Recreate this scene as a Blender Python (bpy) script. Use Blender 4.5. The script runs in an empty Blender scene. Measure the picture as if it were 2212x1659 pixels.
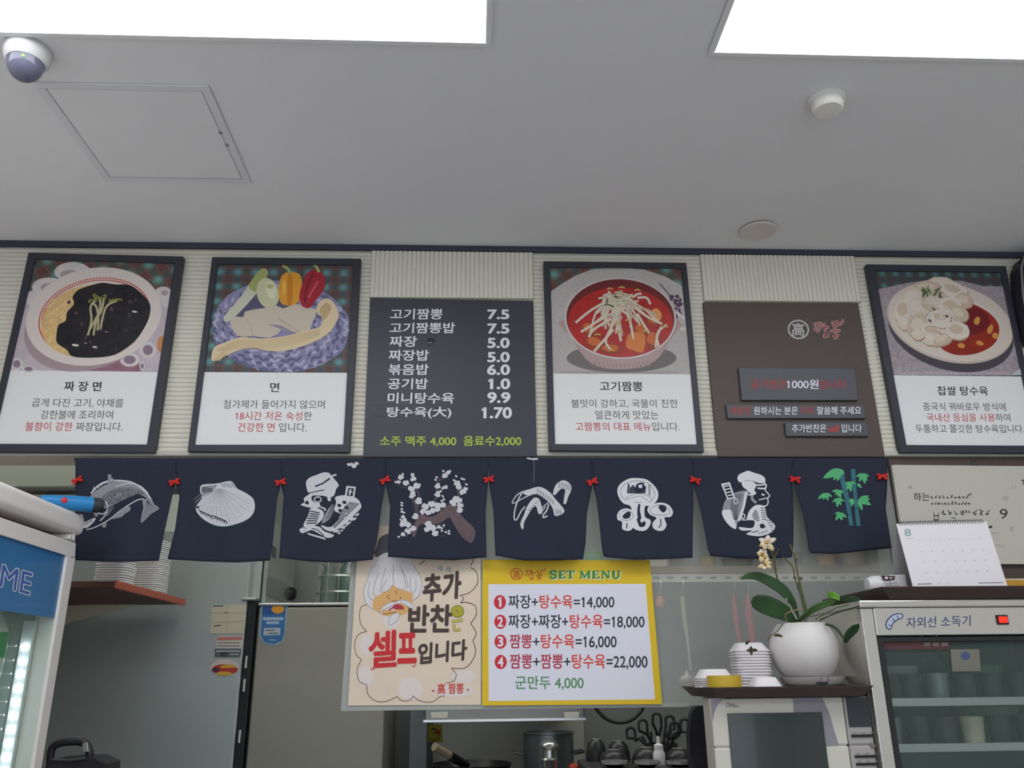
import bpy, bmesh, math, random
from mathutils import Vector, Matrix
from mathutils.geometry import tessellate_polygon
random.seed(7)
SC = bpy.context.scene
COL = SC.collection

# ------------------------------------------------------------------ camera
F = 1820.0                       # focal length in pixels of the 2212 x 1659 frame
EYE = Vector((0.0, 0.0, 1.5))
yaw, pitch, roll = math.radians(2.798), math.radians(19.205), math.radians(0.691)
fw = Vector((math.sin(yaw)*math.cos(pitch), math.cos(yaw)*math.cos(pitch), math.sin(pitch)))
r0 = Vector((math.cos(yaw), -math.sin(yaw), 0)); d0 = fw.cross(r0)
rt = r0*math.cos(roll) + d0*math.sin(roll); dn = -r0*math.sin(roll) + d0*math.cos(roll)
cam = bpy.data.cameras.new('camera'); co = bpy.data.objects.new('camera', cam); COL.objects.link(co)
cam.sensor_width = 36.0; cam.lens = F/2212.0*36.0; cam.clip_start = 0.02
m4 = Matrix((( rt.x, -dn.x, -fw.x, EYE.x), (rt.y, -dn.y, -fw.y, EYE.y), (rt.z, -dn.z, -fw.z, EYE.z), (0,0,0,1)))
co.matrix_world = m4
SC.camera = co
# ------------------------------------------------------------------ view, world, light strength
SC.view_settings.view_transform = 'Standard'; SC.view_settings.look = 'None'
SC.view_settings.gamma = 1.0; SC.view_settings.use_curve_mapping = False
SC.view_settings.exposure = 0.0
PANEL = 5.0                      # emission of the ceiling panels
KITCHEN_FILL = 8.0                    # emission of the unseen panel added to light the kitchen
w = bpy.data.worlds.new('world'); SC.world = w; w.use_nodes = True
w.node_tree.nodes['Background'].inputs[0].default_value = (0.58, 0.63, 0.70, 1)
w.node_tree.nodes['Background'].inputs[1].default_value = 2.7

# ------------------------------------------------------------------ main distances (metres)
D = 2.32                         # the header wall with the menu boards
# ------------------------------------------------------------------ helpers
_c = [0, 0, 1.0]
def crop(x, y, s): _c[:] = [x, y, s]
def W(p): return (_c[0]+p[0]/_c[2], _c[1]+p[1]/_c[2])
def ray(px, py): return fw + rt*((px-1106.0)/F) + dn*((py-829.5)/F)
def hit(px, py, P, N):
    d = ray(px, py); return EYE + d*((P-EYE).dot(N)/d.dot(N))
def PY(px, py, Y): return hit(px, py, Vector((0, Y, 0)), Vector((0, -1, 0)))
def PZ(px, py, Z): return hit(px, py, Vector((0, 0, Z)), Vector((0, 0, 1)))
def PX(px, py, X): return hit(px, py, Vector((X, 0, 0)), Vector((1, 0, 0)))
def mpp(px, py, Y):                                   # metres per pixel at that depth
    return (PY(px+1, py, Y)-PY(px, py, Y)).length
CEIL = PY(1106, 536, D).z

def lin(c):
    return c/12.92 if c <= 0.04045 else ((c+0.055)/1.055)**2.4
MATS = {}
def mat(name, rgb=None, rough=0.6, metal=0.0, emit=0.0, noise=0.0, nscale=20.0, spec=0.4, alpha=1.0, bump=0.0, bscale=60.0, stretch=None, coat=0.0):
    if name in MATS: return MATS[name]
    assert rgb, name
    m = bpy.data.materials.new(name); m.use_nodes = True
    nt = m.node_tree; b = nt.nodes['Principled BSDF']
    c = [lin(v/255.0) for v in rgb]+[1.0]
    b.inputs['Base Color'].default_value = c
    b.inputs['Roughness'].default_value = rough; b.inputs['Metallic'].default_value = metal
    b.inputs['Specular IOR Level'].default_value = spec
    if coat: b.inputs['Coat Weight'].default_value = coat
    if emit:
        b.inputs['Emission Color'].default_value = c; b.inputs['Emission Strength'].default_value = emit
    if alpha < 1: b.inputs['Alpha'].default_value = alpha
    if noise or bump:
        tc = nt.nodes.new('ShaderNodeTexCoord'); mp = nt.nodes.new('ShaderNodeMapping')
        nt.links.new(tc.outputs['Object'], mp.inputs['Vector'])
        if stretch: mp.inputs['Scale'].default_value = stretch
    if noise:
        n = nt.nodes.new('ShaderNodeTexNoise'); n.inputs['Scale'].default_value = nscale; n.inputs['Detail'].default_value = 4
        nt.links.new(mp.outputs['Vector'], n.inputs['Vector'])
        r = nt.nodes.new('ShaderNodeValToRGB')
        r.color_ramp.elements[0].position = 0.3; r.color_ramp.elements[1].position = 0.7
        r.color_ramp.elements[0].color = [max(0, v*(1-noise)) for v in c[:3]]+[1]
        r.color_ramp.elements[1].color = [min(1, v*(1+noise)) for v in c[:3]]+[1]
        nt.links.new(n.outputs['Fac'], r.inputs['Fac']); nt.links.new(r.outputs['Color'], b.inputs['Base Color'])
    if bump:
        n2 = nt.nodes.new('ShaderNodeTexNoise'); n2.inputs['Scale'].default_value = bscale; n2.inputs['Detail'].default_value = 5
        nt.links.new(mp.outputs['Vector'], n2.inputs['Vector'])
        bp = nt.nodes.new('ShaderNodeBump'); bp.inputs['Strength'].default_value = bump; bp.inputs['Distance'].default_value = 0.01
        nt.links.new(n2.outputs['Fac'], bp.inputs['Height']); nt.links.new(bp.outputs['Normal'], b.inputs['Normal'])
    MATS[name] = m; return m
def glass_mat(name, rgb, mix, rough=0.05, tint=(1, 1, 1)):
    """a clear sheet: mostly see-through, with a share of surface reflection"""
    m = bpy.data.materials.new(name); m.use_nodes = True; nt = m.node_tree
    for n in list(nt.nodes): nt.nodes.remove(n)
    o = nt.nodes.new('ShaderNodeOutputMaterial'); mx = nt.nodes.new('ShaderNodeMixShader')
    t = nt.nodes.new('ShaderNodeBsdfTransparent'); t.inputs[0].default_value = (*tint, 1)
    p = nt.nodes.new('ShaderNodeBsdfPrincipled'); p.inputs['Base Color'].default_value = [lin(v/255) for v in rgb]+[1]
    p.inputs['Roughness'].default_value = rough
    mx.inputs[0].default_value = mix
    nt.links.new(t.outputs[0], mx.inputs[1]); nt.links.new(p.outputs[0], mx.inputs[2]); nt.links.new(mx.outputs[0], o.inputs[0])
    MATS[name] = m; return m
def plaid_mat(name, base, spot, line, fx, fy, rot=0.0):
    """woven check cloth: pale spots where two bands cross, thin lines between"""
    m = bpy.data.materials.new(name); m.use_nodes = True; nt = m.node_tree; b = nt.nodes['Principled BSDF']
    b.inputs['Roughness'].default_value = 0.5
    tc = nt.nodes.new('ShaderNodeTexCoord'); mp = nt.nodes.new('ShaderNodeMapping'); nt.links.new(tc.outputs['Object'], mp.inputs[0])
    mp.inputs['Rotation'].default_value = (0, rot, 0)
    def wave(direction, scale, power):
        wv = nt.nodes.new('ShaderNodeTexWave'); wv.bands_direction = direction; wv.inputs['Scale'].default_value = scale
        wv.inputs['Distortion'].default_value = 0.0
        nt.links.new(mp.outputs[0], wv.inputs[0])
        pw = nt.nodes.new('ShaderNodeMath'); pw.operation = 'POWER'; pw.inputs[1].default_value = power
        nt.links.new(wv.outputs['Fac'], pw.inputs[0]); return pw.outputs[0]
    def mix(fac, c1, c2):
        mx = nt.nodes.new('ShaderNodeMix'); mx.data_type = 'RGBA'; nt.links.new(fac, mx.inputs[0])
        for i, c in ((6, c1), (7, c2)):
            if isinstance(c, tuple): mx.inputs[i].default_value = [lin(v/255) for v in c]+[1]
            else: nt.links.new(c, mx.inputs[i])
        return mx.outputs[2]
    a, c = wave('X', fx, 2.0), wave('Z', fy, 2.0)
    mul = nt.nodes.new('ShaderNodeMath'); mul.operation = 'MULTIPLY'; nt.links.new(a, mul.inputs[0]); nt.links.new(c, mul.inputs[1])
    add = nt.nodes.new('ShaderNodeMath'); add.operation = 'MAXIMUM'; nt.links.new(a, add.inputs[0]); nt.links.new(c, add.inputs[1])
    half = nt.nodes.new('ShaderNodeMath'); half.operation = 'MULTIPLY'; half.inputs[1].default_value = 0.8; nt.links.new(add.outputs[0], half.inputs[0])
    c1 = mix(half.outputs[0], base, tuple(int(v*0.55) for v in spot))
    c2 = mix(mul.outputs[0], c1, spot)
    l = wave('X', fx*2, 24.0); l2 = wave('Z', fy*2, 24.0)
    mxl = nt.nodes.new('ShaderNodeMath'); mxl.operation = 'MAXIMUM'; nt.links.new(l, mxl.inputs[0]); nt.links.new(l2, mxl.inputs[1])
    h2 = nt.nodes.new('ShaderNodeMath'); h2.operation = 'MULTIPLY'; h2.inputs[1].default_value = 0.45; nt.links.new(mxl.outputs[0], h2.inputs[0])
    nt.links.new(mix(h2.outputs[0], c2, line), b.inputs['Base Color'])
    MATS[name] = m; return m

# ---- objects
WL = {}
def thing(name, label, cat, loc, group=None):
    o = bpy.data.objects.new(name, None); COL.objects.link(o); o.location = loc; o.empty_display_size = 0.03
    WL[o.name] = Vector(loc); tag(o, label, cat, group); return o
def tag(o, label, cat, group=None, kind=None):
    o['label'] = label; o['category'] = cat
    if group: o['group'] = group
    if kind: o['kind'] = kind
    return o
def mkobj(name, V, Fc, mi, mats, parent=None, smooth=False, label=None):
    me = bpy.data.meshes.new(name)
    V = [Vector(v) for v in V]
    if parent is not None: base = WL[parent.name]
    else:
        base = Vector(((min(v.x for v in V)+max(v.x for v in V))/2, (min(v.y for v in V)+max(v.y for v in V))/2, min(v.z for v in V)))
    me.from_pydata([tuple(v-base) for v in V], [], Fc)
    for m in mats: me.materials.append(m)
    for p, i in zip(me.polygons, mi): p.material_index = i; p.use_smooth = smooth
    me.update()
    o = bpy.data.objects.new(name, me); COL.objects.link(o)
    if parent is not None: o.parent = parent
    else: o.location = base
    WL[o.name] = base
    if label: o['label'] = label
    return o
def struct(name, mb, parent=None, **k):
    o = mb.build(name, parent, **k); o['kind'] = 'structure'; return o

class MB:
    """collects shapes in world coordinates and links them as ONE mesh"""
    def __init__(s, m): s.V = []; s.F = []; s.M = []; s.mats = [m]; s.cur = 0
    def use(s, m):
        if m not in s.mats: s.mats.append(m)
        s.cur = s.mats.index(m); return s
    def add(s, V, Fc):
        k = len(s.V); s.V += [Vector(v) for v in V]; s.F += [tuple(i+k for i in f) for f in Fc]; s.M += [s.cur]*len(Fc); return s
    def box(s, x0, x1, y0, y1, z0, z1):
        V = [(x, y, z) for x in (x0, x1) for y in (y0, y1) for z in (z0, z1)]
        return s.add(V, [(0,1,3,2),(4,6,7,5),(0,4,5,1),(2,3,7,6),(0,2,6,4),(1,5,7,3)])
    def hexa(s, front, back):
        """eight corners: front quad and back quad in the same order"""
        return s.add(list(front)+list(back), [(0,1,2,3),(7,6,5,4),(0,4,5,1),(1,5,6,2),(2,6,7,3),(3,7,4,0)])
    def slab(s, quad, Y, depth):
        """quad seen at pixels, standing upright at distance Y and going back by depth"""
        f = [PY(*W(p), Y) for p in quad]; return s.hexa(f, [v+Vector((0, depth, 0)) for v in f])
    def prism(s, poly, off):
        n = len(poly); tri = [tuple(t) for t in tessellate_polygon([[Vector(p) for p in poly]])]
        V = [Vector(p) for p in poly]; V += [v+Vector(off) for v in V]
        return s.add(V, tri+[tuple(i+n for i in t[::-1]) for t in tri]+[(i, i+n, (i+1) % n+n, (i+1) % n) for i in range(n)])
    def tube(s, path, r, seg=8, cap=True):
        path = [Vector(p) for p in path]; n = len(path); rs = r if isinstance(r, (list, tuple)) else [r]*n
        V = []; t0 = (path[1]-path[0]).normalized()
        ref = Vector((0, 0, 1)) if abs(t0.z) < 0.9 else Vector((1, 0, 0))
        nrm = t0.cross(ref).normalized()
        for i, p in enumerate(path):
            a = path[max(0, i-1)]; b = path[min(n-1, i+1)]; t = (b-a).normalized()
            nrm = (nrm - t*nrm.dot(t)).normalized(); bn = t.cross(nrm)
            for k in range(seg):
                an = 2*math.pi*k/seg; V.append(p+(nrm*math.cos(an)+bn*math.sin(an))*rs[i])
        Fc = [(i*seg+k, i*seg+(k+1) % seg, (i+1)*seg+(k+1) % seg, (i+1)*seg+k) for i in range(n-1) for k in range(seg)]
        if cap: Fc += [tuple(range(seg))[::-1], tuple(range((n-1)*seg, n*seg))]
        return s.add(V, Fc)
    def lathe(s, prof, c, seg=32, sy=1.0, axis=None, squash=None):
        """prof: (radius, height) pairs around the upright axis through c (or along axis)"""
        c = Vector(c); R = Matrix.Identity(3)
        if axis is not None: R = Vector((0, 0, 1)).rotation_difference(Vector(axis)).to_matrix()
        V = []
        for r, h in prof:
            for k in range(seg):
                a = 2*math.pi*k/seg; q = squash(a) if squash else 1.0
                V.append(c+R @ Vector((r*q*math.cos(a), r*q*sy*math.sin(a), h)))
        n = len(prof)
        Fc = [(i*seg+k, i*seg+(k+1) % seg, (i+1)*seg+(k+1) % seg, (i+1)*seg+k) for i in range(n-1) for k in range(seg)]
        if prof[0][0] > 1e-5: Fc.append(tuple(range(seg))[::-1])
        if prof[-1][0] > 1e-5: Fc.append(tuple(range((n-1)*seg, n*seg)))
        return s.add(V, Fc)
    def build(s, name, parent=None, smooth=False, bevel=0.0, label=None, bseg=2):
        o = mkobj(name, s.V, s.F, s.M, s.mats, parent, smooth, label)
        bm = bmesh.new(); bm.from_mesh(o.data); bmesh.ops.remove_doubles(bm, verts=bm.verts, dist=1e-6)
        bmesh.ops.recalc_face_normals(bm, faces=bm.faces); bm.to_mesh(o.data); bm.free()
        if bevel:
            md = o.modifiers.new('bevel', 'BEVEL'); md.width = bevel; md.segments = bseg; md.limit_method = 'ANGLE'; md.angle_limit = 0.6
        if smooth:
            try:
                o.data.set_sharp_from_angle(angle=0.7)
            except Exception: pass
        return o

def rrect(q, r, n=4):
    """quad with rounded corners, r as a share of the sides"""
    out = []
    for i in range(4):
        p = Vector(q[i]); a = Vector(q[i-1]); b = Vector(q[(i+1) % 4])
        s0 = p.lerp(a, r); s1 = p.lerp(b, r)
        for k in range(n+1):
            t = k/n; out.append(tuple(s0*(1-t)**2+p*2*t*(1-t)+s1*t*t))
    return out
def spline(pts, n=5, closed=False):
    P = [Vector(p) for p in pts]; m = len(P); out = []
    rng = range(m) if closed else range(m-1)
    for i in rng:
        if closed: a, b, c, d = P[i-1], P[i], P[(i+1) % m], P[(i+2) % m]
        else: a, b, c, d = P[max(i-1, 0)], P[i], P[i+1], P[min(i+2, m-1)]
        for k in range(n):
            t = k/n
            out.append(0.5*((2*b)+(c-a)*t+(2*a-5*b+4*c-d)*t*t+(3*b-a-3*c+d)*t*t*t))
    if not closed: out.append(P[-1])
    return out
def ell(cx, cy, rx, ry, rot=0.0, n=28, wob=0.0, a0=0.0, a1=2*math.pi):
    out = []
    for k in range(n if abs(a1-a0-2*math.pi) < 1e-6 else n+1):
        a = a0+(a1-a0)*k/n; q = 1+wob*random.uniform(-1, 1)
        x, y = rx*q*math.cos(a), ry*q*math.sin(a)
        out.append((cx+x*math.cos(rot)-y*math.sin(rot), cy+x*math.sin(rot)+y*math.cos(rot)))
    return out

class Surf:
    def __init__(s, Y=None, P=None, N=None, w=None):
        s.P = Vector((0, Y, 0)) if P is None else Vector(P); s.N = Vector((0, -1, 0)) if N is None else Vector(N).normalized(); s.w = w
    def at(s, px, py, lift=0.0):
        if s.w: lift += s.w(px, py)
        return hit(px, py, s.P+s.N*lift, s.N)

TXT = bpy.data.curves.new('lettering_source', 'FONT'); TXO = bpy.data.objects.new('lettering_source', TXT)
def glyphs(runs, bold, shear=0.0, space=1.0):
    """runs: [(string, slot)] -> vertices, faces, slots in a unit box"""
    COL.objects.link(TXO)
    TXT.body = ''.join(r[0] for r in runs); TXT.shear = shear; TXT.space_character = space
    nm = 1+max(r[1] for r in runs)
    TXT.materials.clear()
    for k in range(nm): TXT.materials.append(bpy.data.materials.get('slot%d' % k) or bpy.data.materials.new('slot%d' % k))
    i = 0
    for st, sl in runs:
        for _ in st: TXT.body_format[i].material_index = sl; i += 1
    bpy.context.view_layer.update()
    dg = bpy.context.evaluated_depsgraph_get(); me = bpy.data.meshes.new_from_object(TXO.evaluated_get(dg))
    V = [(v.co.x, v.co.y) for v in me.vertices]; Fc = [tuple(p.vertices) for p in me.polygons]; S = [p.material_index for p in me.polygons]
    bpy.data.meshes.remove(me); COL.objects.unlink(TXO)
    if any('1' in r[0] for r in runs):                # give the plain bar figure one its flag
        sl = {i: s_ for f, s_ in zip(Fc, S) for i in f}
        for i in range(len(V)-2):
            (xa, ya), (xb, yb), (xc_, yc_) = V[i], V[i+1], V[i+2]
            if abs(ya-0.682) < 0.002 and abs(yb-0.682) < 0.002 and abs(yc_) < 0.002 and abs(xa-xb-0.098) < 0.003 and abs(xb-xc_) < 0.002:
                k = len(V); V += [(xb+0.06, 0.682), (xb-0.10, 0.585), (xb-0.10, 0.495), (xb+0.002, 0.56)]; Fc.append((k, k+1, k+2, k+3)); S.append(sl.get(i, 0))
    return V, Fc, S

class Art:
    """flat printing on a surface: filled shapes, strokes and lettering, traced where they stand"""
    STEP = 2.5e-5
    def __init__(s, surf, lift=0.0004, sub=0.0):
        s.s = surf; s.l = lift; s.V = []; s.F = []; s.M = []; s.mats = []; s.sub = sub
    def slot(s, m):
        if m not in s.mats: s.mats.append(m)
        return s.mats.index(m)
    def _put(s, P, Fc, slots):
        if s.sub:
            bm = bmesh.new(); vs = [bm.verts.new((p[0], p[1], 0)) for p in P]
            for f, sl in zip(Fc, slots):
                try: bm.faces.new([vs[i] for i in f]).material_index = sl
                except ValueError: pass
            bmesh.ops.triangulate(bm, faces=bm.faces)
            for _ in range(5):
                E = [e for e in bm.edges if e.calc_length() > s.sub]
                if not E: break
                bmesh.ops.subdivide_edges(bm, edges=E, cuts=1); bmesh.ops.triangulate(bm, faces=[f for f in bm.faces if len(f.verts) > 3])
            bm.verts.index_update()
            P = [(v.co.x, v.co.y) for v in bm.verts]; Fc = [tuple(v.index for v in f.verts) for f in bm.faces]; slots = [f.material_index for f in bm.faces]; bm.free()
        k = len(s.V); s.V += [s.s.at(p[0], p[1], s.l) for p in P]
        s.F += [tuple(i+k for i in f) for f in Fc]; s.M += slots
    def up(s, n=1): s.l += s.STEP*n
    def poly(s, pts, m, smooth=0, hold=False):
        p = [W(q) for q in pts]
        if smooth: p = [tuple(q) for q in spline(p, smooth, True)]
        T = [tuple(t) for t in tessellate_polygon([[Vector((x, y, 0)) for x, y in p]])]
        s.l += 3e-6 if hold else s.STEP
        s._put(p, T, [s.slot(m)]*len(T)); return s
    def stroke(s, pts, wd, m, smooth=4, hold=False, taper=False):
        p = [Vector(W(q)) for q in pts]
        if smooth and len(p) > 2: p = spline(p, smooth)
        wd = wd/_c[2]/2; n = len(p); P = []
        for i, q in enumerate(p):
            t = (p[min(n-1, i+1)]-p[max(0, i-1)]); t = t.normalized() if t.length > 1e-9 else Vector((1, 0)); nn = Vector((-t.y, t.x))
            ww = wd*(1-0.75*i/(n-1)) if taper else wd
            P += [tuple(q+nn*ww), tuple(q-nn*ww)]
        Fc = [(2*i, 2*i+1, 2*i+3, 2*i+2) for i in range(n-1)]
        s.l += 3e-6 if hold else s.STEP
        s._put(P, Fc, [s.slot(m)]*len(Fc)); return s
    def loop(s, pts, wd, m, smooth=4): return s.stroke(list(pts)+[pts[0]], wd, m, smooth)
    def text(s, runs, bl, br, h, mats=None, bold=0.0, lean=None, shear=0.0, space=1.0, hold=False):
        """lettering whose box runs from bl to br (bottom corners) and is h tall, lean = sideways px for that height"""
        if isinstance(runs, str): runs = [(runs, 0)]
        if not isinstance(mats, (list, tuple)): mats = [mats]
        V, Fc, S = glyphs(runs, 0, shear, space)
        x0 = min(v[0] for v in V); x1 = max(v[0] for v in V); y0 = min(v[1] for v in V); y1 = max(v[1] for v in V)
        P = []; n = len(V)
        if bold:                                     # heavier strokes: the same lettering nudged around its place
            V = [(x+bold*math.cos(k*math.pi/3)*0.9, y+bold*math.sin(k*math.pi/3)*0.9) for k in range(6) for x, y in V]
            Fc = [tuple(i+k*n for i in f) for k in range(6) for f in Fc]; S = S*6
        for x, y in V:
            u = (x-x0)/(x1-x0); v = (y-y0)/(y1-y0)
            P.append(W((bl[0]+(br[0]-bl[0])*u+(lean or 0)*v, bl[1]+(br[1]-bl[1])*u-h*v)))
        s.l += 3e-6 if hold else s.STEP
        if bold:
            m = len(Fc)//6
            for k in range(6):
                s.l += 2e-6; s._put(P[k*n:(k+1)*n], [tuple(i-k*n for i in f) for f in Fc[k*m:(k+1)*m]], [s.slot(mats[i]) for i in S[k*m:(k+1)*m]])
            return s
        s._put(P, Fc, [s.slot(mats[i]) for i in S]); return s
    def build(s, name, parent=None, label=None):
        o = mkobj(name, s.V, s.F, s.M, s.mats, parent, False, label); return o

def frame_ring(mb, outer, inner, Y, th, inset):
    o = [PY(*W(p), Y-th) for p in outer]; i = [PY(*W(p), Y-th) for p in inner]
    ob = [PY(*W(p), Y-th)+Vector((0, th, 0)) for p in outer]; ib = [v+Vector((0, inset, 0)) for v in i]
    V = o+i+ob+ib; Fc = []
    for k in range(4):
        j = (k+1) % 4
        Fc += [(k, j, 4+j, 4+k), (k, 8+k, 8+j, j), (4+k, 4+j, 12+j, 12+k)]
    Fc += [(8, 11, 10, 9)]
    return mb.add(V, Fc)
def copy_tree(o, off, parent=None):
    c = o.copy(); COL.objects.link(c)
    if parent is None: c.location = Vector(o.location)+Vector(off)
    else: c.parent = parent
    for ch in o.children: copy_tree(ch, off, c)
    return c
# ------------------------------------------------------------------ common materials
ceil_m = mat('ceiling_paint', (236, 236, 238), 0.85, noise=0.015, nscale=3)
room_m = mat('room_paint', (224, 223, 220), 0.8, noise=0.03, nscale=2)
rib_m = mat('ribbed_panel', (226, 222, 208), 0.45)
navy_trim = mat('navy_trim', (62, 66, 82), 0.5)
ledge_m = mat('ledge', (196, 192, 182), 0.5)
wood_dark = mat('dark_wood', (84, 70, 64), 0.5, noise=0.15, nscale=40, stretch=(1, 1, 14))
steel = mat('stainless', (150, 152, 150), 0.42, 0.85, bump=0.03, bscale=8, stretch=(40, 40, 1))
steel_l = mat('bright_steel', (205, 205, 203), 0.25, 0.9)
steel_d = mat('dark_steel', (92, 95, 96), 0.4, 0.8)
frame_m = mat('frame_black', (52, 54, 64), 0.45)
white_pr = mat('print_white', (232, 233, 233), 0.5)
black_t = mat('letter_black', (48, 48, 50), 0.6)
gray_t = mat('letter_grey', (92, 92, 92), 0.6)
red_t = mat('letter_red', (196, 66, 72), 0.6)
whitep = mat('white_plastic', (226, 224, 224), 0.4)
blackp = mat('black_plastic', (30, 30, 34), 0.4)

# ------------------------------------------------------------------ room shell
XL, XR, YB, YK = -1.60, 2.7, -3.6, 3.75
HB = PY(1106, 987, D).z                       # underside of the header
struct('floor', MB(mat('floor_tile', (190, 188, 184), 0.5, noise=0.08, nscale=5)).box(XL-0.1, XR+0.1, YB-0.1, YK+0.1, -0.1, 0))
struct('ceiling', MB(ceil_m).box(XL-0.1, XR+0.1, YB-0.1, YK+0.1, CEIL, CEIL+0.1))
struct('wall_left', MB(room_m).box(XL-0.1, XL, YB, YK, 0, CEIL))
struct('wall_right', MB(room_m).box(XR, XR+0.1, YB, YK, 0, CEIL))
rear = MB(room_m)                              # street front behind the viewer: unseen shop window added to brighten the ceiling
rear.box(XL, XR, YB-0.1, YB, 0, 0.45).box(XL, XR, YB-0.1, YB, 2.45, CEIL).box(XL, XL+0.25, YB-0.1, YB, 0.45, 2.45).box(XR-0.25, XR, YB-0.1, YB, 0.45, 2.45)
struct('wall_rear', rear)
wf = MB(mat('window_frame', (120, 122, 126), 0.4, 0.6))
for xx in (XL+0.25, XL+1.55, XL+2.75, XR-0.29): wf.box(xx, xx+0.04, YB-0.07, YB-0.03, 0.45, 2.45)
wf.box(XL+0.25, XR-0.25, YB-0.07, YB-0.03, 0.45, 0.49).box(XL+0.25, XR-0.25, YB-0.07, YB-0.03, 2.41, 2.45)
wo = struct('added_window', wf)
struct('pane', MB(glass_mat('window_glass', (240, 245, 245), 0.06)).box(XL+0.29, XR-0.29, YB-0.053, YB-0.047, 0.49, 2.41), wo)
struct('wall_kitchen', MB(mat('kitchen_wall', (140, 146, 144), 0.4, noise=0.04, nscale=2)).box(XL, XR, YK, YK+0.1, 0, CEIL))

# header wall clad with ribbed plastic: lying ribs, and standing ribs above the two dark boards
def x_at(px, py, Y=D): return PY(px, py, Y).x
hd = MB(rib_m).box(XL, XR, D, D+0.10, HB, CEIL)
zt = PY(1106, 549, D).z
def ribs_h(x0, x1, z0, z1, p=0.0135, a=0.0045):
    n = int((z1-z0)/p); p = (z1-z0)/n; prof = []
    for i in range(n):
        for k in range(6):
            t = k/6; prof.append((z0+(i+t)*p, -a*math.sqrt(max(0, math.sin(math.pi*t)))))
    prof.append((z1, 0)); V = []
    for z, y in prof: V += [(x0, D+y-0.001, z), (x1, D+y-0.001, z)]
    hd.add(V, [(2*i, 2*i+1, 2*i+3, 2*i+2) for i in range(len(prof)-1)])
def ribs_v(x0, x1, z0, z1, p=0.0135, a=0.0045, off=0.009):
    n = int((x1-x0)/p); p = (x1-x0)/n; prof = []
    for i in range(n):
        for k in range(6):
            t = k/6; prof.append((x0+(i+t)*p, -a*math.sqrt(max(0, math.sin(math.pi*t)))))
    prof.append((x1, 0)); V = []
    for x, y in prof: V += [(x, D+y-off, z0), (x, D+y-off, z1), (x, D, z0)]
    m = len(prof)
    hd.add(V, [(3*i, 3*i+1, 3*i+4, 3*i+3) for i in range(m-1)]+[(3*i, 3*i+3, 3*i+5, 3*i+2) for i in range(m-1)])
xa, xb = x_at(799, 640), x_at(1152, 640); xc, xd = x_at(1519, 645), x_at(1857, 650)
ribs_h(XL, xa, HB+0.012, zt); ribs_h(xb, xc, HB+0.012, zt); ribs_h(xd, XR, HB+0.012, zt)
# beside the boards the lying ribs run right up to the board edges
ribs_v(xa, xb, PY(975, 647, D).z, zt); ribs_v(xc, xd, PY(1690, 654, D).z, zt)
ribs_h(xa, x_at(1160, 980), HB+0.012, PY(975, 647, D).z); ribs_h(xc, x_at(1925, 980), HB+0.012, PY(1690, 654, D).z)
struct('wall_front', hd)
struct('trim_1', MB(navy_trim).box(XL, XR, D-0.014, D, PY(1106, 547, D).z, CEIL), bevel=0.002)
struct('trim_2', MB(ledge_m).box(XL, XR, D-0.012, D, HB, HB+0.016), bevel=0.003)
# wood clad wall to the right of the serving hatch, down to the floor
xj = PY(1944, 1150, D).x
struct('wall_side', MB(wood_dark).box(xj, XR, D, D+0.10, 0, HB-0.002))
struct('trim_3', MB(mat('jamb', (150, 150, 146), 0.5)).box(xj-0.03, xj, D+0.006, D+0.09, 0, HB-0.002), bevel=0.003)
# low wall below the hatch
struct('wall_counter', MB(wood_dark).box(XL, xj-0.035, D+0.02, D+0.10, 0, 1.08))

# ------------------------------------------------------------------ ceiling light panels
lamp_m = mat('panel_light', (250, 252, 255), 0.5, emit=PANEL)
lframe = mat('light_frame', (236, 236, 238), 0.5)
def light(x0, x1, y0, y1, label):
    t = thing('ceiling_light', label, 'light', ((x0+x1)/2, (y0+y1)/2, CEIL), 'flat ceiling light panels')
    e = 0.014; z = CEIL-0.006
    mb = MB(lframe)
    for a in ((x0-e, x1+e, y0-e, y0), (x0-e, x1+e, y1, y1+e), (x0-e, x0, y0, y1), (x1, x1+e, y0, y1)): mb.box(*a, z, CEIL-0.0005)
    mb.build('frame', t, bevel=0.003)
    MB(lamp_m).box(x0, x1, y0, y1, z+0.002, CEIL-0.0006).build('diffuser', t)
    return t
a = PZ(1048, 92, CEIL-0.004); b = PZ(1545, 112, CEIL-0.004)
ya = (a.y+PZ(300, 71, CEIL-0.004).y)/2+0.004
light(a.x-1.26, a.x, a.y-0.62, a.y, 'white glowing ceiling panel above the black bean noodle poster, left of the frame')
light(b.x, b.x+1.26, b.y-0.62, b.y, 'white glowing ceiling panel near the smoke detector, right of the frame')
for (x, y) in ((a.x, -0.45), (b.x+1.26, -0.45)):  # extra panels out of view, added to brighten the room
    light(x-1.26, x, y-0.62, y, 'unseen ceiling panel added behind the viewer to brighten the room')
t = thing('kitchen_fill_light', 'unseen white light panel added on the kitchen ceiling to brighten the kitchen', 'light', (0.2, 2.57, CEIL))  # hidden panel added to brighten the fridges, hood and shelf
MB(lframe).box(-1.57, 1.35, 2.45, 2.69, CEIL-0.03, CEIL-0.0005).build('housing', t, bevel=0.003)
MB(mat('kitchen_fill', (255, 255, 250), 0.5, emit=KITCHEN_FILL)).box(-1.54, 1.32, 2.47, 2.67, CEIL-0.034, CEIL-0.031).build('diffuser', t)

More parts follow.
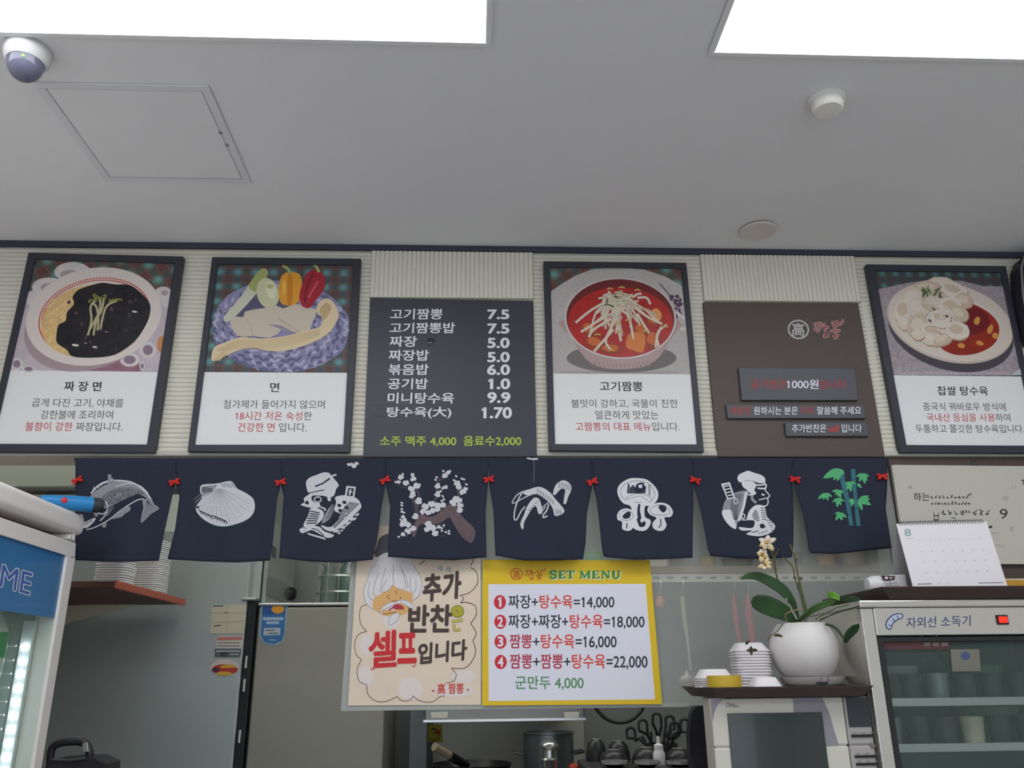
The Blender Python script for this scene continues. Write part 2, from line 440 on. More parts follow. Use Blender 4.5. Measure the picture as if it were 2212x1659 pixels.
# ------------------------------------------------------------------ things on the ceiling
# dome camera
c = PZ(62, 108, CEIL); s = mpp(62, 108, c.y)
t = thing('dome_camera', 'white ceiling dome camera with dark glossy bubble beside the left light panel', 'camera', c)
R0 = 0.046
MB(mat('camera_base', (214, 213, 214), 0.5)).lathe([(R0*1.0, -0.0005), (R0*1.0, -0.012), (R0*0.93, -0.026), (R0*0.80, -0.034), (R0*0.78, -0.034)], c, 40).build('base', t, smooth=True)
MB(mat('smoked_dome', (104, 106, 128), 0.14, coat=0.3)).lathe([(R0*0.78, -0.033)]+[(R0*0.76*math.cos(k*math.pi/16), -0.036-R0*0.86*math.sin(k*math.pi/16)) for k in range(9)], c, 40).build('dome', t, smooth=True)  # bubble colour lifted to blue-grey, lens glare put into it
MB(mat('green_led', (150, 255, 90), 0.4, emit=2.0)).lathe([(0.0001, -0.003), (0.003, 0), (0.0001, 0.003)], c+Vector((0.014, -0.036, -0.044)), 10).build('status_light', t)
# access hatch
hx = [PZ(*p, CEIL) for p in ((72, 178), (447, 181), (546, 393), (228, 391))]
x0 = (hx[0].x+hx[3].x)/2; x1 = (hx[1].x+hx[2].x)/2; y0 = (hx[0].y+hx[1].y)/2; y1 = (hx[2].y+hx[3].y)/2
t = thing('access_hatch', 'flush grey square access hatch in the ceiling under the left light panel', 'hatch', ((x0+x1)/2, (y0+y1)/2, CEIL))
hm = mat('hatch_paint', (234, 234, 236), 0.7); mb = MB(mat('hatch_frame', (226, 226, 230), 0.6)); e = 0.02
for q in ((x0, x1, y0, y0+e), (x0, x1, y1-e, y1), (x0, x0+e, y0+e, y1-e), (x1-e, x1, y0+e, y1-e)): mb.box(*q, CEIL-0.004, CEIL-0.0005)
mb.build('frame', t, bevel=0.003)
MB(hm).box(x0+e+0.0015, x1-e-0.0015, y0+e+0.0015, y1-e-0.0015, CEIL-0.003, CEIL-0.0005).build('door_panel', t, bevel=0.002)
for q in ((477, 285), (491, 312)):
    v = PZ(*q, CEIL-0.002); MB(mat('latch_grey', (150, 148, 154), 0.4, 0.3)).lathe([(0.005, 0), (0.005, -0.003), (0.003, -0.004)], v, 12).build('latch', t)
# smoke detector
c = PZ(1785, 215, CEIL)
t = thing('smoke_detector', 'round white smoke detector on the ceiling below the right light panel', 'smoke detector', c)
MB(mat('detector_base', (236, 235, 234), 0.5)).lathe([(0.042, -0.0005), (0.042, -0.007), (0.038, -0.010)], c, 36).build('base', t, smooth=True)
MB(mat('detector_cap', (244, 242, 234), 0.35)).lathe([(0.034, -0.009), (0.036, -0.016), (0.035, -0.026), (0.030, -0.031), (0.0001, -0.033)], c, 36).build('cap', t, smooth=True)
# blanking plate
c = PZ(1637, 494, CEIL); r = (PZ(1678, 487, CEIL)-PZ(1597, 501, CEIL)).length/2
t = thing('ceiling_cover', 'round pinkish grey cover plate on the ceiling above the red soup poster', 'cover plate', c)
MB(mat('cover_plate', (222, 212, 208), 0.6)).lathe([(r*0.97, -0.004), (r, -0.006), (r, -0.010), (r*0.96, -0.012)], c, 40).build('plate', t, smooth=True)
MB(steel_d).lathe([(r*0.88, -0.0005), (r*0.88, -0.005)], c, 30).build('collar', t)
# ------------------------------------------------------------------ framed menu posters
FT = 0.022                                     # frame thickness
def poster(outer, inner, split, label, art):
    o = [PY(*W(p), D) for p in outer]
    t = thing('menu_poster', label, 'poster', ((o[2]+o[3])/2)+Vector((0, -0.01, 0)), 'framed dish posters on the ribbed wall')
    mb = MB(frame_m); frame_ring(mb, outer, inner, D-0.006, FT, 0.006); mb.build('frame', t, bevel=0.0015)
    ys = D-0.006-FT+0.006
    s = Surf(ys)
    cap = Art(s, 0.0); cap.poly([split[0], split[1], inner[2], inner[3]], white_pr); cap.build('caption_panel', t)
    pic = Art(s, 0.0); art(pic, inner, split); pic.build('photo_print', t)
    let = Art(s, 0.0004); return t, let
def lines(let, items, t):
    a = Art(let.s, 0.0004); a.text(*items[0][:-1], **items[0][-1]); a.build('title_lettering', t)
    for it in items[1:]: let.text(*it[:-1], **it[-1])
    let.build('description_lettering', t)
shp = mat('doily_white', (214, 206, 206), 0.6, noise=0.05, nscale=60)
shd = mat('doily_shade', (176, 160, 164), 0.6)
bowlw = mat('print_bowl', (222, 212, 206), 0.5)
ivory = mat('print_ivory', (218, 204, 186), 0.5)
ivory2 = mat('print_ivory_dark', (192, 172, 148), 0.5)

# black bean noodles
crop(0, 500, 3.319)
def art1(a, inner, sp):
    a.poly([inner[0], inner[1], sp[1], sp[0]], plaid_mat('plaid_red', (98, 62, 58), (110, 165, 158), (150, 96, 78), 5.3, 5.3, 0.6))
    lil = mat('print_lilac_cloth', (196, 184, 192), 0.6, noise=0.08, nscale=30)
    a.poly([(200, 440), (300, 400), (700, 380), (1100, 420), (1225, 420), (1133, 1007), (65, 992)], lil)
    # scalloped lace edge
    for e in ((520, 290, 130, 70), (350, 400, 120, 70), (250, 480, 70, 60), (1170, 440, 60, 45), (1195, 490, 40, 50)):
        a.poly(ell(*e), shp); 
    for e in ((500, 310, 70, 34), (350, 400, 60, 30), (1180, 440, 26, 18)): a.poly(ell(*e), shd)
    a.poly([(420, 960), (700, 955), (980, 880), (1010, 1003), (420, 996)], mat('print_rose', (150, 108, 122), 0.6, noise=0.2, nscale=40))
    for e in ((930, 920, 70, 50), (1060, 850, 60, 60), (120, 950, 45, 45), (205, 985, 50, 26), (1020, 965, 20, 32)):
        a.poly(ell(*e), shp); a.poly(ell(e[0], e[1], e[2]*0.6, e[3]*0.6), mat('print_mauve', (142, 122, 140), 0.6)); 
    a.poly(ell(1160, 810, 34, 60), mat('print_orange', (206, 140, 86), 0.6))
    a.poly(ell(660, 650, 505, 330, -0.35, 48), mat('print_bowl_shadow', (168, 148, 152), 0.6))
    a.poly(ell(672, 610, 492, 346, -0.20, 60), bowlw)
    a.poly(ell(676, 612, 415, 283, -0.22, 60), mat('print_bowl_in', (232, 222, 214), 0.5))
    dot = mat('print_red_dot', (198, 92, 84), 0.5)
    for ring in (0, 1):
        a.up()
        for k in range(92):
            an = math.radians(150+k*215/92+ring*1.2)
            x = 676+(402-ring*20)*math.cos(an)*math.cos(-0.22)-(272-ring*16)*math.sin(an)*math.sin(-0.22)
            y = 612+(402-ring*20)*math.cos(an)*math.sin(-0.22)+(272-ring*16)*math.sin(an)*math.cos(-0.22)
            a.poly(ell(x, y, 8, 6, an, 6), dot, hold=True)
    a.poly(ell(640, 640, 352, 255, -0.24, 40), mat('print_noodle', (222, 186, 128), 0.5, noise=0.12, nscale=60))
    for k in range(26):
        x = random.uniform(320, 480); y = random.uniform(520, 860); a.stroke([(x, y), (x+30, y-30), (x+60, y-34)], 7, mat('print_noodle2', (234, 206, 152), 0.5), 3, hold=k > 0)
    sauce = mat('print_black_sauce', (30, 27, 33), 0.35, noise=0.5, nscale=50)
    a.poly([(640, 390), (730, 368), (830, 380), (930, 385), (1010, 440), (1075, 520), (1070, 610), (1035, 690), (980, 770), (900, 840), (800, 890), (650, 905), (520, 895), (480, 850), (410, 800), (405, 740), (420, 670), (470, 640), (480, 580), (530, 520), (520, 470), (560, 420)], sauce, 4)
    random.seed(3)
    for k in range(46):
        x = random.uniform(450, 1010); y = random.uniform(430, 860)
        if (x-750)**2/310**2+(y-640)**2/240**2 < 1:
            a.poly(ell(x, y, random.uniform(9, 26), random.uniform(6, 15), random.uniform(0, 3), 9, 0.3), [mat('print_meat', (88, 66, 76), 0.4), mat('print_sauce_hi', (58, 54, 64), 0.3), mat('print_sauce_dk', (20, 18, 24), 0.3)][k % 3], hold=True)
    for x, y, r in ((965, 575, 20), (680, 828, 18), (540, 815, 26), (615, 800, 9), (760, 720, 8)): a.poly(ell(x, y, r, r*0.35, 0.1, 10), bowlw)
    spr = mat('print_sprout', (186, 178, 140), 0.5); lf = mat('print_leaf', (128, 134, 62), 0.5)
    for p in ([(630, 745), (655, 640), (650, 540), (690, 490)], [(670, 745), (690, 640), (730, 560), (745, 480)], [(700, 710), (705, 620), (690, 540), (660, 510)], [(720, 700), (740, 600), (770, 530), (840, 495)], [(645, 700), (700, 600), (720, 520), (710, 470)]):
        a.stroke(p, 15, spr, 5)
    for p in ([(690, 490), (670, 450), (700, 462)], [(745, 485), (760, 455), (730, 465)], [(640, 510), (650, 490), (700, 500)], [(780, 500), (860, 485), (875, 500)], [(690, 470), (740, 480), (760, 460)]):
        a.stroke(p, 20, lf, 4, taper=True)
t, L = poster([(203, 150), (1313, 178), (1105, 1585), (-108, 1580)], [(250, 197), (1252, 226), (1053, 1527), (-55, 1522)], [(65, 993), (1132, 1008)],
    'black framed poster of black bean noodles in a white bowl, leftmost on the wall', art1)
lines(L, [('짜 장 면', (458, 1143), (722, 1145), 68, dict(mats=black_t, bold=0.018, lean=8)),
          ('곱게 다진 고기, 야채를', (225, 1260), (880, 1264), 64, dict(mats=gray_t, lean=8)),
          ('강한불에 조리하여', (288, 1344), (806, 1346), 62, dict(mats=gray_t, lean=8)),
          ([('불향이 강한', 1), (' 짜장입니다.', 0)], (178, 1430), (875, 1432), 64, dict(mats=[gray_t, red_t], lean=8))], t)

# fresh noodles and vegetables
crop(390, 530, 3.529)
def art2(a, inner, sp):
    a.poly([inner[0], inner[1], sp[1], sp[0]], plaid_mat('plaid_teal', (84, 58, 58), (96, 150, 156), (130, 92, 74), 6.0, 6.6, 0.0))
    lav = mat('print_lavender', (140, 138, 172), 0.6, noise=0.15, nscale=50); lav2 = mat('print_lavender_hi', (176, 174, 204), 0.6); lav3 = mat('print_lavender_dk', (100, 98, 136), 0.6)
    a.poly(ell(770, 610, 520, 345, 0.06, 50, 0.012), lav); a.poly(ell(760, 655, 515, 310, 0.05, 50, 0.012), lav)
    random.seed(5); a.up()
    for ring in range(5):
        f = 1-ring*0.115; n = int(74*f)
        for k in range(n):
            an = 2*math.pi*(k+0.3*ring)/n; x = 762+500*f*math.cos(an); y = 632+322*f*math.sin(an)
            tl = an+math.pi/2+(0.55 if k % 2 else -0.55)
            a.poly(ell(x, y, 34, 11, math.atan2(math.sin(tl)*0.75, math.cos(tl)), 8), (lav2, lav, lav3)[random.randrange(3)] if k % 2 else (lav2, lav3)[random.randrange(2)], hold=True)
    a.poly([(330, 520), (600, 330), (900, 400), (800, 520), (500, 590), (360, 580)], mat('print_mat_shade', (86, 84, 112), 0.6))
    lk = mat('print_leek', (206, 204, 184), 0.5); lg = mat('print_leek_green', (164, 172, 104), 0.5)
    a.poly([(330, 545), (460, 390), (600, 190), (660, 190), (655, 250), (560, 390), (380, 575)], lk, 3)
    a.poly([(520, 310), (600, 190), (640, 180), (662, 205), (655, 250), (590, 355)], lg, 3)
    on = mat('print_onion', (204, 204, 166), 0.4)
    a.poly(ell(665, 365, 84, 118, -0.25, 30), on); a.poly(ell(690, 340, 40, 70, -0.25, 20), mat('print_onion_hi', (222, 222, 190), 0.4)); a.poly(ell(682, 312, 26, 18), mat('print_onion_root', (184, 182, 126), 0.4))
    yel = mat('print_yellow_pepper', (226, 158, 44), 0.4); yl2 = mat('print_yellow_dk', (204, 128, 28), 0.4)
    a.poly([(760, 260), (790, 215), (840, 205), (900, 215), (925, 270), (915, 360), (890, 440), (810, 458), (760, 430), (748, 340)], yel, 4)
    a.poly([(820, 225), (850, 225), (850, 440), (815, 445)], yl2, 3); a.poly(ell(790, 320, 14, 60), mat('print_yellow_hi', (240, 188, 86), 0.3)); 
    a.stroke([(835, 215), (815, 175), (775, 155)], 22, lg, 4)
    rd = mat('print_red_pepper', (166, 32, 50), 0.35); rd2 = mat('print_red_dk', (118, 20, 38), 0.35)
    a.poly([(960, 220), (1000, 190), (1060, 195), (1100, 250), (1095, 330), (1030, 420), (985, 475), (930, 465), (905, 400), (920, 320)], rd, 4)
    a.stroke([(1010, 215), (960, 330), (950, 440)], 16, rd2, 4); a.stroke([(1050, 270), (1010, 340), (975, 400)], 12, mat('print_red_hi', (208, 92, 104), 0.3), 4)
    a.stroke([(1055, 205), (1040, 170), (1015, 145)], 22, lg, 4)
    dg = mat('print_dough', (206, 192, 176), 0.5); dg2 = mat('print_dough_shade', (178, 160, 144), 0.5)
    a.poly([(375, 560), (500, 548), (640, 600), (770, 640), (680, 705), (560, 690), (430, 690)], dg, 2)
    a.poly([(490, 505), (640, 478), (720, 455), (780, 480), (850, 455), (900, 450), (960, 480), (1040, 490), (1000, 600), (980, 655), (900, 672), (800, 630), (740, 606), (620, 606), (500, 590)], dg, 2)
    a.stroke([(505, 560), (540, 640), (545, 690)], 5, dg2); a.stroke([(740, 555), (830, 610), (910, 668)], 7, dg2); a.stroke([(740, 606), (790, 640), (900, 672)], 6, dg2)
    nd = mat('print_fresh_noodle', (224, 204, 166), 0.5); nd2 = mat('print_fresh_noodle_dk', (196, 168, 124), 0.5)
    a.poly([(255, 780), (340, 740), (460, 700), (620, 712), (800, 690), (960, 650), (1060, 620), (1080, 560), (1035, 500), (1060, 430), (1120, 405), (1170, 440), (1205, 520), (1175, 610), (1100, 690), (960, 760), (780, 805), (640, 800), (560, 780), (440, 800), (330, 850), (240, 880)], nd, 4)
    a.poly([(1060, 490), (1110, 440), (1150, 470), (1120, 540), (1085, 570)], nd2, 4)
    for k in range(9):
        o = k*9; a.stroke([(270+o, 800-o*0.4+k*5), (440, 725+o*0.8), (640, 725+o*0.9), (860, 690+o*0.9), (1060, 640+o*0.6)], 3, nd2, 5, hold=k > 0)
    for k in range(8): a.stroke([(330+k*6, 790+k*6), (270+k*8, 850), (240+k*9, 880)], 5, nd2 if k % 2 else nd, 3, hold=k > 0)
t, L = poster([(240, 88), (1375, 100), (1288, 1578), (52, 1572)], [(280, 140), (1315, 147), (1240, 1518), (108, 1520)], [(180, 966), (1272, 972)],
    'black framed poster of fresh noodles, leek, onion and peppers on a lavender mat', art2)
lines(L, [('면', (682, 1116), (750, 1118), 70, dict(mats=black_t, bold=0.012, lean=3)),
          ('첨가제가 들어가지 않으며', (325, 1244), (1098, 1246), 66, dict(mats=gray_t, lean=3)),
          ([('18시간 저온 숙성', 1), ('한', 0)], (418, 1332), (1000, 1334), 66, dict(mats=[gray_t, red_t], lean=3)),
          ([('건강한 면', 1), (' 입니다.', 0)], (435, 1420), (960, 1422), 68, dict(mats=[gray_t, red_t], lean=3))], t)

# red noodle soup
crop(1150, 530, 3.53)
def art3(a, inner, sp):
    a.poly([inner[0], inner[1], sp[1], sp[0]], MATS['plaid_red'])
    ply = mat('print_woven_mat', (190, 182, 180), 0.6, noise=0.06, nscale=80); pl2 = mat('print_woven_line', (164, 154, 152), 0.6)
    a.poly([(143, 350), (230, 290), (330, 230), (450, 185), (640, 165), (850, 185), (1010, 235), (1142, 310), (1211, 982), (157, 977)], ply, 0)
    for k in range(26):
        q = 0.50+k*0.024; a.stroke([(x, y) for x, y in ell(660, 560, 860*q, 660*q, 0, 60, 0, 0.25, 2.9) if 150 < x < 1200-(980-y)*0.09 and y < 974 and x > 140+(y-170)*0.022] or [(600, 970), (601, 970)], 3.2, pl2, 0, hold=k > 0)
    for k in range(30):
        an = math.radians(190+k*5.4); a.stroke([(665+430*math.cos(an), 520+335*math.sin(an)), (665+470*math.cos(an), 520+350*math.sin(an))], 3, pl2, 0, hold=k > 0)
    random.seed(11)
    lvd = mat('print_purple_flower', (84, 62, 88), 0.6)
    for k in range(34):
        x = 1075+random.uniform(-1, 1)*40+(k % 5)*10; y = 440+random.uniform(-60, 120); a.poly(ell(x, y, 14, 9, random.random()*3, 8), lvd, hold=k > 0)
    a.stroke([(970, 290), (1060, 400), (1160, 560)], 8, lvd); a.stroke([(1100, 510), (1160, 560)], 24, shp); a.stroke([(1095, 620), (1170, 645)], 20, ivory)
    bs = mat('print_glass_bowl', (176, 152, 148), 0.4)
    a.poly(ell(680, 860, 420, 110), mat('print_bowl_cast', (120, 112, 112), 0.6))
    a.poly([(245, 560), (300, 700), (400, 860), (520, 930), (680, 945), (850, 925), (960, 860), (1050, 720), (1095, 560)], bs, 3)
    for k in range(15): a.stroke([(430+k*35, 880+20*math.sin(k*0.22)), (470+k*29, 935)], 7, mat('print_bowl_flute', (152, 124, 122), 0.4), 0, hold=k > 0)
    a.poly(ell(670, 556, 427, 310, 0.04, 56), mat('print_bowl_rim', (206, 198, 198), 0.3))
    a.poly(ell(671, 556, 412, 298, 0.04, 56), mat('print_soup_edge', (112, 36, 34), 0.4))
    a.poly(ell(672, 586, 400, 266, 0.03, 56), mat('print_soup', (176, 38, 34), 0.35, noise=0.18, nscale=30))
    og = mat('print_chunk', (206, 104, 52), 0.4); og2 = mat('print_chunk_dk', (150, 62, 30), 0.4)
    for e in ((440, 640, 70, 50, 0.5), (480, 740, 80, 46, 0.4), (930, 560, 70, 60, 0.2), (920, 720, 60, 70, 0.3), (600, 790, 90, 40, 0), (830, 640, 60, 50, 0.5)):
        a.poly(ell(*e, 12, 0.15), og2); a.poly(ell(e[0]-6, e[1]-8, e[2]*0.75, e[3]*0.7, e[4], 12, 0.15), og)
    a.poly([(725, 690), (770, 660), (860, 680), (845, 815), (770, 800), (715, 775)], mat('print_tofu', (216, 126, 62), 0.4), 2)
    a.poly([(910, 500), (950, 480), (985, 520), (975, 570), (925, 560)], mat('print_tofu_hi', (230, 150, 84), 0.4), 3)
    random.seed(9)
    cols = [ivory, mat('print_bean', (202, 184, 168), 0.5), ivory2]
    for k in range(70):
        an = random.uniform(0.2, 2.95) if k < 46 else random.uniform(3.1, 6.2); L_ = random.uniform(90, 290) if k < 46 else random.uniform(30, 90)
        x, y = 650+random.uniform(-110, 120), 420+random.uniform(-40, 60)
        dx, dy = math.cos(an)*L_, math.sin(an)*L_*0.92
        if not ((x+dx-672)/372)**2+((y+dy-586)/250)**2 < 1: continue
        a.stroke([(x, y), (x+dx*0.5+random.uniform(-30, 30), y+dy*0.35-16), (x+dx, y+dy)], random.uniform(13, 20), cols[k % 3 if k % 4 else 0], 5)
    for p in ([(330, 590), (440, 500), (560, 430)], [(470, 810), (540, 730), (620, 640)], [(600, 800), (560, 720), (640, 560)], [(990, 600), (870, 540), (780, 470)], [(900, 450), (870, 400), (800, 400)], [(1025, 605), (960, 660), (940, 780)], [(965, 770), (950, 700), (985, 620)], [(770, 715), (750, 600), (720, 520)], [(890, 670), (840, 590), (800, 520)], [(370, 660), (480, 590), (580, 500)], [(430, 700), (470, 640), (600, 560)]):
        a.stroke(p, 19, cols[0], 6)
    for x, y in ((495, 680), (600, 800), (670, 655), (1010, 620), (860, 655), (590, 330), (680, 320), (800, 340), (730, 570), (650, 590)): a.stroke([(x-20, y+6), (x, y-4), (x+24, y+6)], 12, mat('print_bean_head', (204, 168, 92), 0.5), 3)
    for e in ((620, 440, 70, 40), (700, 400, 70, 40), (600, 390, 50, 30)):
        for k in range(9): a.stroke([(e[0]+random.uniform(-1, 1)*e[2], e[1]+random.uniform(-1, 1)*e[3]) for _ in range(3)], 8, mat('print_onion_hair', (214, 206, 176), 0.5), 4)
t, L = poster([(85, 120), (1175, 132), (1310, 1575), (127, 1565)], [(133, 165), (1140, 172), (1258, 1518), (173, 1515)], [(157, 978), (1210, 983)],
    'black framed poster of red noodle soup topped with bean sprouts', art3)
lines(L, [('고기짬뽕', (517, 1110), (842, 1112), 72, dict(mats=black_t, bold=0.012, lean=-4)),
          ('불맛이 강하고, 국물이 진한', (300, 1240), (1112, 1240), 66, dict(mats=gray_t, lean=-6)),
          ('얼큰하게 맛있는', (482, 1326), (964, 1326), 66, dict(mats=gray_t, lean=-6)),
          ([('고짬뽕의 대표 메뉴', 1), ('입니다.', 0)], (332, 1414), (1125, 1416), 66, dict(mats=[gray_t, red_t], lean=-6))], t)

# sweet and sour pork
crop(1850, 530, 3.53)
def art4(a, inner, sp):
    a.poly([inner[0], inner[1], sp[1], sp[0]], plaid_mat('plaid_dark', (70, 58, 62), (84, 130, 132), (96, 74, 70), 7.5, 7.5, 0.0))
    mt = mat('print_grey_mat', (162, 152, 158), 0.6, noise=0.2, nscale=120)
    a.poly([(167, 335), (400, 285), (560, 262), (800, 270), (960, 310), (1132, 315), (1160, 450), (1290, 960), (1230, 993), (285, 988)], mt, 0)
    for k in range(40):
        x = 300+k*22; a.stroke([(x, 985), (x+14, 950+(k % 3)*9), (x+34, 985)], 6, mat('print_grey_mat_hi', (196, 186, 190), 0.6), 0, hold=k > 0)
    a.poly(ell(720, 650, 490, 300, 0.28, 50), mat('print_plate_cast', (72, 68, 76), 0.6))
    pl = mat('print_plate', (216, 204, 192), 0.4)
    a.poly(ell(715, 590, 492, 296, 0.26, 60), mat('print_plate_edge', (196, 184, 172), 0.4)); a.poly(ell(718, 582, 484, 286, 0.26, 60), pl)
    a.poly(ell(700, 580, 392, 218, 0.26, 50), mat('print_plate_in', (224, 214, 202), 0.4))
    a.poly([(640, 770), (700, 700), (800, 560), (860, 455), (930, 465), (1030, 530), (1085, 610), (1080, 700), (1030, 770), (930, 820), (820, 838), (720, 825)], mat('print_sauce', (150, 44, 28), 0.3, noise=0.2, nscale=30), 4)
    a.poly([(840, 470), (930, 480), (1000, 540), (1010, 620), (900, 680), (820, 660)], mat('print_sauce_deep', (116, 26, 32), 0.3), 4)
    for e in ((800, 765, 30, 20), (940, 745, 30, 18), (1020, 640, 20, 38), (1060, 690, 26, 24), (920, 575, 22, 36)): a.poly(ell(*e, 0.3, 10, 0.1), mat('print_fruit', (212, 150, 72), 0.3))
    pk = [mat('print_pork_a', (222, 206, 188), 0.5), mat('print_pork_b', (208, 188, 166), 0.5), mat('print_pork_c', (226, 214, 202), 0.5)]
    sh = mat('print_pork_shade', (176, 148, 128), 0.5)
    P = [(640, 300, 120, 60, 0), (540, 330, 110, 60, 0), (740, 340, 110, 60, 0.3), (430, 400, 90, 80, 0), (820, 420, 70, 60, 0.4), (360, 500, 70, 100, 0.3), (470, 470, 90, 80, 0), (600, 430, 110, 70, 0), (720, 470, 90, 80, 0.2), (370, 590, 60, 55, 0), (470, 610, 80, 100, 0.2), (580, 660, 90, 80, 0.4), (680, 620, 80, 60, 0), (780, 520, 80, 60, 0.5), (640, 560, 80, 70, 0.2), (560, 710, 70, 50, 0.3), (660, 720, 80, 40, -0.4), (770, 650, 90, 70, 0.2), (470, 680, 50, 40, 0)]
    random.seed(2)
    for k, e in enumerate(P):
        a.poly(ell(e[0]+6, e[1]+10, e[2], e[3], e[4], 14, 0.07), sh); a.poly(ell(*e, 16, 0.07), pk[k % 3]); a.poly(ell(e[0]-8, e[1]-12, e[2]*0.6, e[3]*0.5, e[4], 12, 0.1), pk[(k+2) % 3])
    for e in ((650, 520, 75, 60), (600, 560, 60, 50), (690, 560, 50, 60), (430, 470, 40, 60), (520, 400, 60, 40)): a.loop(ell(*e, 0.2, 12), 9, mat('print_onion_ring', (226, 220, 212), 0.4), 2)
    for x, y in ((590, 485), (560, 575), (640, 390), (690, 540)): a.poly(ell(x, y, 16, 10, 0.6, 8), mat('print_shadow', (112, 98, 90), 0.5))
    for k in range(16): 
        x, y = 500+random.random()*140, 320+random.random()*60; a.poly(ell(x, y, 24, 8, random.random()*3, 8), mat('print_parsley', (86, 104, 66), 0.5) if k % 3 else mat('print_parsley_hi', (150, 160, 120), 0.5))
    a.poly([(1180, 990), (1260, 930), (1290, 990)], mat('print_spoon', (196, 200, 206), 0.3))
t, L = poster([(77, 143), (1140, 157), (1425, 1585), (338, 1578)], [(140, 190), (1104, 204), (1375, 1528), (382, 1522)], [(282, 990), (1262, 1000)],
    'black framed poster of fried pork beside red sauce on a white plate', art4)
lines(L, [('찹쌀 탕수육', (622, 1142), (1006, 1144), 68, dict(mats=black_t, bold=0.012, lean=-8)),
          ('중국식 꿔바로우 방식에', (512, 1260), (1142, 1262), 62, dict(mats=gray_t, lean=-8)),
          ([('국내산 등심을 사용', 1), ('하여', 0)], (540, 1342), (1176, 1344), 62, dict(mats=[gray_t, red_t], lean=-8)),
          ('두툼하고 쫄깃한 탕수육입니다.', (456, 1428), (1282, 1430), 62, dict(mats=gray_t, lean=-8))], t)

# ------------------------------------------------------------------ price board
crop(770, 620, 4.367)
q = [(130, 103), (1668, 128), (1703, 1600), (62, 1604)]
o = [PY(*W(p), D) for p in q]
t = thing('price_board', 'glossy charcoal menu board listing prices in white, between noodle and soup posters', 'menu board', ((o[2]+o[3])/2))
MB(mat('board_charcoal', (60, 62, 72), 0.42, noise=0.03, nscale=2)).slab(q, D-0.016, 0.015).build('board', t, bevel=0.0012)
L = Art(Surf(D-0.016), 0.0003)
lw = mat('letter_white', (232, 232, 240), 0.7, spec=0.1); lg_ = mat('letter_lime', (176, 200, 66), 0.5)
rows = [('고기짬뽕', (318, 305), (808, 304), 98, '7.5', (1240, 300), (1436, 300), 84), ('고기짬뽕밥', (312, 435), (925, 434), 98, '7.5', (1240, 436), (1436, 436), 88),
        ('짜장', (312, 564), (566, 564), 100, '5.0', (1240, 572), (1438, 572), 90), ('짜장밥', (303, 694), (678, 694), 100, '5.0', (1240, 706), (1440, 706), 90),
        ('볶음밥', (301, 828), (676, 828), 100, '6.0', (1238, 826), (1442, 826), 92), ('공기밥', (295, 962), (670, 962), 100, '1.0', (1248, 960), (1444, 960), 94),
        ('미니탕수육', (294, 1098), (916, 1098), 100, '9.9', (1240, 1090), (1446, 1090), 94), ('탕수육(大)', (286, 1240), (890, 1238), 108, '1.70', (1186, 1235), (1460, 1235), 98)]
for r in rows:
    for nm, k, bd in (('dish_name', 0, 0.02), ('price', 4, 0.04)):
        L = Art(Surf(D-0.016), 0.0010); L.text(r[k], r[k+1], r[k+2], r[k+3], lw, bold=bd, lean=6 if k == 0 else 1); L.build(nm, t)
for nm, q4 in (('drink_price', ('소주 맥주 4,000', (222, 1502), (940, 1502), 96)), ('drink_price', ('음료수2,000', (1012, 1502), (1552, 1502), 96))):
    L = Art(Surf(D-0.016), 0.0003); L.text(*q4, lg_, bold=0.018); L.build(nm, t)
lp = MB(mat('board_lip', (48, 50, 58), 0.25)); lp.slab([(150, 1086), (508, 1086), (506, 1100), (150, 1100)], D-0.0166, 0.0005); lp.build('tape_edge', t); lp = MB(mat('board_lip')); lp.slab([(142, 1205), (520, 1210), (520, 1224), (142, 1218)], D-0.0166, 0.0005); lp.build('tape_edge', t)
rd = MB(mat('board_dent', (56, 58, 66), 0.15)); c = PY(*W((705, 520)), D-0.0158); rd.lathe([(0.014, 0), (0.012, 0.0012), (0.0001, 0.0018)], c, 24, axis=(0, -1, 0)); rd.build('suction_disc', t, smooth=True)

# ------------------------------------------------------------------ brown notice board
crop(1500, 530, 3.53)
q = [(68, 432), (1250, 440), (1455, 1612), (180, 1612)]
o = [PY(*W(p), D) for p in q]
t = thing('notice_board', 'dark brown board with round emblem and three small raised signs', 'notice board', ((o[2]+o[3])/2))
MB(mat('board_brown', (84, 72, 68), 0.5, noise=0.07, nscale=30, stretch=(1, 1, 20))).slab(q, D-0.016, 0.015).build('board', t, bevel=0.0012)
S = Surf(D-0.016)
L = Art(S, 0.0003)
sil = mat('emblem_silver', (190, 188, 186), 0.4)
L.loop(ell(793, 641, 76, 68, 0.2, 40), 12, sil, 0); L.text('高', (745, 690), (838, 694), 100, sil, bold=0.02)
rs = mat('emblem_outline', (206, 176, 170), 0.5); rr = mat('emblem_red', (150, 52, 52), 0.5)
for m_, wd in ((rs, 20), (rr, 9)):
    for p in ([(905, 600), (935, 602), (915, 650)], [(940, 595), (970, 600), (935, 665)], [(985, 590), (1000, 660)], [(985, 630), (1030, 622)], [(1000, 672), (990, 696), (1020, 690), (1005, 670)], [(1055, 575), (1062, 615), (1090, 610), (1085, 570)], [(1085, 600), (1115, 600), (1136, 565)], [(1030, 655), (1115, 648)], [(1070, 620), (1074, 652)], [(1060, 680), (1075, 708), (1092, 682), (1062, 678)]):
        L.stroke(p, wd, m_, 4)
L.build('emblem', t)
pl_m = mat('plaque_grey', (80, 82, 88), 0.42); pt = mat('plaque_red', (178, 54, 54), 0.5)
def plaque(q, txt, label):
    p = MB(pl_m).slab(q, D-0.026, 0.0098).build('sign_plate', t, bevel=0.001, label=label)
    Lq = Art(Surf(D-0.026), 0.0003); txt(Lq); Lq.build('lettering', p)
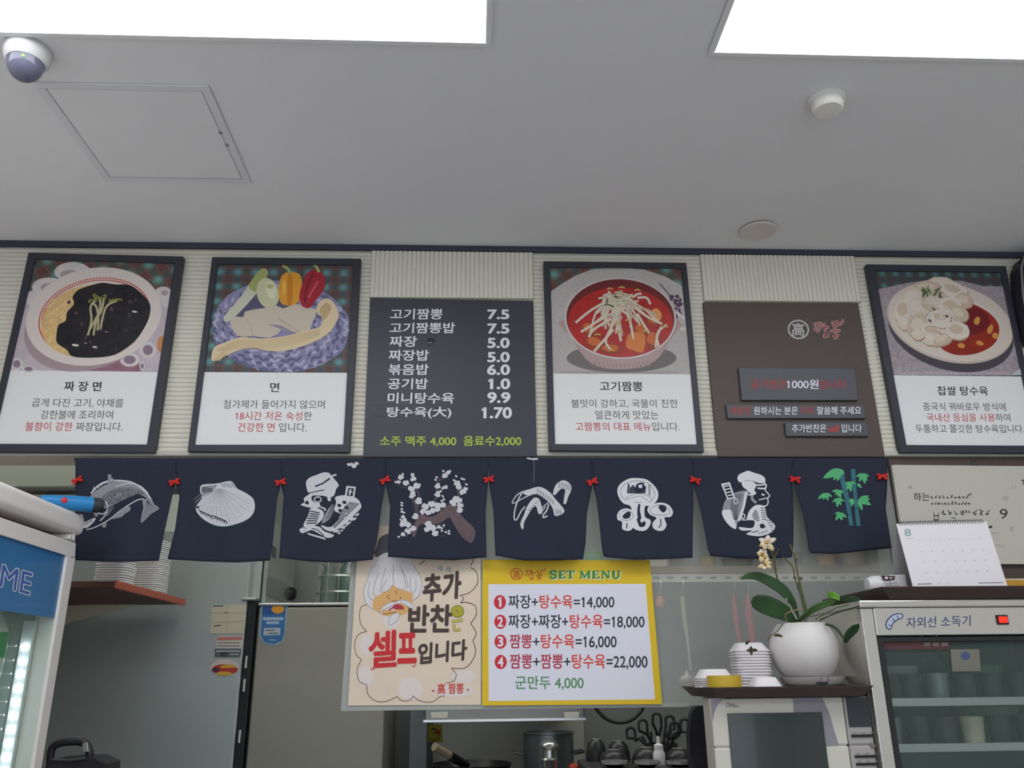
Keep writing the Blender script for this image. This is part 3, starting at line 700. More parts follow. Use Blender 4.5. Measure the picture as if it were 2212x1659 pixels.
plaque([(338, 933), (1222, 938), (1250, 1180), (362, 1180)], lambda L: (L.text('공기밥은', (430, 1090), (703, 1092), 66, pt, bold=0.012), L.text('1000원', (706, 1092), (945, 1094), 70, lw, bold=0.018), L.text('입니다', (955, 1092), (1158, 1092), 64, pt, bold=0.012)), 'large grey sign plate')
plaque([(243, 1214), (1295, 1222), (1305, 1318), (255, 1318)], lambda L: L.text([('매운맛', 1), (' 원하시는 분은 ', 0), ('미리', 1), (' 말씀해 주세요', 0)], (276, 1292), (1270, 1288), 60, [lw, pt], bold=0.012), 'long narrow grey sign plate')
plaque([(690, 1352), (1315, 1352), (1328, 1454), (703, 1454)], lambda L: L.text([('추가반찬은 ', 0), ('self', 1), (' 입니다', 0)], (744, 1426), (1276, 1426), 62, [lw, mat('plaque_bright_red', (214, 44, 34), 0.5)], bold=0.008), 'short grey sign plate')
# ------------------------------------------------------------------ noren curtain below the header
crop(0, 0, 1.0)
YN = D-0.028
cloth = mat('noren_cloth', (47, 51, 66), 0.85, spec=0.15, noise=0.06, nscale=200)
ties_x = [163, 380, 607, 833, 1056, 1280, 1499, 1714, 1918]
LEFT = [[(163, 990), (163, 1210)], [(380, 990), (381, 1050), (388, 1072), (378, 1144), (362, 1208)], [(607, 990), (608, 1052), (613, 1072), (603, 1205)],
        [(833, 990), (834, 1046), (843, 1094), (839, 1154), (838, 1203)], [(1056, 990), (1057, 1045), (1066, 1103), (1070, 1198)], [(1280, 990), (1281, 1050), (1288, 1076), (1294, 1125), (1301, 1191), (1305, 1203)],
        [(1499, 990), (1499, 1050), (1514, 1103), (1529, 1187), (1535, 1201)], [(1714, 990), (1716, 1045), (1736, 1112), (1747, 1180), (1756, 1195)]]
RIGHT = [[(380, 990), (379, 1050), (372, 1072), (356, 1144), (343, 1211)], [(607, 990), (606, 1052), (599, 1074), (588, 1182), (583, 1210)], [(833, 990), (833, 1046), (824, 1094), (815, 1160), (805, 1206)],
         [(1056, 990), (1054, 1045), (1049, 1103), (1051, 1202)], [(1280, 990), (1279, 1050), (1268, 1103), (1265, 1165), (1258, 1207)], [(1499, 990), (1498, 1052), (1496, 1203)], [(1714, 990), (1712, 1045), (1714, 1107), (1714, 1170), (1710, 1203)],
         [(1918, 990), (1916, 1060), (1913, 1100), (1926, 1187)]]
LEFT = [[(p[0][0]-(1.2 if i else 0), 990)]+([(p[1][0]-0.6, p[1][1])] if i else [p[1]])+p[2:] for i, p in enumerate(LEFT)]
SAG = [(0, 3, 3, 0), (0, 4, 6, 1), (0, 8, 10, 3), (0, 5, 8, 2), (2, 10, 7, 1), (0, 6, 5, 2), (0, 5, 5, 1), (0, 4, 0, -3)]
def ramp(py): return max(0.0, min(1.0, (py-1040)/160.0))
def wave(px, py):
    q = ramp(py)
    return 0.006+0.0045*q*math.sin(px*0.055+0.7*math.sin(px*0.01))+0.003*q*math.sin(px*0.021+py*0.012)+0.0008*math.sin(px*0.02+py*0.05)+(0.006*q*(px > 1080)*math.sin((px-1080)*0.0285))
NS = Surf(YN, w=wave)
def along(poly, y):
    for (x0, y0), (x1, y1) in zip(poly, poly[1:]):
        if y <= y1: return x0+(x1-x0)*(y-y0)/(y1-y0)
    return poly[-1][0]
NOREN = thing('noren_curtain', 'dark navy noren curtain of eight printed panels hanging below the ribbed header wall', 'curtain', PY(1040, 1208, YN))
PANELS = []
names = ['panel printed with a fish', 'panel printed with a scallop shell', 'panel printed with a robed figure in white headdress', 'panel printed with plum blossom on a brown branch', 'panel printed with shrimps', 'panel printed with mushrooms', 'panel printed with a robed figure in profile', 'panel printed with green bamboo']
for k in range(8):
    nu, nv = 30, 30; V = []
    yl = LEFT[k][-1][1]; yr = RIGHT[k][-1][1]
    for j in range(nv+1):
        v = j/nv
        for i in range(nu+1):
            u = i/nu; b = yl+(yr-yl)*u; s4 = SAG[k]; p = u*3; q = min(2, int(p)); b += s4[q]+(s4[q+1]-s4[q])*(p-q)
            y = 990+(b-990)*v; yy = 990+(min(yl, yr)-990)*v
            x = along(LEFT[k], yy)*(1-u)+along(RIGHT[k], yy)*u
            V.append(NS.at(x, y))
    Fc = [(j*(nu+1)+i, j*(nu+1)+i+1, (j+1)*(nu+1)+i+1, (j+1)*(nu+1)+i) for j in range(nv) for i in range(nu)]
    o = mkobj('panel', V, Fc, [0]*len(Fc), [cloth], NOREN, True, names[k])
    md = o.modifiers.new('cloth_thickness', 'SOLIDIFY'); md.thickness = 0.0008; md.offset = 0
    PANELS.append(o)
# rod that carries the curtain
MB(mat('rod', (44, 46, 56), 0.5)).tube([PY(160, 992, YN+0.002)+Vector((0, 0.004, 0)), PY(1920, 992, YN+0.002)+Vector((0, 0.004, 0))], 0.004, 10).build('rod', NOREN, smooth=True)
# red bows where the slits start
bow_m = mat('red_bow', (206, 40, 34), 0.6)
for k, (x, y, rot) in enumerate(((169, 1038, 0.5), (378, 1042, 0.3), (607, 1042, 0.25), (832, 1038, 0.5), (1056, 1036, 0.2), (1279, 1041, 0.35), (1501, 1038, -0.3), (1716, 1036, -0.1), (1904, 1030, 0.0))):
    c = NS.at(x, y)+Vector((0, -0.006, 0)); mb = MB(bow_m); q = mpp(x, y, YN)
    for an in (rot+0.35, rot-0.35+math.pi, rot-0.6, rot+math.pi+0.5):
        dv = Vector((math.cos(an), 0, math.sin(an))); pr = [(0.0004, 0), (2.2*q, 2*q), (3.6*q, 7*q), (3.0*q, 11*q), (0.0004, 13*q)]
        mb.lathe(pr, c, 10, axis=dv)
    mb.lathe([(0.0004, -4*q), (3*q, -3*q), (4*q, 0), (3*q, 3*q), (0.0004, 4*q)], c+Vector((0, -0.002, 0)), 10)
    mb.build('red_bow', NOREN, smooth=True)

pw = mat('noren_white', (206, 206, 210), 0.85, spec=0.1); pg = mat('noren_grey', (150, 150, 158), 0.85, spec=0.1); pd = cloth
def noren_art(k, name='printed_motif'):
    a = Art(NS, 0.0012, sub=9.0); a.finish = lambda label=None: a.build(name, PANELS[k], label); return a
# 1 fish
crop(150, 970, 4.706); a = noren_art(0)
a.poly([(180, 530), (260, 430), (400, 350), (560, 330), (700, 380), (800, 460), (830, 510), (790, 500), (700, 455), (640, 470), (540, 520), (440, 570), (330, 620), (270, 690), (225, 600)], pg, 4)
a.poly([(300, 520), (420, 420), (560, 385), (690, 400), (780, 470), (700, 455), (560, 510), (440, 560), (340, 580)], mat('noren_scale', (118, 118, 126), 0.85, noise=0.55, nscale=160, spec=0.1), 3)
a.stroke([(220, 450), (300, 370), (420, 325), (560, 325), (660, 350), (760, 420), (830, 510)], 16, pw, 5)
a.stroke([(250, 410), (330, 345), (440, 315)], 12, pw); a.stroke([(470, 380), (600, 350), (720, 375), (800, 450)], 9, pw)
for k in range(7): a.stroke([(230+k*30, 440-k*22), (255+k*30, 380-k*14)], 7, pw, 0, hold=k > 0)
a.poly([(390, 258), (425, 258), (420, 430), (400, 430)], pg); a.poly([(430, 300), (450, 300), (460, 390), (440, 390)], pg)
a.poly([(745, 520), (830, 505), (860, 560), (912, 605), (830, 660), (770, 720), (725, 748), (738, 650), (752, 590)], pg, 3)
for k in range(6): a.stroke([(790, 520), (770+k*22, 620-k*4), (740+k*32, 730-k*25)], 4, pd, 3, hold=k > 0)
a.stroke([(170, 820), (260, 795), (400, 720), (500, 640), (600, 570), (700, 515), (760, 510)], 11, pw, 5)
a.poly([(430, 710), (480, 660), (570, 590), (620, 590), (610, 630), (560, 660), (530, 690)], pg, 3)
a.poly([(335, 760), (375, 750), (370, 795), (335, 795)], pg, 2)
a.poly([(95, 680), (135, 670), (140, 745), (250, 700), (265, 715), (230, 760), (180, 800), (120, 800), (98, 760)], pw, 3); a.stroke([(150, 765), (230, 725)], 8, pd, 0)
a.loop(ell(330, 590, 60, 70, 0, 20), 12, pw, 0); a.poly(ell(330, 590, 26, 30, 0, 16), pg); a.stroke([(380, 640), (350, 690), (310, 730)], 12, pw, 4)
for k in range(4): a.stroke([(420+k*12, 560+k*8), (400+k*10, 620), (360+k*8, 680)], 4, pg, 4, hold=k > 0)
a.finish()
# 2 scallop
a = noren_art(1)
a.poly([(1300, 560), (1350, 490), (1330, 440), (1330, 390), (1360, 360), (1500, 350), (1600, 328), (1650, 330), (1690, 380), (1710, 405), (1800, 450), (1870, 510), (1885, 600), (1850, 680), (1760, 740), (1600, 785), (1480, 775), (1370, 720), (1300, 650), (1285, 600)], pw, 3)
a.poly([(1345, 390), (1440, 370), (1500, 365), (1440, 440), (1360, 480), (1345, 440)], pg, 3)
sg = mat('noren_fine', (186, 186, 192), 0.85, spec=0.1)
for k in range(24):
    an = math.radians(18+k*6.4); a.stroke([(1530, 400), (1530+300*math.cos(an)*0.6, 400+330*math.sin(an)*0.6), (1560+330*math.cos(an)*0.92, 430+350*math.sin(an)*0.92)], 5, pg if k % 2 else sg, 3, hold=k > 0)
for p in ([(1400, 560), (1560, 575), (1680, 545), (1800, 490)], [(1380, 640), (1540, 700), (1700, 665), (1850, 620)]): a.stroke(p, 8, pw, 5)
for k in range(12):
    x = 1310+k*24; y = 610+k*11+(6 if k < 6 else -k); a.stroke([(x, y), (x+26, y+24), (x+24, y+44)], 9, pd, 3, hold=k > 0)
for k in range(7): a.stroke([(1360+k*14, 380+k*3), (1350+k*16, 440)], 8, pd, 0, hold=k > 0); 
for k in range(4): a.stroke([(1540+k*34, 350-k*2), (1580+k*34, 385+k*4)], 6, pd, 0, hold=k > 0)
a.poly([(1290, 580), (1325, 585), (1310, 605), (1290, 602)], pd)
a.finish()
# 3 robed figure, white headdress
crop(580, 970, 4.514); a = noren_art(2)
a.poly([(365, 330), (400, 280), (480, 248), (520, 232), (560, 226), (595, 236), (605, 250), (640, 290), (685, 350), (660, 390), (640, 450), (600, 470), (520, 455), (430, 450), (385, 420)], pw, 4)
a.stroke([(600, 275), (650, 250), (655, 262)], 16, pw, 3); a.stroke([(455, 365), (530, 335), (600, 285)], 16, pd, 0); a.stroke([(470, 375), (520, 350)], 10, pw, 0)
a.stroke([(385, 432), (480, 410), (545, 398)], 9, pd, 0); a.poly([(570, 470), (610, 460), (605, 510), (580, 505)], pw)
a.poly([(345, 480), (400, 440), (430, 450), (440, 500), (500, 530), (490, 570), (420, 575), (315, 545), (350, 520)], pw, 3); a.poly([(350, 530), (378, 500), (395, 540)], pd, 2)
a.poly([(425, 460), (470, 455), (520, 480), (500, 520), (450, 520), (420, 490)], pd, 3)
a.loop(ell(480, 492, 34, 26, 0, 14), 11, pw, 0); a.stroke([(455, 540), (520, 570), (555, 585), (545, 600)], 14, pw, 4)
a.poly([(410, 580), (490, 580), (540, 620), (520, 690), (440, 750), (340, 750), (380, 660)], pw, 3)
for k in range(6): a.stroke([(395-k*6, 605+k*24), (440, 612+k*22), (500-k*6, 625+k*20)], 11, pd, 3, hold=k > 0)
a.poly([(520, 720), (560, 620), (620, 540), (640, 560), (610, 660), (560, 710)], pg, 3); 
for k in range(3): a.stroke([(560+k*22, 690-k*10), (620+k*10, 550-k*10)], 5, pd, 0, hold=k > 0)
a.poly([(650, 470), (740, 450), (860, 480), (905, 560), (860, 620), (760, 720), (640, 800), (560, 790), (510, 740), (610, 760), (700, 640), (640, 600), (660, 520)], pw, 3)
for k in range(5): a.stroke([(880-k*20, 530-k*4), (760-k*16, 650-k*6), (640-k*12, 770-k*10)], 9, pd, 4, hold=k > 0)
for x, y in ((690, 550), (740, 520), (700, 600), (760, 570)): a.poly(ell(x, y, 22, 16, 0.3, 10), pd, hold=True)
a.poly([(760, 358), (852, 368), (835, 480), (742, 466)], pw); a.poly([(778, 378), (834, 384), (820, 462), (762, 454)], pd); a.stroke([(800, 390), (790, 450)], 16, pw, 0); a.stroke([(780, 415), (820, 420)], 10, pw, 0)
a.poly([(305, 780), (400, 745), (500, 760), (540, 800), (640, 840), (580, 868), (500, 830), (420, 790), (330, 822)], pw, 3); a.loop(ell(345, 788, 26, 20, 0, 12), 6, pd, 0); a.stroke([(420, 775), (480, 790), (540, 850)], 9, pd, 4)
for k in range(9): a.poly(ell(650+k*27, 800-k*20+(k % 2)*22, 24, 10, -0.6, 9), pw, hold=k > 0)
for k in range(6): a.poly(ell(690+k*24, 822-k*26, 15, 8, -0.5, 8), pw, hold=True)
for k in range(5): a.poly(ell(400+k*34, 830+k*10, 26, 9, 0.5, 8), pw, hold=True)
a.finish()
# small white knot marks at the curtain top
a = noren_art(2, 'white_mark'); 
for x, y in ((785, 152), (815, 148), (840, 160), (860, 140), (830, 172)): a.poly(ell(x, y, 22, 14, 0.3, 10), pw)
a.finish()
# 4 plum blossom
a = noren_art(3)
br = mat('noren_brown', (108, 92, 96), 0.85, spec=0.1, noise=0.12, nscale=90); b2 = mat('noren_brown_thin', (84, 76, 86), 0.85, spec=0.1)
a.poly([(1410, 760), (1480, 640), (1560, 660), (1640, 640), (1740, 550), (1820, 545), (1860, 620), (1920, 690), (2010, 780), (2010, 860), (1980, 915), (1950, 905), (1880, 850), (1800, 720), (1760, 665), (1680, 720), (1560, 740), (1470, 740), (1430, 850), (1400, 845)], br, 3)
for p, wd in (([(1450, 660), (1440, 560), (1410, 480)], 40), ([(1460, 560), (1470, 460), (1440, 380)], 26), ([(1610, 560), (1640, 440), (1650, 340), (1690, 280)], 26), ([(1840, 560), (1850, 440), (1840, 380)], 22), ([(1860, 460), (1920, 360), (1890, 270)], 12), ([(1250, 330), (1300, 370), (1380, 375)], 10), ([(1380, 790), (1340, 860)], 12), ([(1640, 840), (1700, 850), (1750, 820)], 8)): a.stroke(p, wd, b2, 4)
random.seed(4); a.up()
def blossom(x, y, r):
    for q in range(5):
        an = q*1.257+random.random(); a.poly(ell(x+r*0.55*math.cos(an), y+r*0.5*math.sin(an), r*0.55, r*0.48, 0, 9), pw, hold=True)
for x, y, r in ((1290, 275, 28), (1340, 330, 30), (1270, 320, 20), (1410, 290, 30), (1405, 250, 18), (1450, 355, 34), (1395, 385, 34), (1410, 440, 30), (1395, 460, 24), (1465, 505, 36), (1430, 655, 32), (1530, 560, 36), (1590, 535, 34), (1510, 610, 32), (1560, 620, 28), (1600, 600, 30), (1650, 550, 34), (1700, 545, 30), (1650, 590, 26), (1650, 440, 32), (1650, 360, 30), (1720, 260, 28), (1750, 230, 22), (1700, 380, 16), (1730, 370, 20), (1840, 335, 32), (1855, 370, 28), (1895, 420, 32), (1920, 390, 24), (1830, 490, 36), (1800, 525, 36), (1860, 500, 30), (1870, 550, 30), (1865, 595, 30), (1560, 735, 36), (1600, 770, 34), (1545, 785, 28), (1625, 820, 32), (1660, 760, 20), (1320, 720, 36), (1360, 740, 30), (1330, 690, 20), (1360, 800, 32), (1410, 775, 30), (1310, 830, 22), (1300, 610, 14), (1310, 660, 20), (1300, 740, 22)): blossom(x, y, r)
for x, y in ((1300, 525), (1300, 550), (1300, 585), (1320, 620), (1290, 690), (1270, 855), (1320, 840), (1705, 215), (1770, 215), (1640, 275), (1630, 300), (1830, 265), (1810, 305), (1885, 290), (1905, 295), (1930, 345), (1680, 410), (1700, 460), (1710, 490), (1690, 505), (1690, 770), (1710, 745), (1730, 810), (1760, 800), (1690, 795), (1760, 825), (1240, 322), (1310, 245)): a.poly(ell(x, y, 15, 10, random.random(), 8), pw, hold=True)
a.finish()
# 5 shrimps
crop(1030, 970, 4.514); a = noren_art(4)
def strip(p, wd, m): a.stroke(p, wd, m, 5)
a.poly([(450, 430), (520, 390), (600, 368), (660, 385), (720, 430), (760, 480), (830, 560), (855, 605), (820, 640), (760, 650), (740, 580), (700, 520), (640, 470), (580, 440), (500, 450)], pw, 4)
strip([(600, 375), (500, 400), (400, 440), (345, 520), (380, 520), (450, 480), (560, 430)], 10, pw); strip([(450, 410), (400, 500), (370, 600), (365, 680), (390, 685), (430, 610), (470, 560)], 13, pw); strip([(620, 430), (560, 410), (480, 450)], 9, pw)
a.poly([(745, 420), (770, 350), (820, 310), (870, 310), (915, 350), (920, 400), (890, 470), (870, 530), (845, 530), (855, 450), (860, 400), (820, 390), (760, 450)], pw, 4)
a.poly([(490, 560), (550, 480), (600, 480), (625, 530), (640, 620), (600, 630), (580, 560), (540, 580), (490, 660), (460, 720), (455, 775), (435, 775), (425, 720), (460, 640)], pw, 3)
strip([(700, 520), (640, 570), (640, 600), (670, 560)], 9, pw); strip([(700, 540), (680, 600), (650, 640), (650, 668), (690, 650)], 14, pw); strip([(740, 440), (770, 410), (830, 370)], 8, pw)
for k in range(7): a.stroke([(590+k*26, 385+k*18), (600+k*24, 420+k*17), (580+k*26, 440+k*16)], 5, pd, 3, hold=k > 0)
for k in range(5): a.stroke([(800+k*24, 320+k*6), (810+k*24, 350+k*8), (795+k*24, 380+k*6)], 5, pd, 3, hold=k > 0)
for k in range(5): a.stroke([(500+k*22, 600-k*24), (530+k*18, 590-k*18)], 5, pd, 0, hold=k > 0)
for k in range(3): a.stroke([(770+k*20, 590), (775+k*24, 635)], 5, pd, 0, hold=k > 0)
a.finish()
a = noren_art(4, 'white_mark')
for x, y in ((510, 92), (545, 100), (575, 95)): a.poly(ell(x, y, 26, 9, 0.2, 9), pw)
a.stroke([(560, 120), (555, 330)], 14, mat('noren_faded', (84, 88, 102), 0.85, spec=0.1), 0)
a.finish()
# 6 mushrooms
a = noren_art(5)
pw2 = mat('noren_bright', (222, 222, 226), 0.85, spec=0.1)
def cap(pts, pts2, line):
    a.poly(pts, pw2, 5); a.loop([tuple(p) for p in spline(pts2, 5, True)], 7, pg, 0)
cap([(1370, 400), (1400, 340), (1480, 290), (1560, 283), (1660, 300), (1740, 370), (1770, 440), (1750, 510), (1690, 555), (1640, 560), (1640, 660), (1690, 690), (1690, 740), (1640, 795), (1560, 790), (1500, 740), (1510, 650), (1500, 560), (1430, 530), (1385, 470)], [(1400, 410), (1450, 340), (1560, 310), (1680, 340), (1735, 430), (1700, 500), (1560, 520), (1440, 490)], 0)
cap([(1368, 640), (1400, 595), (1460, 578), (1520, 600), (1545, 640), (1530, 690), (1510, 720), (1520, 770), (1480, 798), (1420, 780), (1415, 710), (1375, 690)], [(1385, 645), (1430, 605), (1490, 605), (1525, 650), (1490, 690), (1420, 690)], 0)
cap([(1662, 590), (1700, 545), (1790, 522), (1870, 545), (1912, 610), (1890, 660), (1830, 670), (1850, 740), (1820, 790), (1770, 798), (1720, 770), (1715, 720), (1750, 670), (1690, 640)], [(1690, 590), (1750, 550), (1830, 550), (1885, 610), (1850, 640), (1730, 640)], 0)
a.poly([(1455, 480), (1500, 440), (1600, 430), (1690, 460), (1700, 510), (1650, 545), (1560, 500), (1500, 540)], pw2, 3); a.loop([tuple(p) for p in spline([(1455, 480), (1520, 445), (1600, 435), (1690, 470), (1690, 520), (1600, 460), (1500, 480)], 4, True)], 6, pg, 0)
for k in range(10):
    x = 1465+k*18; a.poly([(x, 430), (x+9, 330+(k*37 % 50)), (x+24, 350+(k*23 % 40)), (x+16, 435)], pd, hold=k > 0)
a.poly([(1560, 340), (1630, 330), (1625, 420), (1540, 425)], pd, 2); a.poly([(1575, 350), (1612, 345), (1612, 380), (1580, 380)], pw2)
for k in range(6): a.stroke([(1670, 350+k*18), (1695, 360+k*18)], 7, pd, 0, hold=k > 0)
a.poly([(1575, 540), (1595, 540), (1590, 600), (1605, 680), (1570, 670), (1565, 600)], pd, 2)
a.poly([(1560, 680), (1590, 670), (1600, 720), (1640, 700), (1640, 750), (1590, 760), (1570, 720)], pd, 2)
a.poly([(1430, 640), (1470, 610), (1500, 620), (1490, 670), (1440, 680), (1420, 660)], pd, 2)
a.poly([(1770, 560), (1800, 545), (1840, 560), (1850, 590), (1820, 620), (1790, 600)], pd, 2)
for q in ([(1465, 720), (1460, 775)], [(1790, 680), (1795, 740), (1770, 765)]): a.stroke(q, 10, pd, 3)
a.finish()
# 7 robed figure in profile
crop(1470, 970, 4.514); a = noren_art(6)
a.poly([(555, 290), (570, 250), (620, 225), (660, 212), (720, 232), (790, 255), (825, 290), (820, 330), (760, 330), (700, 310), (640, 305), (580, 325)], pw2, 4)
a.poly([(600, 320), (690, 310), (740, 350), (720, 400), (740, 430), (700, 450), (650, 400), (610, 370)], pw2, 3)
a.stroke([(740, 350), (800, 350), (830, 340), (830, 380), (790, 385), (750, 380)], 15, pw2, 4); a.stroke([(820, 385), (840, 420), (870, 455), (850, 480), (855, 520), (830, 555), (770, 550)], 11, pw2, 4)
a.stroke([(765, 495), (830, 480), (860, 470)], 10, pw2, 3); a.poly(ell(805, 445, 18, 10, 0.4, 10), pw2); a.stroke([(700, 450), (700, 490), (740, 525)], 26, pg, 4); a.loop(ell(680, 410, 26, 40, 0.2, 14), 12, pw2, 0)
a.poly([(520, 430), (650, 405), (640, 500), (600, 620), (600, 690), (560, 710), (540, 780), (470, 740), (410, 640), (420, 540), (460, 470)], pg, 3)
a.poly([(410, 600), (500, 600), (530, 700), (540, 780), (470, 740), (415, 660)], pw2, 3); a.stroke([(640, 420), (620, 540), (590, 640), (565, 700)], 24, pw2, 4)
for k in range(8): a.stroke([(520+k*12, 440), (490+k*10, 560), (520+k*5, 690)], 4, pd, 4, hold=k > 0)
a.poly([(395, 338), (480, 322), (535, 480), (455, 490)], pw2); a.poly([(420, 352), (472, 342), (515, 470), (462, 476)], pd)
for k in range(4): a.stroke([(425+k*12, 365+k*30), (478+k*10, 355+k*30)], 11, pw2, 0, hold=k > 0)
a.loop(ell(540, 510, 20, 26, 0, 12), 8, pw2, 0)
a.poly([(655, 640), (680, 590), (740, 545), (820, 560), (840, 650), (870, 690), (920, 740), (910, 790), (850, 830), (760, 850), (640, 830), (700, 795), (600, 795), (570, 760), (700, 770), (720, 700), (650, 690)], pw2, 3)
a.poly([(700, 640), (740, 590), (770, 700), (720, 690)], pg, 3)
for k in range(6): a.stroke([(780+k*3, 575+k*22), (830+k*3, 580+k*22)], 7, pd, 0, hold=k > 0)
a.poly([(575, 720), (600, 705), (650, 720), (630, 760), (590, 760)], pd, 2); a.poly([(770, 745), (800, 725), (830, 760), (790, 775)], pd, 2)
for k in range(5): a.stroke([(840+k*12, 700+k*22), (905, 690+k*26)], 6, pd, 0, hold=k > 0)
for k in range(4): a.stroke([(760+k*24, 815-k*6), (780+k*24, 830-k*8)], 6, pd, 0, hold=k > 0)
a.stroke([(690, 815), (740, 805), (760, 795)], 8, pd, 3); a.loop(ell(612, 655, 16, 22, 0, 12), 10, pw2, 0); a.stroke([(600, 690), (650, 690), (690, 670)], 10, pw2, 3)
a.finish()
# 8 bamboo
a = noren_art(7)
bt = mat('noren_teal', (66, 116, 126), 0.85, spec=0.1); bg = mat('noren_green', (92, 178, 122), 0.85, spec=0.1); bh = mat('noren_teal_dk', (48, 88, 98), 0.85, spec=0.1)
a.poly([(1545, 225), (1590, 230), (1620, 360), (1650, 500), (1670, 640), (1685, 745), (1645, 745), (1630, 640), (1600, 480), (1565, 340)], bt); a.poly([(1660, 195), (1705, 195), (1712, 340), (1725, 480), (1740, 620), (1758, 750), (1715, 750), (1700, 600), (1690, 480), (1670, 340)], bt)
for p in ([(1575, 300), (1610, 292)], [(1605, 420), (1640, 412)], [(1628, 540), (1662, 532)], [(1640, 640), (1676, 632)], [(1668, 300), (1712, 298)], [(1684, 440), (1726, 434)], [(1698, 580), (1738, 574)], [(1560, 540), (1600, 600), (1640, 640)]): a.stroke(p, 7, bh, 0)
random.seed(8)
for x, y, dirs in ((1560, 195, ((-170, 90), (-70, 110), (-30, 120), (20, 60), (40, 50))), (1780, 240, ((-70, 30), (-40, 80), (20, 100), (60, 30), (40, 70))), (1650, 320, ((-50, 20), (-30, 80), (10, 100), (60, 20))), (1720, 340, ((50, 40), (40, 10))), (1545, 400, ((-70, 14), (-40, 50), (20, 80), (50, 30), (-10, 70))), (1420, 430, ((-80, 56), (-30, 66), (20, 76), (60, 36))), (1530, 480, ((-50, 40), (0, 90), (40, 70), (70, 30))), (1670, 480, ((-30, 40), (0, 84), (24, 60))), (1740, 490, ((100, -34), (110, 0), (120, 56), (30, 110), (0, 70))), (1560, 620, ((-60, 10), (-50, 78), (6, 78), (60, 50), (20, 70)))):
    for dx, dy in dirs:
        px, py = -dy*0.20, dx*0.20
        a.poly([(x, y), (x+dx*0.4+px, y+dy*0.4+py), (x+dx, y+dy), (x+dx*0.4-px, y+dy*0.4-py)], bg, 3)
a.finish()

# ------------------------------------------------------------------ clear plastic sheet in the hatch, behind the curtain
YF = D+0.014
crop(0, 0, 1.0)
t = thing('plastic_sheet', 'clear plastic sheet with pale hem hanging in the hatch behind the navy curtain', 'plastic sheet', PY(1100, 1532, YF))
film = glass_mat('clear_film', (206, 210, 206), 0.26, 0.3, (0.97, 0.98, 0.975))
MB(film).hexa([PY(*p, YF) for p in ((778, 990), (1930, 990), (1935, 1522), (750, 1528))], [PY(*p, YF)+Vector((0, 0.0008, 0)) for p in ((778, 990), (1930, 990), (1935, 1522), (750, 1528))]).build('sheet', t)
hem = mat('sheet_hem', (168, 172, 168), 0.4, bump=0.3, bscale=300)
MB(hem).slab([(772, 1030), (788, 1030), (752, 1530), (736, 1536)], YF-0.0012, 0.002).build('side_hem', t)
MB(hem).slab([(736, 1526), (1490, 1519), (1490, 1527), (736, 1536)], YF-0.0034, 0.002).build('bottom_hem', t, bevel=0.0005)
# cream hand drawn poster
YP = YF-0.006
crop(720, 1150, 4.147)
q = [(230, -60), (1318, -60), (1322, 1545), (130, 1552)]
t = thing('hand_drawn_poster', 'cream hand drawn poster with a white bearded old man, taped to the plastic sheet', 'poster', PY(*W((720, 1550)), YP))
MB(mat('cream_paper', (228, 210, 190), 0.6, noise=0.03, nscale=8)).slab(q, YP, 0.0012).build('paper', t)
S = Surf(YP); a = Art(S, 0.0003)
pwh = mat('cream_white', (226, 216, 212), 0.6); ink = mat('ink_brown', (74, 58, 54), 0.6); fine = mat('ink_fine', (120, 100, 92), 0.6)
for e in ((690, 1400, 110, 105), (300, 1010, 60, 90), (290, 1290, 70, 90), (1170, 1290, 110, 60), (1080, 1420, 180, 60), (520, 790, 80, 70)): a.poly(ell(*e, 0, 24), pwh)
CL = ([(370, 640), (260, 660), (235, 740), (250, 830), (300, 885)], [(300, 885), (220, 920), (190, 1010), (210, 1100), (255, 1140)], [(255, 1140), (215, 1220), (230, 1330), (300, 1365)], [(300, 1365), (310, 1450), (380, 1510), (470, 1515), (570, 1470)], [(570, 1470), (620, 1510), (690, 1500), (715, 1465)], [(715, 1465), (780, 1510), (880, 1520), (960, 1470), (1000, 1468)], [(1010, 1350), (1080, 1330), (1100, 1270), (1055, 1215)], [(1060, 1216), (1180, 1215), (1250, 1140), (1275, 1060), (1250, 970)], [(1250, 970), (1280, 900), (1230, 815)], [(1230, 815), (1280, 740), (1270, 660), (1200, 628), (1140, 632)], [(1140, 632), (1165, 600), (1150, 570)], [(1130, 566), (1220, 540), (1290, 460), (1285, 360), (1230, 315)], [(1230, 300), (1255, 240), (1240, 200)], [(770, 290), (820, 250)])
for p in CL[:7]: a.stroke(p, 7, fine, 5)
a.build('cloud_outline', t); a = Art(S, 0.0003)
for p in CL[7:9]: a.stroke(p, 7, ink, 5)
a.build('cloud_outline', t); a = Art(S, 0.0003)
for p in CL[9:11]: a.stroke(p, 7, ink, 5)
a.build('cloud_outline', t); a = Art(S, 0.0003)
for p in CL[11:-1]: a.stroke(p, 7, ink, 5)
a.build('cloud_outline', t); a = Art(S, 0.0003)
for p in CL[-1:]: a.stroke(p, 7, ink, 5)
a.build('cloud_outline', t)
a = Art(S, 0.0006)
hair = mat('drawn_hair', (222, 218, 220), 0.6); hl = mat('drawn_hair_line', (150, 144, 150), 0.6); sk = mat('drawn_skin', (222, 174, 110), 0.6); skd = mat('drawn_skin_line', (120, 80, 50), 0.6)
a.poly([(380, 220), (400, 100), (430, 40), (500, 10), (620, 10), (640, 220)], mat('drawn_cap', (88, 88, 96), 0.6), 3); a.stroke([(372, 215), (400, 90), (430, 40), (490, 15)], 5, skd, 4)
a.poly([(390, 230), (480, 180), (600, 190), (700, 250), (760, 370), (800, 450), (790, 540), (720, 620), (690, 690), (620, 700), (380, 690), (330, 690), (290, 620), (270, 530), (300, 430), (330, 320)], hair, 4)
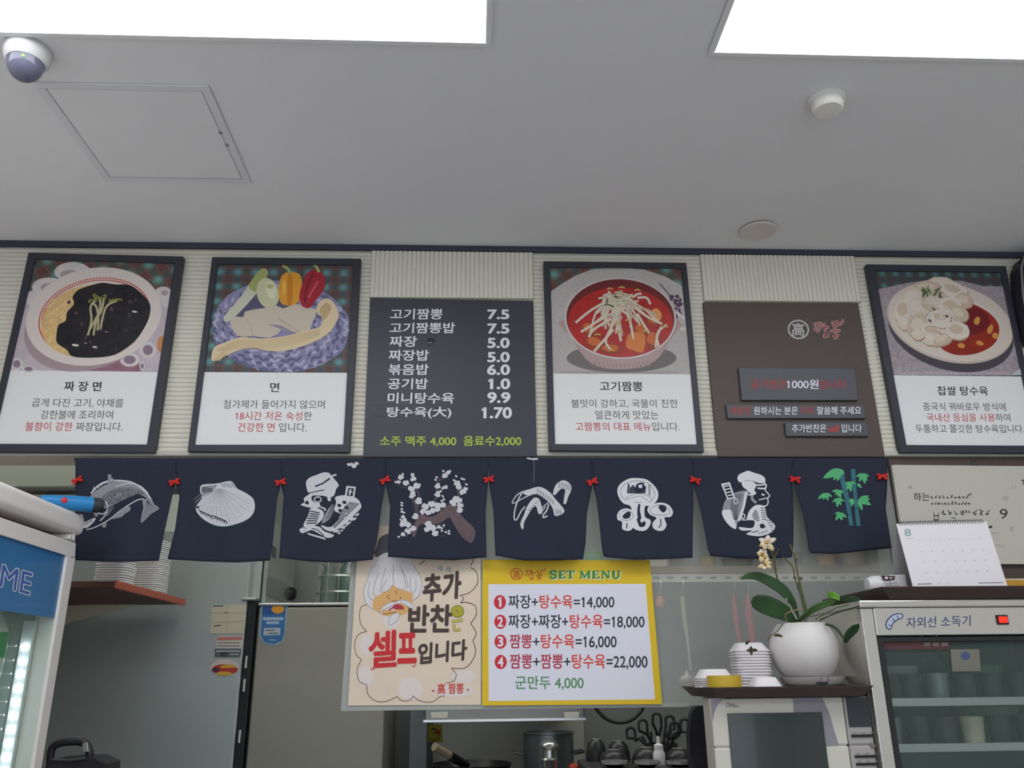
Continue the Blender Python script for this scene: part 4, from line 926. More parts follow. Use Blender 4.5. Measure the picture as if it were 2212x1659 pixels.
a.poly([(365, 590), (430, 550), (500, 510), (535, 470), (590, 510), (700, 540), (712, 620), (690, 690), (650, 725), (580, 745), (480, 748), (430, 720), (355, 680)], sk, 3)
for p in ([(400, 240), (340, 330), (300, 440), (270, 530), (295, 640), (360, 690)], [(540, 290), (535, 380), (535, 470), (480, 525), (430, 540)], [(600, 300), (640, 420), (640, 510), (560, 500)], [(700, 270), (770, 380), (795, 470), (770, 560), (715, 615)], [(470, 320), (440, 420), (420, 530)], [(410, 360), (370, 460), (360, 560), (385, 560)], [(480, 420), (440, 500), (435, 540)], [(690, 400), (690, 480), (705, 545)], [(740, 430), (740, 500), (715, 550)], [(330, 440), (310, 540), (340, 600), (365, 605)], [(620, 340), (660, 430), (670, 510)]): a.stroke(p, 5, hl, 5)
for p in ([(510, 600), (485, 580), (500, 560)], [(520, 610), (560, 615), (600, 600), (600, 575)], [(560, 520), (565, 560)]): a.stroke(p, 6, skd, 4)
a.poly([(500, 690), (560, 640), (620, 660), (630, 690), (540, 690), (510, 706)], mat('drawn_mouth', (178, 52, 76), 0.6), 3); a.stroke([(515, 700), (545, 685)], 12, hair, 0)
a.poly([(410, 735), (430, 680), (500, 630), (560, 625), (600, 600), (670, 615), (720, 650), (700, 680), (620, 640), (560, 640), (500, 690), (440, 700)], hair, 3)
for p in ([(410, 735), (430, 680), (500, 630), (560, 625)], [(580, 610), (660, 610), (720, 655)], [(440, 700), (500, 670), (550, 640)], [(600, 630), (660, 660), (695, 685)]): a.stroke(p, 5, hl, 4)
a.poly([(500, 760), (560, 720), (595, 740), (570, 790), (505, 830)], hair, 3); a.loop([(500, 760), (560, 720), (595, 740), (570, 790), (505, 830)], 4, hl, 3); a.stroke([(440, 735), (500, 725), (560, 715)], 5, skd, 3)
a.build('bearded_face', t)
def brush(nm, jobs, m_, lab=None):
    L = Art(S, 0.0009)
    for j in jobs: L.stroke(*j[:1], j[1], m_, 4)
    return L.build(nm, t, lab)
L = Art(S, 0.0009); L.text('추가', (805, 620), (1135, 585), 235, ink, bold=0.045, lean=10); L.build('brush_lettering', t)
L = Art(S, 0.0009); L.text('반찬', (672, 890), (1050, 888), 235, ink, bold=0.04, lean=10); L.build('brush_lettering', t)
L = Art(S, 0.0009); gy = mat('drawn_olive', (142, 138, 44), 0.6); gyl = mat('drawn_yellow', (214, 206, 66), 0.6)
L.poly(ell(1112, 708, 60, 56, 0, 30), gy)
for r in (46, 32, 18): L.loop(ell(1112, 706, r, r*0.9, 0, 24), 5, gyl, 0)
for wd, m_ in ((24, ink), (15, gyl)): L.stroke([(1060, 800), (1160, 785)], wd, m_, 0); L.stroke([(1080, 825), (1085, 876), (1140, 870)], wd, m_, 0)
L.build('yellow_lettering', t)
L = Art(S, 0.0009); L.text('셀', (318, 1210), (560, 1195), 315, mat('brush_red', (204, 44, 48), 0.6), bold=0.032, lean=6); L.text('프', (580, 1165), (740, 1160), 250, MATS['brush_red'], bold=0.045, lean=2)
for p in ([(335, 1215), (345, 1235)], [(355, 1210), (365, 1230)], [(708, 1195), (730, 1205)], [(735, 1190), (740, 1180)]): L.stroke(p, 9, MATS['brush_red'], 0)
L.build('red_lettering', t)
L = Art(S, 0.0009); L.text('입니다', (760, 1180), (1190, 1140), 180, ink, bold=0.042, lean=8); L.build('brush_lettering', t)
L = Art(S, 0.0009); L.text('- 高 짬뽕 -', (885, 1450), (1215, 1440), 92, mat('brush_orange', (206, 64, 44), 0.6), bold=0.02); L.build('signature_lettering', t)
L = Art(S, 0.0009); L.text('…세 세…', (870, 340), (1115, 365), 50, mat('teal_ink', (70, 140, 144), 0.6)); L.build('teal_lettering', t)
# yellow set menu
crop(1030, 1190, 4.609)
q = [(58, 88), (1722, 95), (1845, 1525), (52, 1540)]
YM = YF-0.010
t = thing('set_menu_sign', 'yellow bordered set menu sign listing four numbered combinations', 'sign', PY(*W((950, 1530)), YM))
MB(mat('sign_yellow', (226, 190, 22), 0.45)).slab(q, YM, 0.0015).build('backing', t)
S = Surf(YM)
L = Art(S, 0.0003); L.poly([(115, 332), (1680, 328), (1775, 1478), (118, 1495)], mat('sign_white', (226, 226, 238), 0.5)); L.build('white_field', t)
grn = mat('sign_green', (62, 140, 70), 0.6); sr = mat('sign_red', (206, 42, 56), 0.6); sc = mat('sign_coral', (218, 66, 52), 0.6); smg = mat('sign_crimson', (180, 44, 72), 0.6); sk2 = mat('sign_black', (44, 48, 62), 0.6)
def slab_word(L, x0, y0, h, m, grow):
    A, th = 26, 9                                   # stem and serif thickness, sign units
    def put(dx, w_, shapes):
        for p in shapes: L.stroke([(x0+dx+a*w_, y0-b*h) for a, b in p[0]], p[1]+grow, m, p[2], hold=True)
    I = lambda a, b, n=0.14: ([(a-n, b), (a+n, b)], th, 0)
    S_ = [([(0.86, 0.72), (0.72, 0.93), (0.35, 0.95), (0.12, 0.76), (0.3, 0.58), (0.7, 0.44), (0.86, 0.24), (0.62, 0.05), (0.28, 0.06), (0.12, 0.28)], A*0.72, 4), ([(0.88, 0.62), (0.88, 0.98)], th, 0), ([(0.10, 0.38), (0.10, 0.02)], th, 0)]
    E_ = [([(0.26, 0), (0.26, 1)], A, 0), ([(0.05, 0.06), (0.92, 0.06)], th+2, 0), ([(0.05, 0.94), (0.88, 0.94)], th+2, 0), ([(0.3, 0.5), (0.66, 0.5)], th+2, 0), ([(0.9, 0.0), (0.9, 0.3)], th+4, 0), ([(0.86, 1.0), (0.86, 0.72)], th+4, 0), ([(0.66, 0.36), (0.66, 0.64)], th, 0)]
    T_ = [([(0.5, 0), (0.5, 1)], A, 0), ([(0.04, 0.94), (0.96, 0.94)], th+2, 0), ([(0.08, 1), (0.08, 0.66)], th+4, 0), ([(0.92, 1), (0.92, 0.66)], th+4, 0), I(0.5, 0.06, 0.26)]
    M_ = [([(0.18, 0), (0.18, 1)], 14, 0), ([(0.84, 0), (0.84, 1)], A, 0), ([(0.2, 0.96), (0.5, 0.1)], A*0.8, 0), ([(0.5, 0.1), (0.8, 0.96)], 14, 0), I(0.16, 0.06), I(0.84, 0.06), I(0.14, 0.94), I(0.87, 0.94)]
    N_ = [([(0.2, 0), (0.2, 1)], 14, 0), ([(0.82, 0.04), (0.82, 1)], 14, 0), ([(0.2, 0.96), (0.8, 0.06)], A*0.85, 0), I(0.18, 0.06), I(0.14, 0.94), I(0.82, 0.94)]
    U_ = [([(0.24, 1), (0.24, 0.32), (0.38, 0.06), (0.62, 0.06), (0.78, 0.3), (0.8, 1)], 18, 3), ([(0.24, 1), (0.24, 0.3)], A, 0), I(0.24, 0.94, 0.2), I(0.8, 0.94, 0.18)]
    for dx, w_, g in ((0, 80, S_), (88, 76, E_), (166, 88, T_), (296, 116, M_), (422, 80, E_), (512, 100, N_), (618, 92, U_)): L.up(); put(dx, w_, g)
L = Art(S, 0.0005); slab_word(L, 731, 283, 80, mat('sign_cream', (236, 230, 190), 0.6), 4); L.up(10); slab_word(L, 722, 275, 78, grn, 0); L.build('heading_lettering', t)
L = Art(S, 0.0005); og = mat('logo_orange', (200, 74, 36), 0.6)
L.loop(ell(394, 230, 58, 56, 0, 36), 8, og, 0); L.text('高', (360, 276), (430, 278), 84, og, bold=0.01)
for p in ([(478, 200), (505, 200), (490, 250)], [(510, 195), (535, 198), (512, 255)], [(545, 190), (552, 250)], [(548, 222), (580, 215)], [(540, 262), (530, 282), (560, 280), (548, 258)], [(605, 190), (612, 225), (640, 220), (640, 180)], [(650, 200), (672, 195), (678, 165)], [(590, 250), (655, 246)], [(622, 225), (624, 246)], [(608, 270), (622, 286), (634, 266), (606, 264)]): L.stroke(p, 8, og, 4)
L.build('emblem', t)
rows = [('1', 230, 510, [('짜장+', 0), ('탕수육', 1), ('=14,000', 0)], (316, 578), (1368, 578), 138), ('2', 234, 706, [('짜장+짜장+', 0), ('탕수육', 1), ('=18,000', 0)], (316, 776), (1668, 776), 142),
        ('3', 236, 904, [('짬뽕', 2), ('+', 0), ('탕수육', 1), ('=16,000', 0)], (328, 976), (1390, 976), 145), ('4', 238, 1106, [('짬뽕', 2), ('+', 0), ('짬뽕', 2), ('+', 0), ('탕수육', 1), ('=22,000', 0)], (330, 1178), (1698, 1178), 150)]
for n, cx_, cy_, runs, bl, br, h in rows:
    L = Art(S, 0.0005); L.poly(ell(cx_, cy_, 60, 71, 0, 32), sr); L.text(n, (cx_-(26 if n != '1' else 16), cy_+46), (cx_+(24 if n != '1' else 10), cy_+46), 94, mat('sign_white'), bold=0.04); L.build('number_disc', t)
    L = Art(S, 0.0005); L.text(runs, bl, br, h, [sk2, sc, smg], bold=0.016); L.build('combination_lettering', t)
L = Art(S, 0.0005); L.text('군만두 4,000', (384, 1382), (1062, 1382), 136, mat('sign_soft_green', (96, 146, 106), 0.6), bold=0.02); L.build('dumpling_lettering', t)
# ------------------------------------------------------------------ kitchen behind the hatch
crop(0, 0, 1.0)
def XY(px, py, Y): return PY(px, py, Y)
# grey hood box hanging at the far left
YH = 2.72; v = XY(100, 1062, YH); xr = XY(398, 1040, YH).x
t = thing('vent_hood', 'grey metal hood panel hanging under the kitchen ceiling, left behind the curtain', 'hood', ((XL+xr)/2, YH+0.02, v.z))
MB(mat('hood_grey', (150, 156, 150), 0.4, 0.4)).box(XL+0.002, xr, YH, YH+0.05, v.z+0.014, CEIL-0.002).build('housing', t, bevel=0.004)
MB(mat('hood_edge', (70, 74, 72), 0.4, 0.4)).box(XL+0.002, xr, YH-0.006, YH+0.05, v.z, v.z+0.0135).build('rim', t, bevel=0.002)
# wall shelf on the left with stacked white containers
ZS = 1.75; xs = PZ(345, 1293, ZS).x
sh_m = mat('shelf_brown', (104, 70, 62), 0.5, noise=0.1, nscale=30); 
t = thing('wall_shelf', 'brown wall shelf with orange front edge carrying stacked white containers, left of the steel fridge', 'shelf', (XL+0.2, 2.75, ZS))
MB(sh_m).box(XL+0.002, xs, 2.44, 3.04, ZS, ZS+0.016).build('board', t)
MB(mat('shelf_edge', (176, 92, 72), 0.5)).box(xs, xs+0.006, 2.44, 3.04, ZS-0.004, ZS+0.018).build('edge_band', t, bevel=0.002)
br = [XY(60, 1314, 3.02), XY(322, 1298, 3.02), XY(60, 1368, 3.02)]
MB(mat('bracket_beige', (236, 228, 206), 0.6)).prism(br, (0, 0.018, 0)).build('bracket', t)
cont_m = mat('container_white', (232, 234, 236), 0.4)
def sq(a):                                     # rounded square plan
    return min(1/abs(math.cos(a)) if abs(math.cos(a)) > 1e-6 else 9, 1/abs(math.sin(a)) if abs(math.sin(a)) > 1e-6 else 9, 1.22)
for j, (px, py, n, r, pitch, who) in enumerate(((308, 1286, 25, 0.052, 0.0068, 'right'), (238, 1262, 23, 0.047, 0.0072, 'left'))):
    yy = 2.86-0.26*j; c = Vector((xs-0.062-0.004*j, yy, ZS+0.0165))
    pr = [(r*0.90, 0), (r*0.93, 0.0012), (r, 0.0022), (r, pitch-0.0016), (r*0.97, pitch-0.0006), (r*0.88, pitch-0.0006), (0.0001, pitch-0.0008)]
    o = MB(cont_m).lathe(pr, c, 32, squash=sq).build('plastic_dish', smooth=True)
    tag(o, 'flat white plastic dish in the %s hand stack on the brown wall shelf' % who, 'dish', 'white dishes in the %s stack on the wall shelf' % who)
    for k in range(1, n): copy_tree(o, (0.0008*math.sin(k*2.1), 0, pitch*k))
# tall steel fridge
YA = 3.07; xa0 = XY(70, 1500, YA).x; xa1 = XY(549, 1350, YA).x; za = XY(360, 1143, YA).z
steel_f = mat('fridge_steel', (176, 186, 186), 0.42, 0.3, bump=0.02, bscale=3, stretch=(6, 6, 0.6))
t = thing('tall_fridge', 'tall brushed steel fridge with paper stickers, left in the kitchen', 'fridge', ((xa0+xa1)/2, YA+0.3, 0))
MB(steel_f).box(xa0, xa1, YA+0.045, YA+0.62, 0.0, za).build('cabinet', t, bevel=0.004)
d_ = MB(steel_f).box(xa0, xa1-0.031, YA, YA+0.042, 0.12, za-0.01).build('door', t, bevel=0.006)
MB(mat('fridge_gap', (42, 46, 48), 0.4, 0.3)).box(xa1-0.029, xa1, YA+0.004, YA+0.044, 0.12, XY(545, 1296, YA).z).build('hinge_strip', t, bevel=0.003)
hz = [XY(545, y, YA).z for y in (1305, 1430, 1480, 1590)]
for z in hz[1:]:
    MB(steel_l).tube([(xa1-0.015, YA-0.004, z-0.02), (xa1-0.015, YA-0.004, z+0.02)], 0.0055, 10).build('hinge', t, smooth=True)
MB(steel_l).box(xa1-0.05, xa1-0.001, YA-0.004, YA+0.06, XY(545, 1298, YA).z, XY(545, 1291, YA).z).build('top_hinge', t, bevel=0.003)
def sticker(parent, Y, quad, m, art=None, name='sticker', rnd=0.0, label=None):
    pts = rrect(quad, rnd) if rnd else quad
    P = [PY(*W(p), Y-0.0012) for p in pts]; o = MB(m).prism(P, (0, 0.001, 0)).build(name, parent, label=label)
    if art:
        L = Art(Surf(Y-0.0013), 0.0003); art(L); L.build('printing', o)
    return o
crop(340, 1180, 3.464)
pap = mat('paper_cream', (196, 192, 172), 0.7); lab_w = mat('label_white', (206, 200, 196), 0.6); dk = mat('label_ink', (70, 72, 74), 0.6)
def fold(L):
    for p in ([(415, 448), (495, 446)], [(498, 498), (524, 496)], [(420, 598), (475, 590)]): L.stroke(p, 7, dk, 0)
    for p in ([(410, 570), (650, 560)], [(405, 500), (655, 498)], [(525, 440), (522, 640)]): L.stroke(p, 2, mat('paper_line', (150, 146, 130), 0.7), 0)
sticker(t, YA, [(408, 440), (664, 440), (648, 652), (394, 655)], pap, fold, 'paper_note', label='pale paper note on the fridge door')
def warn(L):
    L.poly([(430, 765), (628, 765), (622, 828), (430, 828)], mat('label_slate', (92, 100, 110), 0.6)); L.poly([(450, 680), (634, 676), (632, 700), (446, 704)], mat('label_pink', (196, 120, 112), 0.6))
    for y in (722, 745): L.stroke([(450, y), (615, y)], 8, mat('label_grey', (136, 132, 130), 0.6), 0)
    L.stroke([(440, 785), (618, 785)], 8, lab_w, 0); L.poly([(470, 790), (530, 790), (520, 825), (470, 825)], dk); L.stroke([(540, 810), (610, 808)], 6, lab_w, 0)
sticker(t, YA, [(446, 676), (636, 674), (622, 830), (430, 830)], lab_w, warn, 'warning_label', 0.06, 'white and slate warning label')
def oval(L):
    L.poly(ell(505, 922, 96, 40, 0, 30), mat('sticker_red', (178, 56, 50), 0.5)); L.poly(ell(530, 905, 60, 22), mat('sticker_yellow', (206, 164, 62), 0.5)); L.poly(ell(500, 953, 60, 16), MATS['sticker_yellow']); L.poly(ell(435, 925, 28, 20), mat('sticker_plum', (92, 44, 66), 0.5)); L.stroke([(470, 922), (590, 918)], 18, MATS['sticker_red'], 0)
sticker(t, YA, ell(505, 908, 104, 63, 0, 40), mat('sticker_pale', (212, 196, 190), 0.5), oval, 'oval_sticker', label='oval red and yellow sticker')
# pale long box on the fridge top
x0, x1 = XY(60, 1100, YA+0.12).x, XY(392, 1100, YA+0.12).x
o = MB(mat('pale_box', (226, 232, 222), 0.5)).box(x0, x1, YA+0.12, YA+0.45, za+0.0005, za+0.16).build('long_box', bevel=0.006)
tag(o, 'long pale box lying on top of the tall steel fridge', 'box')
# second steel fridge
YB2 = 3.09; xb0 = xa1+0.007; xb1 = XY(832, 1500, YB2).x; zb = XY(660, 1302, YB2).z
steel_g = mat('fridge_steel_warm', (152, 151, 140), 0.42, 0.3, bump=0.02, bscale=3, stretch=(6, 6, 0.6))
t = thing('short_fridge', 'shorter brushed steel fridge with a blue label, beside the tall fridge', 'fridge', ((xb0+xb1)/2, YB2+0.22, 0))
MB(steel_g).box(xb0, xb1, YB2+0.04, YB2+0.46, 0, zb-0.012).build('cabinet', t, bevel=0.004)
MB(steel_g).box(xb0, xb1, YB2, YB2+0.038, 0.12, zb-0.014).build('door', t, bevel=0.005)
MB(steel_l).box(xb0-0.004, xb1+0.004, YB2-0.004, YB2+0.46, zb-0.011, zb).build('top_edge', t, bevel=0.003)
def blue(L):
    L.poly([(788, 430), (962, 430), (948, 660), (930, 705), (870, 732), (800, 715), (774, 660)], mat('sticker_blue', (58, 110, 168), 0.5), 0)
    L.poly([(788, 430), (962, 430), (956, 510), (782, 512)], mat('sticker_blue_dark', (44, 84, 146), 0.5)); L.poly(ell(902, 470, 48, 34, 0, 24), mat('sticker_orange', (214, 152, 48), 0.5))
    for y, a, b in ((542, 790, 942), (572, 815, 910)): L.stroke([(a, y), (b, y)], 22, mat('sticker_pale_blue', (158, 182, 206), 0.5), 0)
    L.poly([(798, 612), (922, 610), (918, 664), (792, 668)], mat('sticker_grey', (176, 188, 198), 0.5)); L.stroke([(806, 630), (880, 628)], 9, mat('sticker_ink', (90, 110, 130), 0.5), 0); L.stroke([(830, 652), (905, 650)], 9, MATS['sticker_ink'], 0); L.stroke([(836, 700), (888, 702)], 7, MATS['sticker_pale_blue'], 0)
sticker(t, YB2, [(778, 422), (972, 422), (958, 655), (945, 705), (900, 738), (850, 745), (795, 725), (766, 680), (762, 640)], mat('sticker_rim', (140, 168, 190), 0.5), blue, 'blue_sticker', label='blue rounded certificate sticker')
# steel cabinet above it and the wire basket next to it
crop(0, 0, 1.0)
xc1 = XY(577, 1250, YB2+0.02).x
t = thing('steel_cabinet', 'grey steel cabinet box standing on the shorter fridge behind the curtain', 'cabinet', (xc1-0.12, YB2+0.2, zb))
MB(mat('cabinet_grey', (168, 176, 172), 0.35, 0.4)).box(xa1+0.006, xc1, YB2+0.02, YB2+0.48, zb+0.0005, zb+0.30).build('body', t, bevel=0.004)
MB(steel_l).box(xc1, xc1+0.003, YB2+0.02, YB2+0.48, zb+0.03, zb+0.10).build('side_panel', t)
MB(mat('label_black', (80, 84, 86), 0.5)).box(xc1, xc1+0.002, YB2+0.06, YB2+0.12, zb+0.17, zb+0.21).build('maker_plate', t)
MB(blackp).lathe([(0.026, 0), (0.026, 0.012), (0.016, 0.022), (0.0001, 0.022)], (xc1+0.003, YB2+0.42, zb+0.07), 20, axis=(1, 0, 0)).build('knob', t, smooth=True)
wire = mat('wire_chrome', (210, 216, 214), 0.25, 0.8)
bx0, bx1 = XY(690, 1290, 3.42).x, XY(790, 1290, 3.42).x
t = thing('wire_basket', 'chrome wire basket standing on the shorter fridge beside the cream poster', 'basket', ((bx0+bx1)/2, 3.42, zb))
for k, z in enumerate((0.004, 0.06, 0.12, 0.18)):
    ring = [Vector((bx0+(bx1-bx0)*0.5+math.cos(a)*(bx1-bx0)*0.55, 3.44+math.sin(a)*0.14, zb+z)) for a in [i*math.pi/12 for i in range(25)]]
    MB(wire).tube(ring, 0.0035, 6, False).build('wire_ring', t, smooth=True)
for k in range(9):
    a = math.pi*(0.9+k*0.15); p = Vector((bx0+(bx1-bx0)*0.5+math.cos(a)*(bx1-bx0)*0.55, 3.44+math.sin(a)*0.14, zb+0.001))
    MB(wire).tube([p, p+Vector((0, 0, 0.182))], 0.0025, 6).build('wire_rod', t, smooth=True)
for k, (dx, rr, hh) in enumerate(((-0.055, 0.035, 0.16), (0.02, 0.04, 0.20), (0.065, 0.022, 0.13))):
    o = MB(mat('jar_glass_%s' % 'abc'[k], ((110, 128, 124), (92, 116, 112), (128, 140, 138))[k], 0.2)).lathe([(rr, 0), (rr, hh*0.75), (rr*0.6, hh*0.85), (rr*0.6, hh), (0.0001, hh)], ((bx0+bx1)/2+dx-0.005, 3.44+0.02*(k % 2), zb+0.006), 20).build('glass_jar', smooth=True)
    tag(o, ('grey glass jar at the left of the wire basket', 'tallest green grey jar in the middle of the wire basket', 'small pale jar at the right of the wire basket')[k], 'jar')
# post and cooking line
xp0, xp1 = XY(884, 1600, 3.4).x, XY(922, 1600, 3.4).x
o = MB(mat('post_bluegrey', (134, 146, 152), 0.5)).box(xp0, xp1, 3.4, 3.5, 0, CEIL-0.001).build('trim_4', bevel=0.003); o['kind'] = 'structure'
YSP = YK-0.03
o = MB(mat('splash_steel', (204, 202, 190), 0.45, 0.25, noise=0.06, nscale=2)).box(xp1+0.01, XY(1262, 1600, YSP).x, YSP, YK-0.001, 0.6, 1.9).build('splash_panel'); tag(o, 'plain steel splash panel on the back wall behind the wok', 'panel')
yl = 3.2; z0 = XY(1090, 1556, yl).z; z1 = XY(1090, 1535, yl).z
t = thing('range_hood', 'stainless range hood lip over the wok, below the cream poster', 'hood', (XY(1090, 1550, yl).x, yl+0.2, z0))
xh0, xh1 = XY(918, 1546, yl).x, XY(1262, 1546, yl).x
MB(mat('hood_lip', (136, 136, 130), 0.3, 0.7)).box(xh0, xh1, yl, yl+0.02, z0, z1+0.10).build('front_lip', t, bevel=0.003)
MB(steel).box(xh0, xh1, yl+0.0205, YSP-0.001, z1+0.02, z1+0.10).build('canopy', t, bevel=0.003)
MB(steel_l).box(xh0-0.006, xh1+0.006, yl-0.005, yl-0.0005, z0-0.004, z0+0.006).build('drip_edge', t, bevel=0.001)
for a, b in ((930, 968), (1218, 1252)):
    MB(mat('hood_glint', (236, 232, 222), 0.4)).slab([(a, 1539), (b, 1538), (b-2, 1552), (a+2, 1552)], yl-0.004, 0.0035).build('glint_plate', t, bevel=0.001)  # pale plates stand in for bright reflections on the hood lip
# yellow safety sticker
def gas(L):
    L.poly([(936, 1582), (952, 1575), (951, 1590)], mat('gas_red', (190, 70, 50), 0.5)); L.stroke([(928, 1596), (940, 1600), (950, 1593)], 2.2, mat('gas_ink', (110, 100, 40), 0.5), 3); L.stroke([(932, 1574), (944, 1577)], 4, MATS['gas_ink'], 0)
o = sticker(None, YSP, [(921, 1565), (955, 1566), (956, 1603), (920, 1603)], mat('gas_yellow', (204, 190, 34), 0.5), None, 'safety_sticker'); tag(o, 'yellow square safety sticker on the steel splash panel above the wok', 'sticker')
L = Art(Surf(YSP-0.0013), 0.0003); gas(L); L.build('printing', o)
# stove, wok, pot
ZST = 1.12
t = thing('stove', 'low steel stove range under the wok at the bottom of the photo', 'stove', (XY(1080, 1650, 3.2).x, 3.2, 0))
MB(steel).box(xp1+0.012, XY(1330, 1600, 3.0).x, 2.8, YSP-0.002, 0, ZST).build('body', t, bevel=0.006)
yw = 3.0; c = XY(1018, 1652, yw); r = 88*mpp(1018, 1650, yw)
iron = mat('wok_iron', (34, 35, 38), 0.35, 0.4)
t = thing('wok', 'black iron wok with wooden handle on the stove', 'wok', (c.x, yw, ZST))
dz = c.z-ZST
MB(iron).lathe([(r*0.35, 0.0006), (r*0.75, dz*0.45), (r, dz+0.004), (r*0.97, dz+0.005), (r*0.72, dz*0.47), (r*0.3, 0.006), (0.0001, 0.005)], (c.x, yw, ZST), 40).build('pan', t, smooth=True)
h0 = XY(988, 1642, yw-0.10); h1 = XY(938, 1613, yw-0.17); hm = h0.lerp(h1, 0.35)
MB(iron).tube([h0+Vector((0.03, 0.04, -0.02)), h0, hm], [0.012, 0.014, 0.014], 10).build('handle_socket', t, smooth=True)
MB(mat('handle_wood', (150, 136, 112), 0.6)).tube([hm, h1], [0.013, 0.013], 12).build('handle', t, smooth=True)
yp = 3.05; c = XY(1184, 1585, yp); r = 54*mpp(1184, 1585, yp)
t = thing('stock_pot', 'tall grey steel stock pot on the stove right of the wok', 'pot', (c.x, yp, ZST))
MB(mat('pot_steel', (118, 126, 130), 0.3, 0.7)).lathe([(r, 0.0006), (r, c.z-ZST), (r*1.05, c.z-ZST+0.003), (r*1.05, c.z-ZST+0.007), (r*0.97, c.z-ZST+0.007), (r*0.96, 0.01), (0.0001, 0.01)], (c.x, yp, ZST), 40).build('body', t, smooth=True)
for sgn in (-1, 1): MB(steel_d).tube([(c.x+sgn*r, yp-0.02, c.z-0.06), (c.x+sgn*(r+0.03), yp-0.02, c.z-0.055), (c.x+sgn*(r+0.03), yp+0.03, c.z-0.055), (c.x+sgn*r, yp+0.03, c.z-0.06)], 0.005, 8).build('handle', t, smooth=True)
yc = 2.88; c = XY(1186, 1597, yc); q = mpp(1186, 1610, yc)
t = thing('seasoning_canister', 'shiny steel canister with domed lid in front of the stock pot', 'canister', (c.x, yc, ZST)); hh = c.z-ZST
MB(steel_l).lathe([(18*q, 0.0006), (18*q, hh-42*q), (19*q, hh-40*q), (17*q, hh-36*q)], (c.x, yc, ZST), 28).build('body', t, smooth=True)
MB(steel_l).lathe([(16*q, hh-36*q), (16*q, hh-22*q), (14*q, hh-20*q), (21*q, hh-14*q), (20*q, hh-9*q), (13*q, hh-3*q), (0.0001, hh)], (c.x, yc, ZST), 28).build('lid', t, smooth=True)
c = XY(1243, 1655, 2.86); o = MB(mat('red_cap', (190, 66, 52), 0.5)).lathe([(0.02, 0), (0.02, c.z-ZST), (0.016, c.z-ZST+0.006), (0.0001, c.z-ZST+0.006)], (c.x, 2.86, ZST+0.0006), 20).build('red_bottle', smooth=True); tag(o, 'small red topped bottle between the canister and the black bowls', 'bottle')
# black stoneware bowls
ZB = 1.262; yb = 2.62
o = MB(steel_d).box(XY(1262, 1659, yb).x, XY(1545, 1659, yb).x, 2.46, 2.795, 0, ZB).build('prep_table', bevel=0.006); tag(o, 'dark steel prep table carrying black bowls, bottom edge of the photo', 'table')
ston = mat('stoneware', (46, 46, 50), 0.35); rimm = mat('stoneware_rim', (150, 148, 148), 0.3)
def bowl(px, py, Y, r, label, invert=False):
    c = XY(px, py, Y); h = c.z-ZB; r *= mpp(px, py, Y)
    t = thing('stone_bowl', label, 'bowl', (c.x, Y, ZB), 'black stoneware bowls on the prep table')
    if invert: pr = [(r, 0.0006), (r*1.02, h*0.35), (r*0.8, h*0.8), (r*0.45, h), (r*0.42, h-0.008), (0.0001, h-0.008)]
    else: pr = [(r*0.55, 0.0006), (r*0.9, h*0.5), (r, h-0.01), (r*0.93, h-0.01), (r*0.5, h*0.35), (0.0001, h*0.35)]
    MB(ston).lathe(pr, (c.x, Y, ZB), 32).build('body', t, smooth=True)
    if not invert: MB(rimm).lathe([(r*0.94, h-0.0098), (r*1.0, h-0.0098), (r*0.99, h-0.002), (r*0.93, h-0.002), (r*0.94, h-0.0098)], (c.x, Y, ZB), 32).build('rim', t, smooth=True)
    else: MB(rimm).lathe([(r*0.44, h+0.0002), (r*0.46, h+0.001), (r*0.43, h+0.002), (r*0.44, h+0.0002)], (c.x, Y, ZB), 32).build('foot_ring', t, smooth=True)
for px, lab in ((1327, 'front black stone bowl with pale rim, nearest the steel canister'), (1398, 'front black stone bowl with pale rim, middle of three'), (1468, 'front black stone bowl with pale rim, nearest the microwave')): bowl(px, 1641, 2.53, 28, lab)
for px, py, lab in ((1325, 1620, 'upturned black stone bowl behind the front row, nearest the steel canister'), (1395, 1615, 'upturned black stone bowl behind the front row, middle of three'), (1465, 1617, 'upturned black stone bowl behind the front row, nearest the microwave')): bowl(px, py, 2.64, 30, lab, True)
bowl(1287, 1597, 2.75, 22, 'small upturned black bowl at the back left of the prep table', True); bowl(1335, 1601, 2.76, 24, 'upturned black bowl at the back, right of the small one', True)
